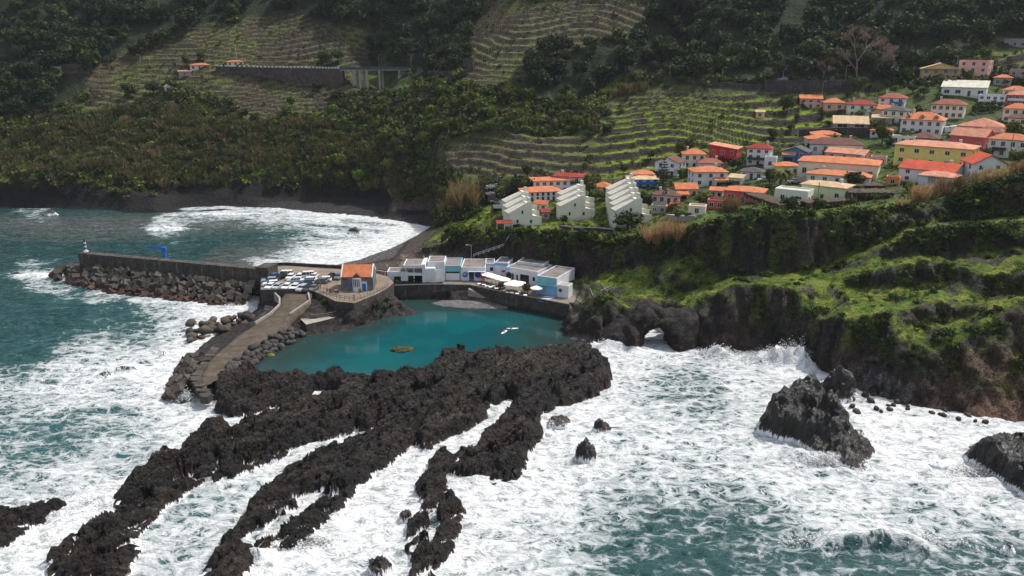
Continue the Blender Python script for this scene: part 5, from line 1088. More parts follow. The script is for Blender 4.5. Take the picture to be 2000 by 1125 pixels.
h('white_house', 'house with faded brown roof squeezed beside the rose pink house', 1902, 1974, 249, 260, 274, -10, 'palepink', 'rust', wins=(3, 1), ratio=.6, chim=False)
h('white_house', 'white two-storey house with orange roof and balcony at the right edge', 1931, 2004, 262, 275, 310, -10, 'white', 'orange', wins=(4, 2), ratio=.6, extra=balcony(.35, .45, 1.2, M_BROWNS, -.2))
h('white_house', 'large white house with orange mansard roof and small dormers', 1760, 1840, 220, 236, 264, -8, 'white', 'orange', wins=(5, 2), ratio=.7, extra=dormers(3), shut=M_BROWNS)
h('white_house', 'low white house with orange roof left of the mansard house', 1697, 1742, 251, 258, 268, 8, 'white', 'orange', wins=(4, 1), chim=False)
h('white_house', 'narrow white flat-topped house below the mansard house', 1742, 1786, 264, 268, 283, -6, 'ivory', 'tan', 'flat', wins=(3, 1), ratio=.5)
h('grey_roof_house', 'low house with dark grey pyramid roof below the mansard house', 1776, 1832, 262, 275, 284, -6, 'grey', 'brown', 'pyramid', wins=(2, 1), chim=False)
h('cream_house', 'cream house with brown hip roof above the mansard house', 1819, 1880, 195, 206, 232, -6, 'cream', 'rust', wins=(5, 2), ratio=.6)
h('white_house', 'white house with dark red-brown hip roof and two tall balcony doors', 1652, 1707, 196, 206, 228, 6, 'ivory', 'red', wins=(3, 2))
h('white_house', 'white house with faded salmon-brown roof and blue balcony', 1716, 1768, 183, 193, 211, -8, 'white', 'rust', wins=(3, 2), extra=balcony(.5, .45, 1.1, M_BLUE, .2))
h('pink_house', 'pink house with orange roof farthest left on the upper slope', 1561, 1603, 187, 194, 211, 4, 'pink', 'orange', 'shed', wins=(3, 2), ratio=.6, chim=False)
h('orange_house', 'small house with orange roofs right of the pink house on the upper slope', 1606, 1647, 193, 202, 217, 8, 'peach', 'orange', wins=(2, 1), chim=False)
h('barn', 'open wooden barn with large tan sheet roof', 1627, 1692, 229, 243, 255, 4, 'grey', 'tan', 'shed', wins=(2, 1), ratio=.6, chim=False, door=False, shut=M_DARK, wsize=(3.5, 2.0), cat='barn')
h('peach_house', 'peach house with orange gable roof between white houses on the upper slope', 1694, 1742, 206, 214, 228, -12, 'peach', 'orange', 'gable', wins=(2, 2), chim=False)
h('white_house', 'white house with grey-brown hip roof beside the peach house', 1722, 1776, 209, 218, 241, -20, 'ivory', 'grey', wins=(3, 2))
h('shed', 'small tan-roofed shed beside the open barn', 1704, 1740, 228, 233, 243, 0, 'grey', 'tan', 'shed', wins=(1, 1), chim=False, door=False, cat='shed')
h('orange_roof_house', 'house with orange-edged tan roof and blue shutters high on the right', 1797, 1868, 125, 136, 159, 6, 'ochre', 'tan', 'gablefront', wins=(4, 2), ratio=.5, chim=False, shut=M_BLUE, extra=stilts(M_CONC))
h('unfinished_house', 'unfinished pink house with bare concrete upper storey', 1872, 1931, 117, 121, 155, -14, 'pink', 'grey', 'flat', wins=(3, 3), ratio=.6, shut=M_DARK, door=False)
h('white_house', 'long white house with wide cream roof high on the right', 1842, 1922, 159, 172, 188, -4, 'white', 'cream', 'shed', wins=(4, 1), ratio=.5, chim=False, wsize=(1.8, 1.3))
h('white_house', 'white flat-roofed house with columned balconies near the right edge', 1912, 1962, 184, 188, 209, -8, 'white', 'grey', 'flat', wins=(4, 2), chim=False, extra=balcony(.9, .5, 1.4))
h('white_house', 'house with orange roof, upper of three stepping down the right edge', 1960, 2004, 169, 177, 190, -6, 'palepink', 'orange', wins=(3, 1), chim=False)
h('rose_house', 'rose red house with salmon roof and white balcony at the right edge', 1966, 2008, 178, 187, 206, -8, 'rose', 'salmon', wins=(3, 2), extra=balcony(.8, .5, 1.2))
h('white_house', 'white house with wide orange roof lowest of three stepping down the right edge', 1959, 2006, 203, 214, 240, -8, 'cream', 'orange', wins=(3, 2), chim=False)
h('white_house', 'small white house with grey roof at the right edge below the stepped three', 1970, 2006, 224, 232, 247, -6, 'ivory', 'brown', wins=(2, 1), chim=False)
h('cottage', 'small stone cottage with orange roof above the columned white house', 1941, 1973, 147, 153, 168, -4, 'grey', 'orange', wins=(2, 1), chim=False)
h('grey_house', 'tall bare grey concrete house near the upper right edge', 1970, 2006, 133, 138, 165, -12, 'concrete', 'grey', 'flat', wins=(2, 2), chim=False, door=False, shut=M_DARK)
h('grey_block', 'long grey concrete building highest at the right edge', 1962, 2008, 74, 78, 95, -14, 'concrete', 'grey', 'flat', wins=(3, 1), chim=False, door=False, shut=M_DARK, cat='building')
h('red_bungalow', 'red bungalow with bright orange hip roof above the cliff', 1415, 1494, 365, 376, 398, -10, 'rose', 'orange', wins=(3, 1), ratio=.65, wsize=(1.8, 1.3), chim=False)
h('pink_annex', 'small deep pink flat building below the red bungalow', 1381, 1415, 393, 396, 409, -6, 'rose', 'grey', 'flat', wins=(2, 1), chim=False, door=False)
h('cream_annex', 'small pale yellow flat building beside the deep pink one', 1344, 1379, 402, 405, 421, -6, 'cream', 'tan', 'flat', wins=(1, 1), chim=False, door=False)
h('pink_house', 'pale pink house with dark brown roof and white dormers above the orange excavator', 1272, 1332, 373, 383, 400, -10, 'palepink', 'brown', wins=(4, 1), ratio=.7, extra=dormers(1, 'white', 'brown'))
h('orange_roof_house', 'house with several steep bright orange roofs behind the pale pink house', 1313, 1361, 359, 370, 388, 14, 'peach', 'orange', 'gable', wins=(3, 1), chim=False, extra=annex(-.5, 0, 2.2, 1.6, 2.6, 'orange', 'peach'))
h('grey_annex', 'low grey flat stone building left of the orange excavator', 1271, 1303, 400, 404, 418, -8, 'grey', 'grey', 'flat', wins=(2, 1), chim=False)
h('cream_cottage', 'small cream cottage with tan flat roof above the red bungalow', 1422, 1452, 343, 349, 367, -16, 'ivory', 'tan', 'shed', wins=(2, 1), chim=False)
h('grey_roof_house', 'white house with dark slate roof above the small cream cottage', 1446, 1492, 327, 337, 351, -8, 'white', 'grey', 'pyramid', wins=(3, 1), chim=False)
h('orange_roof_house', 'white house with orange roof behind the palm tree', 1508, 1558, 317, 326, 344, 12, 'white', 'orange', wins=(3, 1), chim=False)
h('orange_shed', 'small orange shed left of the white dark-orange-roofed house', 1730, 1756, 345, 350, 363, -6, 'orange', 'rust', 'flat', wins=(1, 1), chim=False, door=False, cat='shed')
h('orange_roof_house', 'small house with a pair of orange roofs between two cream terraced rows', 1043, 1074, 394, 401, 413, -22, 'cream', 'orange', 'gable', wins=(2, 1), chim=False)
h('red_shed', 'small red-roofed shed at the corner of the middle cream terrace', 1058, 1073, 415, 420, 429, 4, 'grey', 'red', 'shed', wins=(1, 1), chim=False, cat='shed', door=False)
h('orange_house', 'orange-roofed porch house between the white cube house and the red bungalow', 1386, 1412, 372, 377, 388, -6, 'peach', 'orange', 'shed', wins=(2, 1), chim=False)
h('flat_annex', 'white flat annex at the back of the white three-storey house', 1492, 1516, 307, 309, 330, -6, 'white', 'cream', 'flat', wins=(1, 1), chim=False, door=False)
h('pink_annex', 'small pink flat building left of the yellow house', 1700, 1730, 309, 311, 322, -4, 'pink', 'grey', 'flat', wins=(2, 1), chim=False, door=False)
# lone buildings on the mountain
h('ruin', 'pinkish roofless house with an orange patch by the mountain road', 373, 410, 124, 128, 137, -6, 'palepink', 'orange', 'hip', wins=(3, 1), chim=False, ratio=.5)
h('cottage', 'low pale cottage with orange roof on the mountain road', 444, 476, 122, 124, 130, 4, 'cream', 'orange', 'hip', wins=(3, 1), chim=False, ratio=.5)
h('chapel', 'tiny white gabled hut alone on the green mountain slope', 322, 332, 167, 170, 178, 10, 'white', 'cream', 'gablefront', wins=(1, 1), chim=False, ratio=1, cat='hut', door=False)
h('cottage', 'small hut with orange roof at the right end of the viaduct road', 875, 888, 120, 123, 130, -6, 'peach', 'orange', 'hip', wins=(2, 1), chim=False, cat='hut', door=False)
h('shed', 'small grey shed with a pink roof below the mountain road', 350, 374, 140, 142, 149, -4, 'concrete', 'salmon', 'shed', wins=(1, 1), chim=False, cat='shed', door=False)
h('shed', 'tiny tin shed on the green terraces below the barn', 1476, 1492, 223, 225, 231, -4, 'peach', 'tan', 'shed', wins=(1, 1), chim=False, cat='shed', door=False)

# ------------------------------------------------------------------ rows of cream terraced houses
M_CRM = wallm((.70, .67, .58)); M_CRMR = mat_tile('cream_painted_roof', (.56, .53, .46))
def terrace_row(px, py, wpx, hpx, yaw, n, step, labels):
    P = Vector(cast([px], [py])[0]); s = F / depth(P.x, P.y, P.z); W = wpx / s; hh = hpx / s; lat = math.atan2(P.x, P.y); a = R(yaw) - lat
    FOOT.append((P.x + math.cos(a)*W*.45 - math.sin(a)*8, P.y + math.sin(a)*W*.45 + math.cos(a)*8, 12))
    prof = [(0,-5), (W*.86,-5), (W*.86, hh*.36), (W*.62, hh*.42), (W*.60, hh*.55), (W*.60, hh*.98), (W*.52, hh*.98), (W*.50, hh*.90), (0, hh*.60)]
    for i in range(n):
        loc = P + Matrix.Rotation(a, 3, 'Z') @ Vector((i * step[0], i * step[1] + 1.0, i * step[2])); dd = step[1] * .97
        e = empty('terraced_house', loc, a, labels[i], 'terraced house', 'cream terraced houses')
        MB().mat(M_CRM).extrude_xz(prof, .3, dd).build('wall', e)
        big = [(0,-5), (W*.90,-5), (W*.90, hh*.40), (W*.64, hh*.48), (W*.64, hh*1.02), (W*.60, hh*1.06), (W*.52, hh*1.06), (-.15, hh*.65)]
        m = MB().mat(M_CRM).extrude_xz(big, 0, .297); pw = m.build('party_wall', e)
        m = MB().mat(M_CRMR); m.add([(-.3,.3,hh*.60-.1), (W*.52,.3,hh*.91+.06), (W*.52,dd,hh*.91+.06), (-.3,dd,hh*.60-.1), (-.3,.3,hh*.60+.12), (W*.52,.3,hh*.91+.26), (W*.52,dd,hh*.91+.26), (-.3,dd,hh*.60+.12)], [(3,2,1,0), (4,5,6,7), (0,1,5,4), (1,2,6,5), (2,3,7,6), (3,0,4,7)]); m.build('roof', e)
        MB().mat(M_CRM).box(W*.53, W*.60, .5, 1.3, hh*.9, hh*1.22).build('chimney', e)
        MB().mat(M_DARK).box(W*.603, W*.64, .8, dd - .5, hh*.56, hh*.86).build('balcony_opening', e)
        for u, z, w_, h_ in ((.36, .58, .55, 1.0), (.22, .20, .6, 1.0), (.60, .16, .7, 1.0)) if i == 0 else ():
            o = link('window', win_mesh(w_, h_, M_FRAME), e); o.location = (W*u, 0, hh*z)
    return P, a, W, hh
terrace_row(997, 447, 74, 47, 18, 3, (1.3, 5.6, .75), ['nearest cream terraced house of the left row, with a red awning below its end wall', 'middle cream terraced house of the left row', 'rearmost cream terraced house of the left row'])
terrace_row(1098, 431, 78, 44, 20, 3, (1.9, 5.0, .95), ['nearest cream terraced house of the middle row, with two small windows in its end wall', 'second cream terraced house of the middle row', 'rearmost and highest cream terraced house of the middle row'])
terrace_row(1205, 446, 82, 54, 20, 5, (1.3, 5.2, .70), ['nearest cream terraced house of the right row, tall blank end wall with one window', 'second cream terraced house of the right row', 'third cream terraced house of the right row', 'fourth cream terraced house of the right row', 'rearmost cream terraced house of the right row'])
P = Vector(cast([985], [447])[0]); a = empty('terrace_bar', P + Vector((0, -2.2, 0)), R(4), 'white veranda with a red awning in front of the nearest cream terraced house', 'veranda')
m = MB().mat(M_TILE['red']).prism([(-2.6,-1.6), (2.6,-1.6), (2.6,1.5), (-2.6,1.5)], [2.5,2.5,3.0,3.0], [2.6,2.6,3.1,3.1]); m.build('awning', a)
for x in (-2.4, 0, 2.4): MB().mat(M_WHITE).box(x-.1, x+.1, -1.5, -1.3, 0, 2.5).build('post', a)
MB().mat(M_CONC).box(-4.5, 3.2, -3.2, 1.5, -2.5, 0).build('floor', a); MB().mat(M_DKST).box(-4.4, 3.1, -3.1, -3.0, .003, 1.0).build('balustrade', a)
# ------------------------------------------------------------------ club buildings behind the promenade
def block(name, label, a, b, hgt, dep, wall, roof=None, cat='building', par=.35, z=ZP, sink=.6):
    """flat-roofed block whose front foot runs from pixel a to pixel b"""
    L, Rr = Vector(pz(*a, z)), Vector(pz(*b, z)); d = Rr - L; W = d.length; e = empty(name, L, math.atan2(d.y, d.x), label, cat)
    MB().mat(wall).box(0, W, 0, dep, -sink, hgt).build('wall', e)
    m = MB().mat(roof or M_GRAVEL).box(.25, W-.25, .25, dep-.25, hgt + .002, hgt + .14); ro = m.build('roof', e)
    if par: MB().mat(wall).box(0, W, 0, .245, hgt + .002, hgt + par).box(0, W, dep-.245, dep, hgt + .002, hgt + par).box(0, .245, .247, dep-.247, hgt + .002, hgt + par).box(W-.245, W, .247, dep-.247, hgt + .002, hgt + par).build('parapet', e)
    return e, W
def slab(e, name, mat, x0, x1, z0, z1, y=-.04, t=.1): return MB().mat(mat).box(x0, x1, y - t, y + .039, z0, z1).build(name, e)
def disc(e, name, mat, x, z, r, rim=None):
    m = MB().mat(mat); n = 20; vs = [(x + r*math.cos(2*math.pi*i/n), -.06, z + r*math.sin(2*math.pi*i/n)) for i in range(n)] + [(x + r*math.cos(2*math.pi*i/n), -.002, z + r*math.sin(2*math.pi*i/n)) for i in range(n)]
    m.add(vs, [tuple(range(n))] + [(i, n + i, n + (i+1) % n, (i+1) % n) for i in range(n)])
    o = m.build(name, e)
    if rim:
        m = MB().mat(rim); vs = []; fs = []
        for rr, yy in ((r + .003, -.09), (r + .22, -.09), (r + .22, -.002), (r + .003, -.002)): vs += [(x + rr*math.cos(2*math.pi*i/n), yy, z + rr*math.sin(2*math.pi*i/n)) for i in range(n)]
        for k in range(4): fs += [(k*n + i, k*n + (i+1) % n, ((k+1) % 4)*n + (i+1) % n, ((k+1) % 4)*n + i) for i in range(n)]
        m.add(vs, fs); m.build('window_rim', o)
    return o
e, W = block('white_wall_house', 'low white annex with a square dark opening at the left end of the club', (757,553), (797,553), 3.2, 5, M_WHITE); slab(e, 'opening', M_DARK, W*.33, W*.66, .2, 2.1)
# open two storey pavilion
L = Vector(pz(792, 553, ZP)); Rr = Vector(pz(831, 553, ZP)); W = (Rr - L).length; e = empty('pavilion', L, 0, 'open two-storey white pavilion with a balcony at the left of the club', 'pavilion')
MB().mat(M_WHITE).box(-.4, W*.86, -.3, 7, 4.7, 5.7).build('roof_slab', e); MB().mat(M_GRAVEL).box(-.1, W*.8, 0, 6.7, 5.702, 5.76).build('roof', e); MB().mat(M_WHITE).box(0, W*.84, -.2, 7, 2.4, 2.65).box(0, W*.84, -.2, -.1, 2.653, 3.3).build('balcony', e)
MB().mat(M_WHITE).box(W*.86 + .003, W*1.02, -.5, 7.2, -.6, 6.0).build('side_wall', e); MB().mat(M_DARK).box(.2, W*.84, 3.2, 7, -.5, 2.397).build('interior', e); MB().mat(wallm((.45,.42,.42))).box(.2, W*.84, 3.6, 7, 2.655, 4.697).build('back_wall', e)
for x in (.15, W*.42): MB().mat(M_WHITE).box(x, x + .25, -.15, .1, -.6, 4.697).build('column', e)
slab(e, 'door', M_BLUE, W*.3, W*.36, 0, 2, y=3.1)
e, W = block('white_block', 'tall white wing with green growth on its flat roof behind the plain cube', (836,549), (869,549), 5.7, 7, M_WHITE, mat_gravel())
e, W = block('white_cube', 'plain white windowless cube in front of the club', (831,553), (850.5,553), 4.5, 4.5, M_WHITE, M_WHITE, par=0)
e, W = block('white_block', 'small white stair wing between the plain cube and the turquoise garage', (852,552), (868,549), 3.6, 3, M_WHITE, M_CONC)
e, W = block('turquoise_garage', 'turquoise flat-roofed garage with a wide white roller door', (868,547.5), (900.6,547.5), 4.3, 9.5, M_TURQ); slab(e, 'roller_door', M_WHITE, W*.10, W*.90, .1, 2.3); slab(e, 'door_lintel', M_DARK, W*.10, W*.90, 2.303, 2.75)
e, W = block('white_club_house', 'white club house with two round blue windows either side of a glazed door', (901,548), (948,548.5), 3.9, 10, M_WHITE)
disc(e, 'round_window', M_BLUE, W*.16, 1.9, .85); disc(e, 'round_window', flat_mat('deep_blue_glass', rgb('#163f78'), .3), W*.70, 1.9, .85, M_BLUE); slab(e, 'glazed_door', M_GLASS, W*.33, W*.53, .6, 2.7); slab(e, 'door_panel', M_BLUE, W*.33, W*.53, .02, .597); slab(e, 'canopy', M_LAV, W*.3, W*1.0, 3.0, 3.15, t=.9)
# wave emblem on the first round window
m = MB().mat(M_WHITE)
for k in range(3):
    pts = [(W*.16 - .5 + .1*j, -.075, 1.75 + .28*k*0.8 + .09*math.sin(j*.9 + k)) for j in range(10)]; m.tube(pts, .045, 4)
m.build('wave_emblem', e)
e, W = block('lavender_house', 'pale lavender club wing with sky blue trim, a small dark window and a doorway', (948,542), (966,542), 4.2, 6, M_LAV); slab(e, 'window', M_GLASS, W*.5, W*.85, 2.2, 3.3); slab(e, 'white_panel', M_WHITE, W*.5, W*1.0, 0, 2.0); slab(e, 'trim', M_SKYB, -.02, W*1.02, 3.8, 4.25)
e, W = block('lavender_house', 'pale lavender club wing with red boards on its wall, right of the small window', (966.5,542), (992,544), 4.6, 7, M_LAV); slab(e, 'trim', M_SKYB, -.02, W*1.02, 4.0, 4.66); slab(e, 'red_board', flat_mat('red_sign_paint', (.6,.02,.03), .5), W*.52, W*.80, 1.9, 2.5); slab(e, 'red_board', flat_mat('red_sign_paint', (.6,.02,.03), .5), W*.52, W*.70, .2, .9)
e, W = block('restaurant', 'white restaurant block with round windows and a dark glazed front behind the parasols', (989,549), (1049,560), 4.3, 9, M_WHITE)
disc(e, 'round_window', M_GLASS, W*.09, 2.0, 1.0, flat_mat('grey_rim', (.35,.37,.4), .5)); slab(e, 'doorway', M_DARK, W*.20, W*.24, .05, 2.8); slab(e, 'doorway', M_DARK, W*.34, W*.38, .05, 2.6); slab(e, 'glazed_front', M_GLASS, W*.46, W*.74, .05, 3.0); slab(e, 'window', M_GLASS, W*.86, W*.93, 1.6, 2.8); slab(e, 'fascia', M_SKYB, -.05, W*.12, 3.7, 4.2, t=.5)
e, W = block('restaurant_wing', 'taller white rear wing with brown gravel roof behind the restaurant', (1010,543), (1062,549), 5.0, 9, M_WHITE)
e, W = block('boat_house', 'turquoise and white boat house with two roller doors at the right end of the promenade', (1049,574), (1087,580), 5.2, 12.5, M_WHITE)
slab(e, 'turquoise_front', M_TURQ, 0, W, -.3, 5.5, y=-.041, t=.05); slab(e, 'roller_door', M_SKYB, W*.06, W*.42, .05, 2.9, y=-.131); slab(e, 'roller_door', M_SKYB, W*.52, W*.95, .05, 3.0, y=-.131); slab(e, 'door_hood', M_TURQ, W*.02, W*.46, 3.0, 3.2, y=-.131, t=.7); slab(e, 'door_hood', M_TURQ, W*.48, W*1.0, 3.2, 3.4, y=-.131, t=.7); slab(e, 'dark_strip', M_DARK, W*.06, W*.42, 2.603, 2.95, y=-.25, t=.03)
e, W = block('white_annex', 'small white annex with a round porthole against the boat house', (1088,580), (1110,583), 3.6, 3.2, M_WHITE, M_CONC, par=.1); disc(e, 'porthole', M_GLASS, W*.28, 2.1, .42, M_STEEL)
# the stone hut on the headland
P = Vector(pz(667, 568, ZY)); Q_ = Vector(pz(729, 567.5, ZY)); W = (Q_ - P).length; D = 7.0; hw = 3.9; rs = 2.3
hut = empty('stone_hut', P, math.atan2(Q_.y - P.y, Q_.x - P.x), 'grey stone hut with orange tiled roof and curved white oriel on the headland', 'hut'); M_HSTONE = mat_stonewall('grey_hut_masonry', (.16, .165, .18), 1.3, .1)
m = MB().mat(M_HSTONE).box(0, W, 0, D, -.5, hw); m.add([(0,0,hw), (0,D,hw), (0,D/2,hw+rs), (W,0,hw), (W,D,hw), (W,D/2,hw+rs)], [(0,2,1), (3,4,5), (0,3,5,2), (1,2,5,4)]); m.build('wall', hut)
m = MB().mat(M_TILE['orange']); m.add([(.3,-.3,hw), (W-.3,-.3,hw), (W-.3,D/2,hw+rs+.25), (.3,D/2,hw+rs+.25), (.3,D+.3,hw), (W-.3,D+.3,hw), (.3,-.3,hw+.2), (W-.3,-.3,hw+.2), (W-.3,D/2,hw+rs+.5), (.3,D/2,hw+rs+.5), (.3,D+.3,hw+.2), (W-.3,D+.3,hw+.2)],
   [(3,2,1,0), (4,5,2,3), (6,7,8,9), (9,8,11,10), (0,1,7,6), (5,4,10,11), (0,6,9,3), (3,9,10,4), (1,2,8,7), (2,5,11,8)]); m.build('roof', hut)
for x in (0, W - .295): MB().mat(M_WHITE).add([(x,-.35,hw-.1), (x,D/2,hw+rs+.3), (x,D+.35,hw-.1), (x,-.35,hw+.35), (x,D/2,hw+rs+.75), (x,D+.35,hw+.35), (x+.295,-.35,hw-.1), (x+.295,D/2,hw+rs+.3), (x+.295,D+.35,hw-.1), (x+.295,-.35,hw+.35), (x+.295,D/2,hw+rs+.75), (x+.295,D+.35,hw+.35)],
   [(0,1,4,3), (1,2,5,4), (6,9,10,7), (7,10,11,8), (3,4,10,9), (4,5,11,10), (0,6,7,1), (1,7,8,2), (0,3,9,6), (2,8,11,5)]).build('gable_coping', hut)
n = 12; cxh = W*.50; arc = [(cxh - 1.25*math.cos(math.pi*i/n), -1.0*math.sin(math.pi*i/n)) for i in range(n + 1)]
MB().mat(M_WHITE).prism(arc, -.5, hw - .1).build('oriel', hut)
for k in (-2, -1, 0, 1): a_ = math.pi*(.5 + .13*k + .06); x, y = cxh - 1.27*math.cos(a_), -1.02*math.sin(a_); MB().mat(M_DARK).box(x-.11, x+.11, y-.06, y+.05, 1.3, 3.5).build('slit_window', hut)
m = MB().mat(M_TILE['brown']); m.add([(cxh-1.2,-.5,hw+.1), (cxh+1.2,-.5,hw+.1), (cxh,-.5,hw+1.3), (cxh-1.2,2.2,hw+.1), (cxh+1.2,2.2,hw+.1), (cxh,2.2,hw+1.3)], [(0,1,2), (0,2,5,3), (1,4,5,2), (3,5,4), (0,3,4,1)]); m.build('gablet', hut)
slab(hut, 'door', M_BLUE, W*.665, W*.775, .02, 2.1, y=-.1); m = MB().mat(M_WHITE).box(W*.63, W*.662, -.12, -.002, 0, 2.7).box(W*.778, W*.81, -.12, -.002, 0, 2.7).box(W*.662, W*.778, -.12, -.002, 2.103, 2.7); m.build('door_surround', hut); slab(hut, 'window', M_BLUE, W*.28, W*.355, 1.3, 2.5)

# ------------------------------------------------------------------ cars
CAR = {}
def car_mesh(kind):
    if kind in CAR: return CAR[kind]
    L, Wd = (4.3, 1.78) if kind == 'hatch' else (4.7, 1.85) if kind == 'wagon' else (4.6, 1.9)
    ht = {'hatch': 1.48, 'wagon': 1.5, 'van': 2.0}[kind]; a = L/2
    body = [(-a,.32), (-a*.97,.72), (-a*.86,.86), (-a*.40,.95), (a*.86,.98), (a*.97,.82), (a,.40), (a*.95,.25), (-a*.95,.25)]
    if kind == 'van': body = [(-a,.32), (-a*.98,.80), (-a*.80,1.0), (-a*.62,1.1), (a*.97,1.15), (a,.45), (a*.97,.25), (-a*.97,.25)]
    paint = bpy.data.materials['car_paint_white']; m = MB().mat(paint); bm = bmesh.new(); n = len(body); rows = []
    for yy, k in ((-Wd/2, .96), (-Wd/2 + .12, 1), (Wd/2 - .12, 1), (Wd/2, .96)): rows.append([bm.verts.new((x*k, yy, .25 + (z - .25)*(k if z > .3 else 1))) for x, z in body])
    for r1, r2 in zip(rows[:-1], rows[1:]):
        for i in range(n): bm.faces.new((r1[i], r1[(i+1) % n], r2[(i+1) % n], r2[i]))
    bm.faces.new(rows[0][::-1]); bm.faces.new(rows[-1]); bmesh.ops.recalc_face_normals(bm, faces=bm.faces[:]); me = bpy.data.meshes.new('car_body'); bm.to_mesh(me); bm.free(); me.materials.append(paint)
    cab = {'hatch': [(-a*.42,.93), (-a*.12,ht), (a*.62,ht-.02), (a*.88,.96)], 'wagon': [(-a*.42,.94), (-a*.14,ht), (a*.80,ht-.04), (a*.93,.97)], 'van': [(-a*.66,1.08), (-a*.42,ht), (a*.94,ht), (a*.97,1.13)]}[kind]
    def cabin(zlo, zhi, inset, mat):
        m = MB().mat(mat); (x0, z0), (x1, z1), (x2, z2), (x3, z3) = cab; f0 = (zlo - z0) / (z1 - z0); f1 = (zhi - z0) / (z1 - z0); w0 = Wd/2 - .10 - .16*f0 - inset; w1 = Wd/2 - .10 - .16*f1 - inset
        xa, xb = x0 + (x1-x0)*f0 + inset, x3 + (x2-x3)*f0 - inset; xc, xd = x0 + (x1-x0)*f1 + inset, x3 + (x2-x3)*f1 - inset
        m.add([(xa,-w0,zlo), (xb,-w0,zlo), (xb,w0,zlo), (xa,w0,zlo), (xc,-w1,zhi), (xd,-w1,zhi), (xd,w1,zhi), (xc,w1,zhi)], [(3,2,1,0), (4,5,6,7), (0,1,5,4), (1,2,6,5), (2,3,7,6), (3,0,4,7)]); return m
    gl = cabin(cab[0][1], cab[1][1] - .12, 0, M_GLASS).mesh('car_glass'); rf = cabin(cab[1][1] - .118, cab[1][1], 0, paint)
    for x in (-a*.02, a*.40):                                  # pillars
        for s_ in (-1, 1): rf.box(x - .05, x + .05, s_*(Wd/2 - .17) - .06, s_*(Wd/2 - .17) + .06, cab[0][1], ht - .12)
    rf = rf.mesh('car_roof')
    wh = MB().mat(M_RUBBER); wh.tube([(0,-.11,0), (0,.11,0)], .33, 12); wh.mat(M_STEEL).tube([(0,-.125,0), (0,.125,0)], .19, 8); wh = wh.mesh('wheel')
    hl = MB().mat(flat_mat('lamp_glass', (.75,.75,.78), .15)).box(-.05, .05, -.2, .2, -.07, .07).mesh('headlight'); tl = MB().mat(flat_mat('tail_lamp_red', (.4,.01,.01), .3)).box(-.04, .04, -.16, .16, -.1, .1).mesh('tail_light')
    CAR[kind] = (me, gl, rf, wh, hl, tl, L, Wd); return CAR[kind]
def paint_mat(name, col):
    if name in bpy.data.materials: return bpy.data.materials[name]
    t = NT(name); p = t.obj(); n = t.noise(p, 2.5, 4, .6); c = t.mix(t.mapr(n, .4, .7, 0, .25), col, tuple(x*.6 for x in col)); b = t.n('ShaderNodeBsdfPrincipled'); t.l(c, b.inputs['Base Color']); b.inputs['Roughness'].default_value = .32; b.inputs['Coat Weight'].default_value = .5; b.inputs['Coat Roughness'].default_value = .08; return t.done(b.outputs[0])
PAINT = {k: paint_mat('car_paint_' + k, v) for k, v in dict(white=(.78,.78,.78), silver=(.42,.45,.48), blue=(.055,.10,.19), black=(.014,.014,.016), grey=(.12,.135,.155), paleblue=(.24,.33,.46), red=(.42,.02,.02)).items()}
def car(kind, colour, loc, rz, label, group=None):
    me, gl, rf, wh, hl, tl, L, Wd = car_mesh(kind); e = empty('parked_car', loc, rz, label, 'car', group); pm = PAINT[colour]
    for nm, mm in (('body', me), ('window', gl), ('roof', rf)):
        o = link(nm, mm, e)
        if nm != 'window': o.material_slots[0].link = 'OBJECT'; o.material_slots[0].material = pm
    for sx in (-1, 1):
        for sy in (-1, 1): o = link('wheel', wh, e); o.location = (sx*L*.31, sy*(Wd/2 - .08), .33)
    for sy in (-1, 1): o = link('headlight', hl, e); o.location = (-L*.475, sy*Wd*.34, .66); o = link('tail_light', tl, e); o.location = (L*.475, sy*Wd*.38, .78)
    return e
# nose of a car points to -x; rz 90 turns it towards the camera, rz 0 leaves it pointing left
CARS = [('hatch','blue',535,543.5,70,'dark blue hatchback at the back left corner of the car park'),('wagon','black',547,545,65,'black estate car in the back row, third from the breakwater end'),('van','white',557,540.5,5,'white van with dark windows parked side-on behind the back row'),
        ('hatch','white',568,544.5,84,'white van-fronted car at the back of the car park, left of the surf-side gap'),('hatch','white',585,544,80,'white hatchback in the back row, second white one from the left'),('van','white',599,542.5,12,'long white van showing its side in the back row'),('hatch','white',613,543.5,82,'white hatchback at the right end of the white cars in the back row'),
        ('hatch','black',647,544,82,'black hatchback alone in the back row near the stone hut'),('hatch','grey',661.5,544,84,'grey hatchback hard against the left wall of the stone hut'),
        ('wagon','paleblue',526,551,14,'pale blue estate car side-on at the left end of the car park'),('wagon','white',529,557.5,14,'white estate car side-on just behind the front row'),('hatch','silver',574,551.5,10,'silver blue hatchback in the middle of the car park'),
        ('wagon','white',601,550.5,6,'white estate car half hidden behind the dark blue one'),('wagon','blue',599,555,4,'dark blue estate car in the middle row, side-on'),('wagon','grey',624,553,2,'blue-grey estate car at the right of the middle row'),('wagon','white',632,549.5,6,'white estate car behind the blue-grey one'),
        ('hatch','white',528,563,78,'white car at the left end of the front row along the parapet'),('hatch','silver',542,563.5,78,'silver car in the front row between two white ones'),('hatch','white',560,563.5,82,'white car third from the left in the front row'),('hatch','white',576,564,80,'white car fourth from the left in the front row'),
        ('wagon','silver',590,566.5,75,'silver estate car parked past the end of the parapet'),('wagon','black',601,567,78,'black van-like car at the top of the ramp'),('hatch','grey',612,566.5,72,'dark grey hatchback rightmost in the front row')]
for kd, co, a, b, rz, lb in CARS: car(kd, co, pz(a, b, ZY + .01), R(rz), lb)
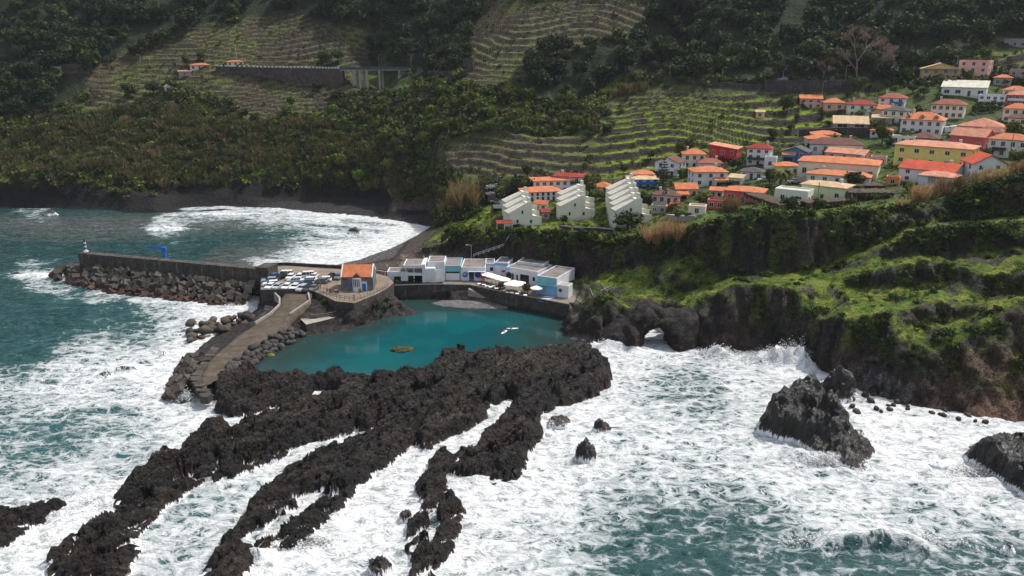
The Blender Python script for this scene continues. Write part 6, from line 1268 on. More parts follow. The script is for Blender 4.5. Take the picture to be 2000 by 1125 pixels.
# street with parked cars left of the village
st_pts = [(943,380),(962,377),(972,384),(978,394),(985,405),(984,412)]
SP_ = cast([a for a, b in st_pts], [b for a, b in st_pts]); vs = []; fs = []
for i in range(33):
    q = along(SP_, i / 32); t = (along(SP_, min(1, i/32 + .02)) - along(SP_, max(0, i/32 - .02))); t.z = 0; t.normalize(); nn = Vector((t.y, -t.x, 0)); w_ = 3.6 + 2.2*(1 - i/32)
    vs += [q + nn*w_ + Vector((0,0,.9)), q - nn*w_ + Vector((0,0,.9)), q + nn*w_ + Vector((0,0,-2)), q - nn*w_ + Vector((0,0,-2))]
for i in range(32): fs += [(i*4, i*4+1, i*4+5, i*4+4), (i*4+2, i*4, i*4+4, i*4+6), (i*4+1, i*4+3, i*4+7, i*4+5)]
tag(MB().mat(M_ASPH).add(vs, fs).build('street'), kind='structure')
def on_street(a, b): P = cast([a], [b])[0]; return (P[0], P[1], P[2] + .95)
for kd, co, a, b, rz, lb in (('hatch','black',936,378,10,'black car leftmost at the bend of the street above the bay'),('hatch','black',945,376,12,'dark car second from the left at the bend of the street'),('hatch','white',950,374,14,'white car at the back of the street bend'),('hatch','silver',957,373,20,'silver car in the row along the far kerb of the street'),
                             ('hatch','white',965,371,24,'white car at the right end of the row along the far kerb'),('hatch','black',972,379,70,'black car by the right kerb of the street'),('hatch','paleblue',966,392,60,'blue car half way down the street'),('hatch','white',974,399,75,'white car lowest on the street'),('hatch','blue',970,395,70,'dark blue car lower on the street, just above the white one')):
    car(kd, co, on_street(a, b), R(rz), lb)
def ground(a, b, dz=0.05): P = cast([a], [b])[0]; return (P[0], P[1], P[2] + dz)
car('hatch', 'silver', ground(1491, 354), R(12), 'silver car parked left of the village palm tree'); car('hatch', 'white', ground(1550, 357), R(20), 'white car parked right of the village palm tree'); car('hatch', 'white', ground(1925, 300), R(10), 'white car parked beside the rose pink house'); car('hatch', 'paleblue', ground(1528, 157), R(5), 'pale car on the upper road below the dark forest')
# orange excavator
P = Vector(ground(1309, 412)); ex = empty('excavator', P, R(25), 'small orange excavator on the building site', 'excavator'); M_OR = flat_mat('orange_machine_paint', (.75,.10,.02), .45, .15)
MB().mat(M_DKST).box(-1.5,1.5,-1.1,-.5,0,.6).build('track', ex); MB().mat(M_DKST).box(-1.5,1.5,.5,1.1,0,.6).build('track', ex); MB().mat(M_OR).box(-1.4,1.3,-1.0,1.0,.7,1.5).build('body', ex); MB().mat(M_OR).box(-.6,.6,-.9,.2,1.503,2.6).build('cab', ex); MB().mat(M_GLASS).box(-.5,.5,-.93,-.905,1.7,2.4).build('cab_window', ex); MB().mat(M_OR).tube([(1.2,.4,1.4), (3.0,.4,3.2), (4.4,.4,2.2), (4.6,.4,1.0)], [.28,.24,.2,.2], 6).build('arm', ex); MB().mat(M_DKST).box(4.2,5.0,.0,.8,.3,1.0).build('bucket', ex)

# ------------------------------------------------------------------ parasols, tables, boards
M_CANV = flat_mat('cream_parasol_canvas', (.80,.77,.70), .9, .08); M_WCANV = flat_mat('white_canvas', (.82,.82,.82), .9, .08)
def parasol_proto():
    e = empty('parasol', (0,0,0)); m = MB().mat(M_CANV); n = 8; r = 1.9; vs = [(0,0,3.1)] + [(r*math.cos(2*math.pi*i/n), r*math.sin(2*math.pi*i/n), 2.45) for i in range(n)] + [(0,0,3.04)] + [(r*math.cos(2*math.pi*i/n), r*math.sin(2*math.pi*i/n), 2.22) for i in range(n)]
    fs = [(0, 1+i, 1+(i+1) % n) for i in range(n)] + [(1+i, n+2+i, n+2+(i+1) % n, 1+(i+1) % n) for i in range(n)] + [(n+1, n+2+(i+1) % n, n+2+i) for i in range(n)]; m.add(vs, fs).build('canopy', e); MB().mat(M_STEEL).tube([(0,0,.1), (0,0,3.03)], .05, 6).build('pole', e); MB().mat(M_CONC).box(-.3,.3,-.3,.3,0,.1).build('base', e); return e
pp = parasol_proto(); first = True
for a, b, lb in ((952,551,'leftmost cream parasol of the long row in front of the restaurant'),(960,553.5,'second cream parasol from the left in the long row'),(968,556,'third cream parasol from the left in the long row'),(976,558.5,'fourth cream parasol from the left in the long row'),(985,561,'rightmost cream parasol of the long row'),
                 (996,570,'front left cream parasol of the cluster between two round bushes'),(1003,566.5,'rear cream parasol of the cluster between two round bushes'),(1008,571.5,'front middle cream parasol of the cluster between two round bushes'),(1015,568.5,'right cream parasol of the cluster between two round bushes'),(1048,578,'single cream parasol right of the larger round bush')):
    o = pp if first else copy_tree(pp); first = False; o.location = pz(a, b, ZP); o.rotation_euler.z = rb.uniform(0, 1); tag(o, lb, 'parasol', 'cream parasols on the promenade')
o = copy_tree(pp); o.location = pz(944, 549.5, ZP); o.scale = (.7,.7,.62); tag(o, 'small red parasol left of the long row of cream ones', 'parasol')
MR = flat_mat('red_canvas', (.65,.03,.03), .8)
for c_ in o.children:
    if c_.name.startswith('canopy'): c_.material_slots[0].link = 'OBJECT'; c_.material_slots[0].material = MR
tb = empty('terrace_table', (0,0,0)); MB().mat(M_WCANV).box(-.5,.5,-.5,.5,.70,.75).build('tabletop', tb); MB().mat(M_DKST).tube([(0,0,0), (0,0,.698)], .06, 6).build('leg', tb)
ch = empty('terrace_chair', (0,0,0)); MB().mat(M_DKST).box(-.22,.22,-.22,.22,.42,.47).build('seat', ch); MB().mat(M_DKST).box(-.22,.22,.19,.22,.473,.95).build('backrest', ch); m = MB().mat(M_DKST)
for sx in (-.2,.2):
    for sy in (-.2,.2): MB().mat(M_DKST).tube([(sx,sy,0), (sx,sy,.418)], .025, 4).build('leg', ch)
first = True
TABS = [(936,559.5),(945,561.5),(951,564),(958,566),(964,564),(970,568.5),(978,567),(985,573),(992,577),(1000,577),(1010,579),(1014,575),(1026,582)]
for i, (a, b) in enumerate(TABS):
    o = tb if i == 0 else copy_tree(tb); p = Vector(pz(a, b - 1.2, ZP)); o.location = p; tag(o, 'small white-topped table on the restaurant terrace behind the sea wall', 'table', 'terrace tables')
    for k in (-1, 1):
        c_ = ch if first else copy_tree(ch); first = False; c_.location = p + Vector((k*.85, .1, 0)); c_.rotation_euler.z = R(-90*k); tag(c_, 'dark chair at a table on the restaurant terrace', 'chair', 'terrace chairs')
def board_mesh(L, W, T, mat, deck=None):
    m = MB().mat(mat); n = 14; up = []; vs = []; fs = []
    for i in range(n + 1):
        t = i / n; x = (t - .5)*L; w = W/2 * max(.06, (1 - abs(2*t - 1)**2.6)); zz = .25*T*abs(2*t-1)**3
        vs += [(x,-w,zz+T*.5), (x,-w*.7,zz+T), (x,w*.7,zz+T), (x,w,zz+T*.5), (x,w*.6,zz), (x,-w*.6,zz)]
    for i in range(n):
        for j in range(6): fs.append((i*6+j, (i+1)*6+j, (i+1)*6+(j+1) % 6, i*6+(j+1) % 6))
    fs += [(0,1,2,3,4,5), tuple(n*6+j for j in (5,4,3,2,1,0))]; return m.add(vs, fs).mesh('board', False)
BM = {k: board_mesh(3.3, .8, .14, flat_mat('board_' + k, v, .35, .1)) for k, v in dict(white=(.80,.80,.80), blue=(.05,.25,.62), cyan=(.15,.45,.7)).items()}; KM = {k: board_mesh(3.9, .72, .36, flat_mat('kayak_' + k, v, .4, .1)) for k, v in dict(orange=(.85,.16,.03), yellow=(.85,.50,.05)).items()}
def put_board(name, me, a, b, z, rz, lb, cat): o = link(name, me); o.location = pz(a, b, z); o.rotation_euler.z = R(rz); return tag(o, lb, cat)
put_board('kayak', KM['orange'], 896, 557.5, ZP + .02, 2, 'orange kayak lying on the promenade in front of the club', 'kayak'); put_board('kayak', KM['yellow'], 886, 557.8, ZP + .02, 4, 'yellow kayak lying end to end with the orange one', 'kayak')
for a, b, k, rz, lb in ((1062,589.5,'blue',-8,'long blue board nearest the edge of the sea wall'),(1050,586,'cyan',-10,'light blue board left of the white ones on the promenade'),(1060,586,'white',-10,'white board behind the blue ones on the promenade'),(1068,584,'white',-12,'white board second row on the promenade right end'),(1073,580.5,'white',-12,'white board farthest back beside the boat house'),(1078,591.5,'blue',-6,'blue board at the right end of the boards by the sea wall')):
    put_board('paddle_board', BM[k], a, b, ZP + .05, rz, lb, 'paddle board')
put_board('surf_dinghy', board_mesh(3.6, 1.2, .5, flat_mat('board_blue', (.05,.25,.62))), 823, 493, 2.3, 25, 'blue boat lying on the dark beach', 'boat')

# ------------------------------------------------------------------ people
def skin_mesh(name, joints, bones, mat, sub=1):
    me = bpy.data.meshes.new('tmp'); me.from_pydata([j[:3] for j in joints], bones, []); o = bpy.data.objects.new('tmp', me); COL.objects.link(o); o.modifiers.new('s', 'SKIN'); sk = me.skin_vertices[0].data if me.skin_vertices else None
    if sk is None:
        bm = bmesh.new(); bm.from_mesh(me); bm.verts.layers.skin.verify(); bm.to_mesh(me); bm.free(); sk = me.skin_vertices[0].data
    for i, j in enumerate(joints): sk[i].radius = (j[3], j[4] if len(j) > 4 else j[3])
    sk[0].use_root = True
    if sub: q = o.modifiers.new('u', 'SUBSURF'); q.levels = sub; q.render_levels = sub
    dg = bpy.context.evaluated_depsgraph_get(); out = bpy.data.meshes.new_from_object(o.evaluated_get(dg)); bpy.data.objects.remove(o); bpy.data.meshes.remove(me); out.name = name; out.materials.clear(); out.materials.append(mat); return out
M_SKIN = flat_mat('human_skin', (.50,.29,.20), .6, .1); M_HAIR = flat_mat('dark_hair', (.03,.02,.015), .7)
def person_set(pose):
    if pose == 'stand': hip = 0.92; kn = [(.10,.02,.50), (-.10,.0,.50)]; ft = [(.11,.03,.07), (-.11,.05,.07)]; toe = [(.13,-.14,.03), (-.13,-.12,.03)]; el = [(.27,.03,1.12), (-.27,.02,1.12)]; ha = [(.29,-.08,.86), (-.29,-.06,.86)]; sp = 0
    elif pose == 'walk': hip = 0.90; kn = [(.10,-.14,.50), (-.10,.06,.49)]; ft = [(.10,-.22,.07), (-.10,.34,.13)]; toe = [(.11,-.39,.03), (-.11,.20,.04)]; el = [(.27,.12,1.13), (-.27,-.10,1.13)]; ha = [(.27,.08,.88), (-.25,-.28,.95)]; sp = -.03
    else: hip = 0.50; kn = [(.13,-.42,.52), (-.13,-.42,.52)]; ft = [(.13,-.44,.08), (-.13,-.44,.08)]; toe = [(.14,-.60,.03), (-.14,-.60,.03)]; el = [(.27,-.10,.74), (-.27,-.10,.74)]; ha = [(.20,-.34,.66), (-.20,-.34,.66)]; sp = .02
    dz = hip - .92; J = [(0,0,hip,.14,.10), (0,.0,hip+.20,.125,.09), (0,sp,hip+.44,.16,.10), (0,sp,hip+.55,.06,.06), (0,sp-.015,hip+.66,.085,.10), (0,sp-.015,hip+.79,.06,.075)]
    B = [(0,1), (1,2), (2,3), (3,4), (4,5)]
    for i, s_ in ((0, 1), (1, -1)):
        k = len(J); J += [(s_*.10,0,hip-.05,.09), (*kn[i],.06), (*ft[i],.045), (*toe[i],.035)]; B += [(0,k), (k,k+1), (k+1,k+2), (k+2,k+3)]
        k = len(J); J += [(s_*.19,sp,hip+.48,.055), (*el[i],.042), (*ha[i],.035), (ha[i][0],ha[i][1]-.04,ha[i][2]-.10,.025)]; B += [(2,k), (k,k+1), (k+1,k+2), (k+2,k+3)]
    body = skin_mesh('person_body', J, B, M_SKIN)
    JT = [(0,0,hip+.02,.155,.115), (0,0,hip+.20,.14,.105), (0,sp,hip+.44,.175,.115)] + [(s_*.19,sp,hip+.48,.07) for s_ in (1,-1)] + [(s_*.235,sp+.01,hip+.34,.06) for s_ in (1,-1)]
    top = skin_mesh('top', JT, [(0,1), (1,2), (2,3), (2,4), (3,5), (4,6)], bpy.data.materials['cloth_navy'])
    JP = [(0,0,hip+.02,.155,.115)]; BP = []
    for i, s_ in ((0,1), (1,-1)): k = len(JP); f_ = [kn[i][q]*.35 + ft[i][q]*.65 for q in range(3)]; JP += [(s_*.10,0,hip-.06,.10), (*kn[i],.075), (*f_,.06)]; BP += [(0,k), (k,k+1), (k+1,k+2)]
    tr = skin_mesh('trousers', JP, BP, bpy.data.materials['cloth_black']); hz = hip + .735
    hair = rock_mesh(77, 2, .1, 1, (.092,.11,.10), M_HAIR, 'hair'); hv = np.array([v.co[:] for v in hair.vertices]); hv = hv + np.array([0, sp + .012, hz]); hair.vertices.foreach_set('co', hv.astype(np.float32).ravel())
    return body, top, tr, hair
CL = {k: flat_mat('cloth_' + k, v, .9, .15, 3) for k, v in dict(navy=(.02,.03,.09), black=(.012,.012,.014), white=(.75,.74,.72), pink=(.72,.28,.34), purple=(.16,.06,.30), blue=(.06,.16,.45), red=(.55,.03,.04), grey=(.2,.2,.21), teal=(.03,.18,.22), khaki=(.22,.18,.11)).items()}
PS = {k: person_set(k) for k in ('stand', 'walk', 'sit')}
def person(pose, loc, rz, top, trs, label, group=None):
    e = empty('person', loc, R(rz), label, 'person', group); b, t, tr, hr = PS[pose]; link('body', b, e)
    for nm, me, c in (('top', t, top), ('trousers', tr, trs)):
        o = link(nm, me, e); o.material_slots[0].link = 'OBJECT'; o.material_slots[0].material = CL[c]
    link('hair', hr, e); return e
for i, (a, b, po, t, tr, lb) in enumerate(((625,558.5,'stand','navy','teal','person in dark jacket standing at the edge of the car park beside a teal-trousered companion'),(639.5,556,'walk','purple','purple','person in purple walking alone near the back of the headland'),(626.5,565,'stand','purple','khaki','person in a purple top on the steps left of the headland railing'),
        (634,571,'stand','pink','white','person in pink top and white trousers at the headland railing'),(639,571,'stand','teal','black','person in dark green top between the pink and the dark pair at the railing'),(645,573.5,'stand','black','black','left one of two people in black at the headland railing'),(648,574,'stand','black','grey','right one of two people in black at the headland railing'),
        (655,575,'stand','pink','black','person in pink top right of the dark pair at the railing'),(657.8,574.5,'stand','white','black','person in white shirt at the railing below the stone hut'),(660.5,575,'stand','navy','navy','person in navy at the railing below the stone hut'),(701.5,573.5,'stand','black','black','person in black in front of the hut door'),(704.5,573,'stand','grey','black','person in grey in front of the hut door'),
        (692,586,'stand','khaki','khaki','person leaning at the corner of the headland railing'))): person(po, pz(a, b, ZY), rb.uniform(-40, 40), t, tr, lb)
for a, b, po, t, tr, lb in ((734,537,'stand','black','black','person in black standing right of the stone hut by the path'),(744,540,'walk','black','grey','person in dark clothes walking on the path to the club'),(752,540,'walk','red','white','person in a red top walking on the path to the club'),(797,528.5,'stand','black','black','person in black behind the roof of the club at the beach edge')): person(po, pz(a, b, 4.6), rb.uniform(0, 360), t, tr, lb)
for a, b, po, t, tr, lb in ((856,477,'walk','white','grey','left one of two pale figures walking far up the dark beach'),(859.5,475,'walk','white','white','right one of two pale figures walking far up the dark beach'),(874,474.5,'walk','white','khaki','pale figure nearest the cliff on the dark beach'),(828,507,'stand','white','white','pale figure in the middle of the beach above the club'),(777.5,521,'walk','white','grey','pale figure on the beach left of the club'),(756,524,'stand','white','white','figure under a pale sunshade near the path on the beach')):
    P = Vector(cast([a], [b])[0]); person(po, P, rb.uniform(0, 360), t, tr, lb)
for i in range(11):
    a, b = TABS[i % len(TABS)]; p = Vector(pz(a, b - 1.2, ZP)) + Vector((-.85 if i % 2 else .85, .1, -.03)); person('sit', p, 90 if i % 2 else -90, rb.choice(['navy','black','white','blue','grey','pink']), rb.choice(['black','navy','khaki']), 'diner sitting at a table on the restaurant terrace', 'diners on the terrace')
# paddlers on their boards
o = put_board('paddle_board', BM['white'], 984.5, 649, .08, 62, 'white paddle board pointing towards the viewer on the teal pool', 'paddle board'); person('sit', Vector(o.location) + Vector((0, 0, -.32)), 10, 'pink', 'pink', 'person in pink sitting low on the near paddle board')
o = put_board('paddle_board', BM['white'], 1001, 642, .08, 3, 'white paddle board seen side-on on the teal pool', 'paddle board'); person('sit', Vector(o.location) + Vector((-.2, 0, -.32)), -70, 'black', 'black', 'person in black wetsuit sitting on the side-on paddle board')
for a, b, lb in ((704,531,'swimmer'),(680,505,'surfer')): pass
# ------------------------------------------------------------------ road furniture
def lamp(px, py, hpx, label, dirn=1, mat=None, base=None):
    P = Vector(cast([px], [py])[0]) if base is None else Vector(base); s = F / depth(*P); hh = hpx / s; e = empty('street_lamp', P, 0, label, 'street lamp')
    MB().mat(mat or M_STEEL).tube([(0,0,-.5), (0,0,hh)], [.12,.08], 6).build('pole', e); MB().mat(mat or M_STEEL).tube([(0,0,hh-.003), (dirn*1.2,-.2,hh+.15)], .06, 5).build('arm', e); MB().mat(M_FRAME).box(min(dirn*1.0,dirn*1.7), max(dirn*1.0,dirn*1.7), -.35, -.05, hh+.1, hh+.25).build('lamp_head', e); return e
lamp(919, 513, 48, 'tall grey lamp post at the foot of the cliff behind the club', -1, base=pYz(921, 248, 3.5)); lamp(971, 369, 24, 'lamp post with white head above the street of parked cars', 1)
for i, (a, b, hh, d, l) in enumerate(((740,132,24,1,'over the viaduct, left one'),(803,130,22,-1,'at the right end of the viaduct'),(838,129,20,1,'left of the pair past the viaduct'),(851,129,22,-1,'right of the pair past the viaduct'),(897,128,18,1,'beside the orange-roofed hut on the mountain road'),(905,126,18,-1,'just right of the orange-roofed hut on the mountain road'),(1003,126,26,1,'below the upper brown terraces'),(1029,126,18,-1,'near the dark gully trees'),
        (1150,128,16,1,'at the left start of the forest road'),(1205,138,16,1,'along the left part of the forest road'),(1308,152,24,1,'in the middle of the forest road'),(1410,155,22,1,'on the forest road above the green terraces'),(1529,156,26,1,'beside the pale car on the forest road'),(1651,155,26,1,'between bare trees on the forest road'),(1768,154,22,1,'at the right end of the forest road wall'),(1868,135,24,-1,'by the unfinished pink house'),(1604,178,18,1,'above the pink house on the upper slope'),
        (275,126,18,-1,'left end of the mountain road'),(293,128,16,1,'right of the leftmost mountain road lamp'),(463,120,26,1,'behind the low cottage on the mountain road'))):
    lamp(a, b, hh, 'slender street lamp ' + l, d)
def pole(px, py, hpx, label):
    P = Vector(cast([px], [py])[0]); s = F / depth(*P); o = MB().mat(M_WOOD).tube([(0,0,-.5), (0,0,hpx/s)], .12, 6).build('utility_pole', None, P); tag(o, label, 'utility pole')
pole(1596, 398, 42, 'grey utility pole in front of the pale green house'); pole(1971, 312, 50, 'brown utility pole at the right edge of the village'); pole(1604, 196, 34, 'thin utility pole above the pink house'); pole(1700, 300, 26, 'utility pole above the big cream house')
# retaining wall of the forest road
def road_wall(pxs, hpx, label, mat=M_DRYWALL, lift=0.0):
    P = cast([a for a, b in pxs], [b for a, b in pxs]); hh = [hpx / (F / depth(*p)) for p in P]
    o = strip_wall([(p[0], p[1] - .8) for p in P], 1.6, [p[2] - 2 for p in P], [p[2] + h_ + lift for p, h_ in zip(P, hh)], mat, 'retaining_wall'); return tag(o, label, 'wall'), P, hh
road_wall([(1490,171),(1560,173),(1620,172),(1665,171)], 15, 'long dark purple-grey retaining wall of the forest road'); road_wall([(1310,158),(1400,164),(1488,170)], 4, 'low dark retaining wall left part of the forest road, under bushes')
M_PURP = mat_stonewall('purplish_concrete_wall', (.085, .062, .064), .3, .3, (.15,.10,.10))
(o, P, hh) = road_wall([(425,131),(500,141),(560,152),(620,158),(668,159)], 18, 'purplish retaining wall with a row of white marker stones on top, left of the viaduct', M_PURP)
# replace its top by a level line so the stones stand on the road edge
top0 = Vector(pYz(418, P[0][1], 60)); 
for i, v in enumerate(o.data.vertices):
    k = i // 4
    if i % 4 in (2, 3): v.co.z = pY((425,500,560,620,668)[k], (129,131,132,133,134)[k], P[k][1])[2]
ms = MB().mat(M_FRAME).box(-.45,.45,-.3,.3,0,.75).mesh('marker_stone')
tops = [Vector((p[0], p[1] - 1.6, pY((425,500,560,620,668)[k], (129,131,132,133,134)[k], p[1])[2])) for k, p in enumerate(P)]
for i in range(34): q = link('marker_stone', ms); q.location = along(tops, i / 33); tag(q, 'white marker stone on top of the purplish retaining wall', 'marker stone', 'white marker stones along the mountain road')
road_wall([(124,140),(150,139),(178,138)], 14, 'short reddish wall at the left end of the mountain road', M_PURP); road_wall([(840,148),(870,149),(895,146)], 10, 'grey wall below the road right of the viaduct', M_QUAY); road_wall([(912,132),(928,131)], 18, 'grey concrete block wall at the foot of the upper brown terraces', M_QUAY)
# viaduct
V0, V1 = Vector(pY(664, 134, P[-1][1] - 1)), Vector(pY(800, 133, 446)); dv = V1 - V0; LV_ = math.hypot(dv.x, dv.y); vd = empty('viaduct', V0, math.atan2(dv.y, dv.x), 'grey concrete road viaduct on tall round pillars across the mountain gully', 'viaduct')
M_VCON = mat_paving('viaduct_concrete', (.30,.29,.27), (.40,.385,.36)); MB().mat(M_VCON).box(0, LV_, -1.6, 5, -.9, 0).build('deck', vd); MB().mat(flat_mat('green_steel_rail', (.03,.09,.08), .6)).box(0, LV_, -1.7, -1.603, -.5, .9).build('railing', vd); MB().mat(M_ASPH).box(0, LV_, -1.3, 4.8, .003, .06).build('road_surface', vd)
for f_, y, l in ((.19,-.9,12),(.235,1.8,12),(.285,-.9,12),(.33,1.8,9),(.385,-.9,13.5),(.565,-.9,9),(.60,2,9),(.85,-.9,7),(.88,2,6)):
    MB().mat(M_VCON).tube([(LV_*f_, y, -l - 4), (LV_*f_, y, -.903)], .62, 10).build('pillar', vd)
MB().mat(M_PURP).box(-.5, 1.5, -1.5, 5.2, -9, -.905).build('abutment', vd)
# village walls, vine pergolas, wooden fence on the arch, stair rail on the cliff
M_THATCH = flat_mat('dry_brown_vine_thatch', (.085,.058,.042), .95, .5, 1.5, bump=.8)
def pergola(px0, py0, px1, py1, dep, hgt, label, n=5):
    A_, B_ = Vector(cast([px0], [py0])[0]), Vector(cast([px1], [py1])[0]); z = max(A_.z, B_.z); d = B_ - A_; W = math.hypot(d.x, d.y); e = empty('vine_pergola', (A_.x, A_.y, min(A_.z, B_.z)), math.atan2(d.y, d.x), label, 'pergola'); hz = z - min(A_.z, B_.z) + hgt
    X, Yg = np.meshgrid(np.linspace(0, W, 40), np.linspace(0, dep, 14)); hh = hz + .35*fbm(X/1.1, Yg/1.1, oct=3, seed=int(px0)); me = np_mesh('thatch', np.stack([X, Yg, hh], -1).reshape(-1, 3), grid_faces(40, 14), M_THATCH); o = link('thatch', me, e); s_ = o.modifiers.new('s', 'SOLIDIFY'); s_.thickness = .35
    m = MB().mat(M_THATCH)
    for i in range(60): x = W * rb.random(); m.box(x-.12, x+.12, -.12, .05, hz - rb.uniform(.5, 1.4), hz)
    m.build('hanging_vines', e)
    for i in range(n + 1):
        for y in (.1, dep - .1): MB().mat(M_WOOD).tube([(W*i/n, y, -1), (W*i/n, y, hz)], .08, 5).build('post', e)
pergola(1450,408,1520,412,5,1.7,'brown thatched vine pergola on the cliff top below the red bungalow'); pergola(1575,410,1662,402,5,1.6,'brown thatched vine pergola in front of the pale green house'); pergola(1655,396,1745,386,7,1.4,'brown vine pergola right of the pale green house'); pergola(1660,380,1730,372,6,1.5,'upper brown vine pergola behind the pale green house')
m = MB().mat(M_DKST).box(-1.3,1.3,-1,1,0,2.2).mat(M_FRAME).box(-1.5,1.5,-1.2,1.2,2.202,2.35); o = m.build('shed', None, ground(1547, 409)); tag(o, 'small dark hut with a white roof on the cliff edge', 'shed')
def vil_wall(pts, hpx, label, mat): road_wall(pts, hpx, label, mat)
vil_wall([(1098,448),(1130,452),(1165,452),(1200,455)], 10, 'dark curved garden wall below the right cream terraced row', M_DRYWALL); vil_wall([(1308,425),(1340,428),(1360,426)], 8, 'pale concrete wall below the building site', M_CONC); vil_wall([(1560,266),(1640,262),(1700,262)], 14, 'dark stone wall below the open barn', M_DRYWALL); vil_wall([(1840,255),(1900,248)], 8, 'white garden wall right of the mansard house', M_WHITE); vil_wall([(1000,400),(1018,398)], 14, 'dark wall beside the street of parked cars', M_DRYWALL); vil_wall([(1540,382),(1560,384)], 5, 'low grey wall beside the flat-roofed white house', M_CONC)
for k, pts in enumerate(([(1140,563),(1152,572),(1158,588)], [(1152,559),(1174,564),(1186,580)], [(1158,588),(1172,578),(1196,566)])):
    Q_ = [Vector(ground(a, b, .1)) for a, b in pts]; rail('wooden_fence', Q_, 1.3, 1.0, M_WOOD, r=.10, label='pale wooden fence on the rock above the arch, ' + ('left run', 'rear run', 'front run')[k], cat='fence')
ra = [Vector(pYz(925, 249, 7.2)), Vector(pYz(985, 246.5, 11.2)), Vector(pYz(1001, 247.5, 15.8))]; rail('stair_rail', ra, 1.0, 1.6, M_FRAME, r=.09, label='white handrail of the stair climbing the cliff behind the club')
# rock arch
n1 = 44; n2 = 30; vs = []; A0, A1 = Vector(pz(1235, 672, -.8)), Vector(pz(1322, 678, -.8)); mid = (A0 + A1) / 2; rx = (A1 - A0).length / 2 + .5
for i in range(n1 + 1):
    t = math.pi * i / n1; c_ = Vector((mid.x - math.cos(t) * rx, mid.y + 1.2, -1.0 + 6.9 * max(0, math.sin(t)) ** .8)); rad = 2.2 + 2.0 * abs(math.cos(t)) ** 2
    up = Vector((-math.cos(t), 0, math.sin(t)))
    for j in range(n2):
        a_ = 2 * math.pi * j / n2; vs.append(c_ + up * math.cos(a_) * rad * ((1.55 + .45 * math.sin(t * 5.3 + 1)) if math.cos(a_) > 0 else .8) + Vector((0, 1, 0)) * math.sin(a_) * rad * 1.7)
va = np.array([v[:] for v in vs]); nn_ = fbm(va[:, 0]/2.6, va[:, 1]/2.6, va[:, 2]/2.6, 4, .55, 9); va = va + np.stack([nn_*1.2, fbm(va[:, 0]/2.6, va[:, 1]/2.6, va[:, 2]/2.6, 4, .55, 19)*1.5, fbm(va[:, 0]/2.6, va[:, 1]/2.6, va[:, 2]/2.6, 4, .55, 29)*1.2], -1)
Qa = np.array([(i*n2 + j, (i+1)*n2 + j, (i+1)*n2 + (j+1) % n2, i*n2 + (j+1) % n2) for i in range(n1) for j in range(n2)])
cA = va.mean(0); cn_ = fbm(va[:, 0]/1.5, va[:, 1]/1.5, va[:, 2]/1.5, 4, .6, 39)[:, None]; lw_ = (1 - sstep(.8, 3.0, va[:, 2]))[:, None]
ac_ = np.clip(np.array((.017, .0135, .012)) * (1 + 1.1*cn_) + lw_ * np.array((.016, .007, .005)), .004, .08)
o = link('rock_arch', np_mesh('rock_arch', va - cA, Qa, M_TERR, False, {'rock': np.ones(len(va))}, {'Col': ac_})); o.location = cA; q = o.modifiers.new('s', 'SUBSURF'); q.levels = q.render_levels = 1; tag(o, 'black natural rock arch with white water showing through its opening', 'rock arch')
# ------------------------------------------------------------------ plants
rv = np.random.default_rng(23); rp = random.Random(29)
def leaf_mat(name, a, b, attr=False, trans=.22):
    t = NT(name); p = t.pos(); n = t.noise(p, .5, 4, .65); rnd = t.n('ShaderNodeObjectInfo').outputs['Random']
    c = t.mix(t.mapr(n, .35, .65), a, b)
    if attr: c = t.mix(1.0, c, t.attr('Col', True), 'MULTIPLY')
    else:
        h_ = t.n('ShaderNodeHueSaturation'); t.l(c, h_.inputs['Color']); t.l(t.mapr(rnd, 0, 1, .6, 1.45, False), h_.inputs['Value']); t.l(t.mapr(t.math('FRACT', t.math('MULTIPLY', rnd, 7.3)), 0, 1, .475, .515, False), h_.inputs['Hue']); c = h_.outputs[0]
    d = t.n('ShaderNodeBsdfPrincipled'); t.l(c, d.inputs['Base Color']); d.inputs['Roughness'].default_value = .75; d.inputs['Specular IOR Level'].default_value = .2
    tr = t.n('ShaderNodeBsdfTranslucent'); t.l(c, tr.inputs[0]); m = t.n('ShaderNodeMixShader'); m.inputs[0].default_value = trans; t.l(d.outputs[0], m.inputs[1]); t.l(tr.outputs[0], m.inputs[2]); return t.done(m.outputs[0])
M_LAUREL = leaf_mat('dark_laurel_leaves', (.020, .034, .013), (.046, .066, .018)); M_FRESH = leaf_mat('fresh_green_leaves', (.055, .085, .012), (.115, .145, .022)); M_BUSHL = leaf_mat('mid_green_leaves', (.026, .046, .012), (.052, .076, .018))
M_CANE = leaf_mat('dry_cane_leaves', (.20, .145, .062), (.33, .235, .105), False, .45); M_STUFFL = leaf_mat('scrub_leaves', (.65, .65, .65), (1.2, 1.2, 1.2), True); M_PALM = leaf_mat('palm_fronds', (.055, .065, .016), (.11, .105, .025)); M_PALMD = leaf_mat('yellowed_palm_fronds', (.15, .11, .02), (.24, .17, .03))
M_BARK = flat_mat('brown_bark', (.075, .055, .040), .9, .4, 2, bump=.6); M_PBARK = flat_mat('pale_bare_bark', (.20, .145, .115), .9, .3, 2)
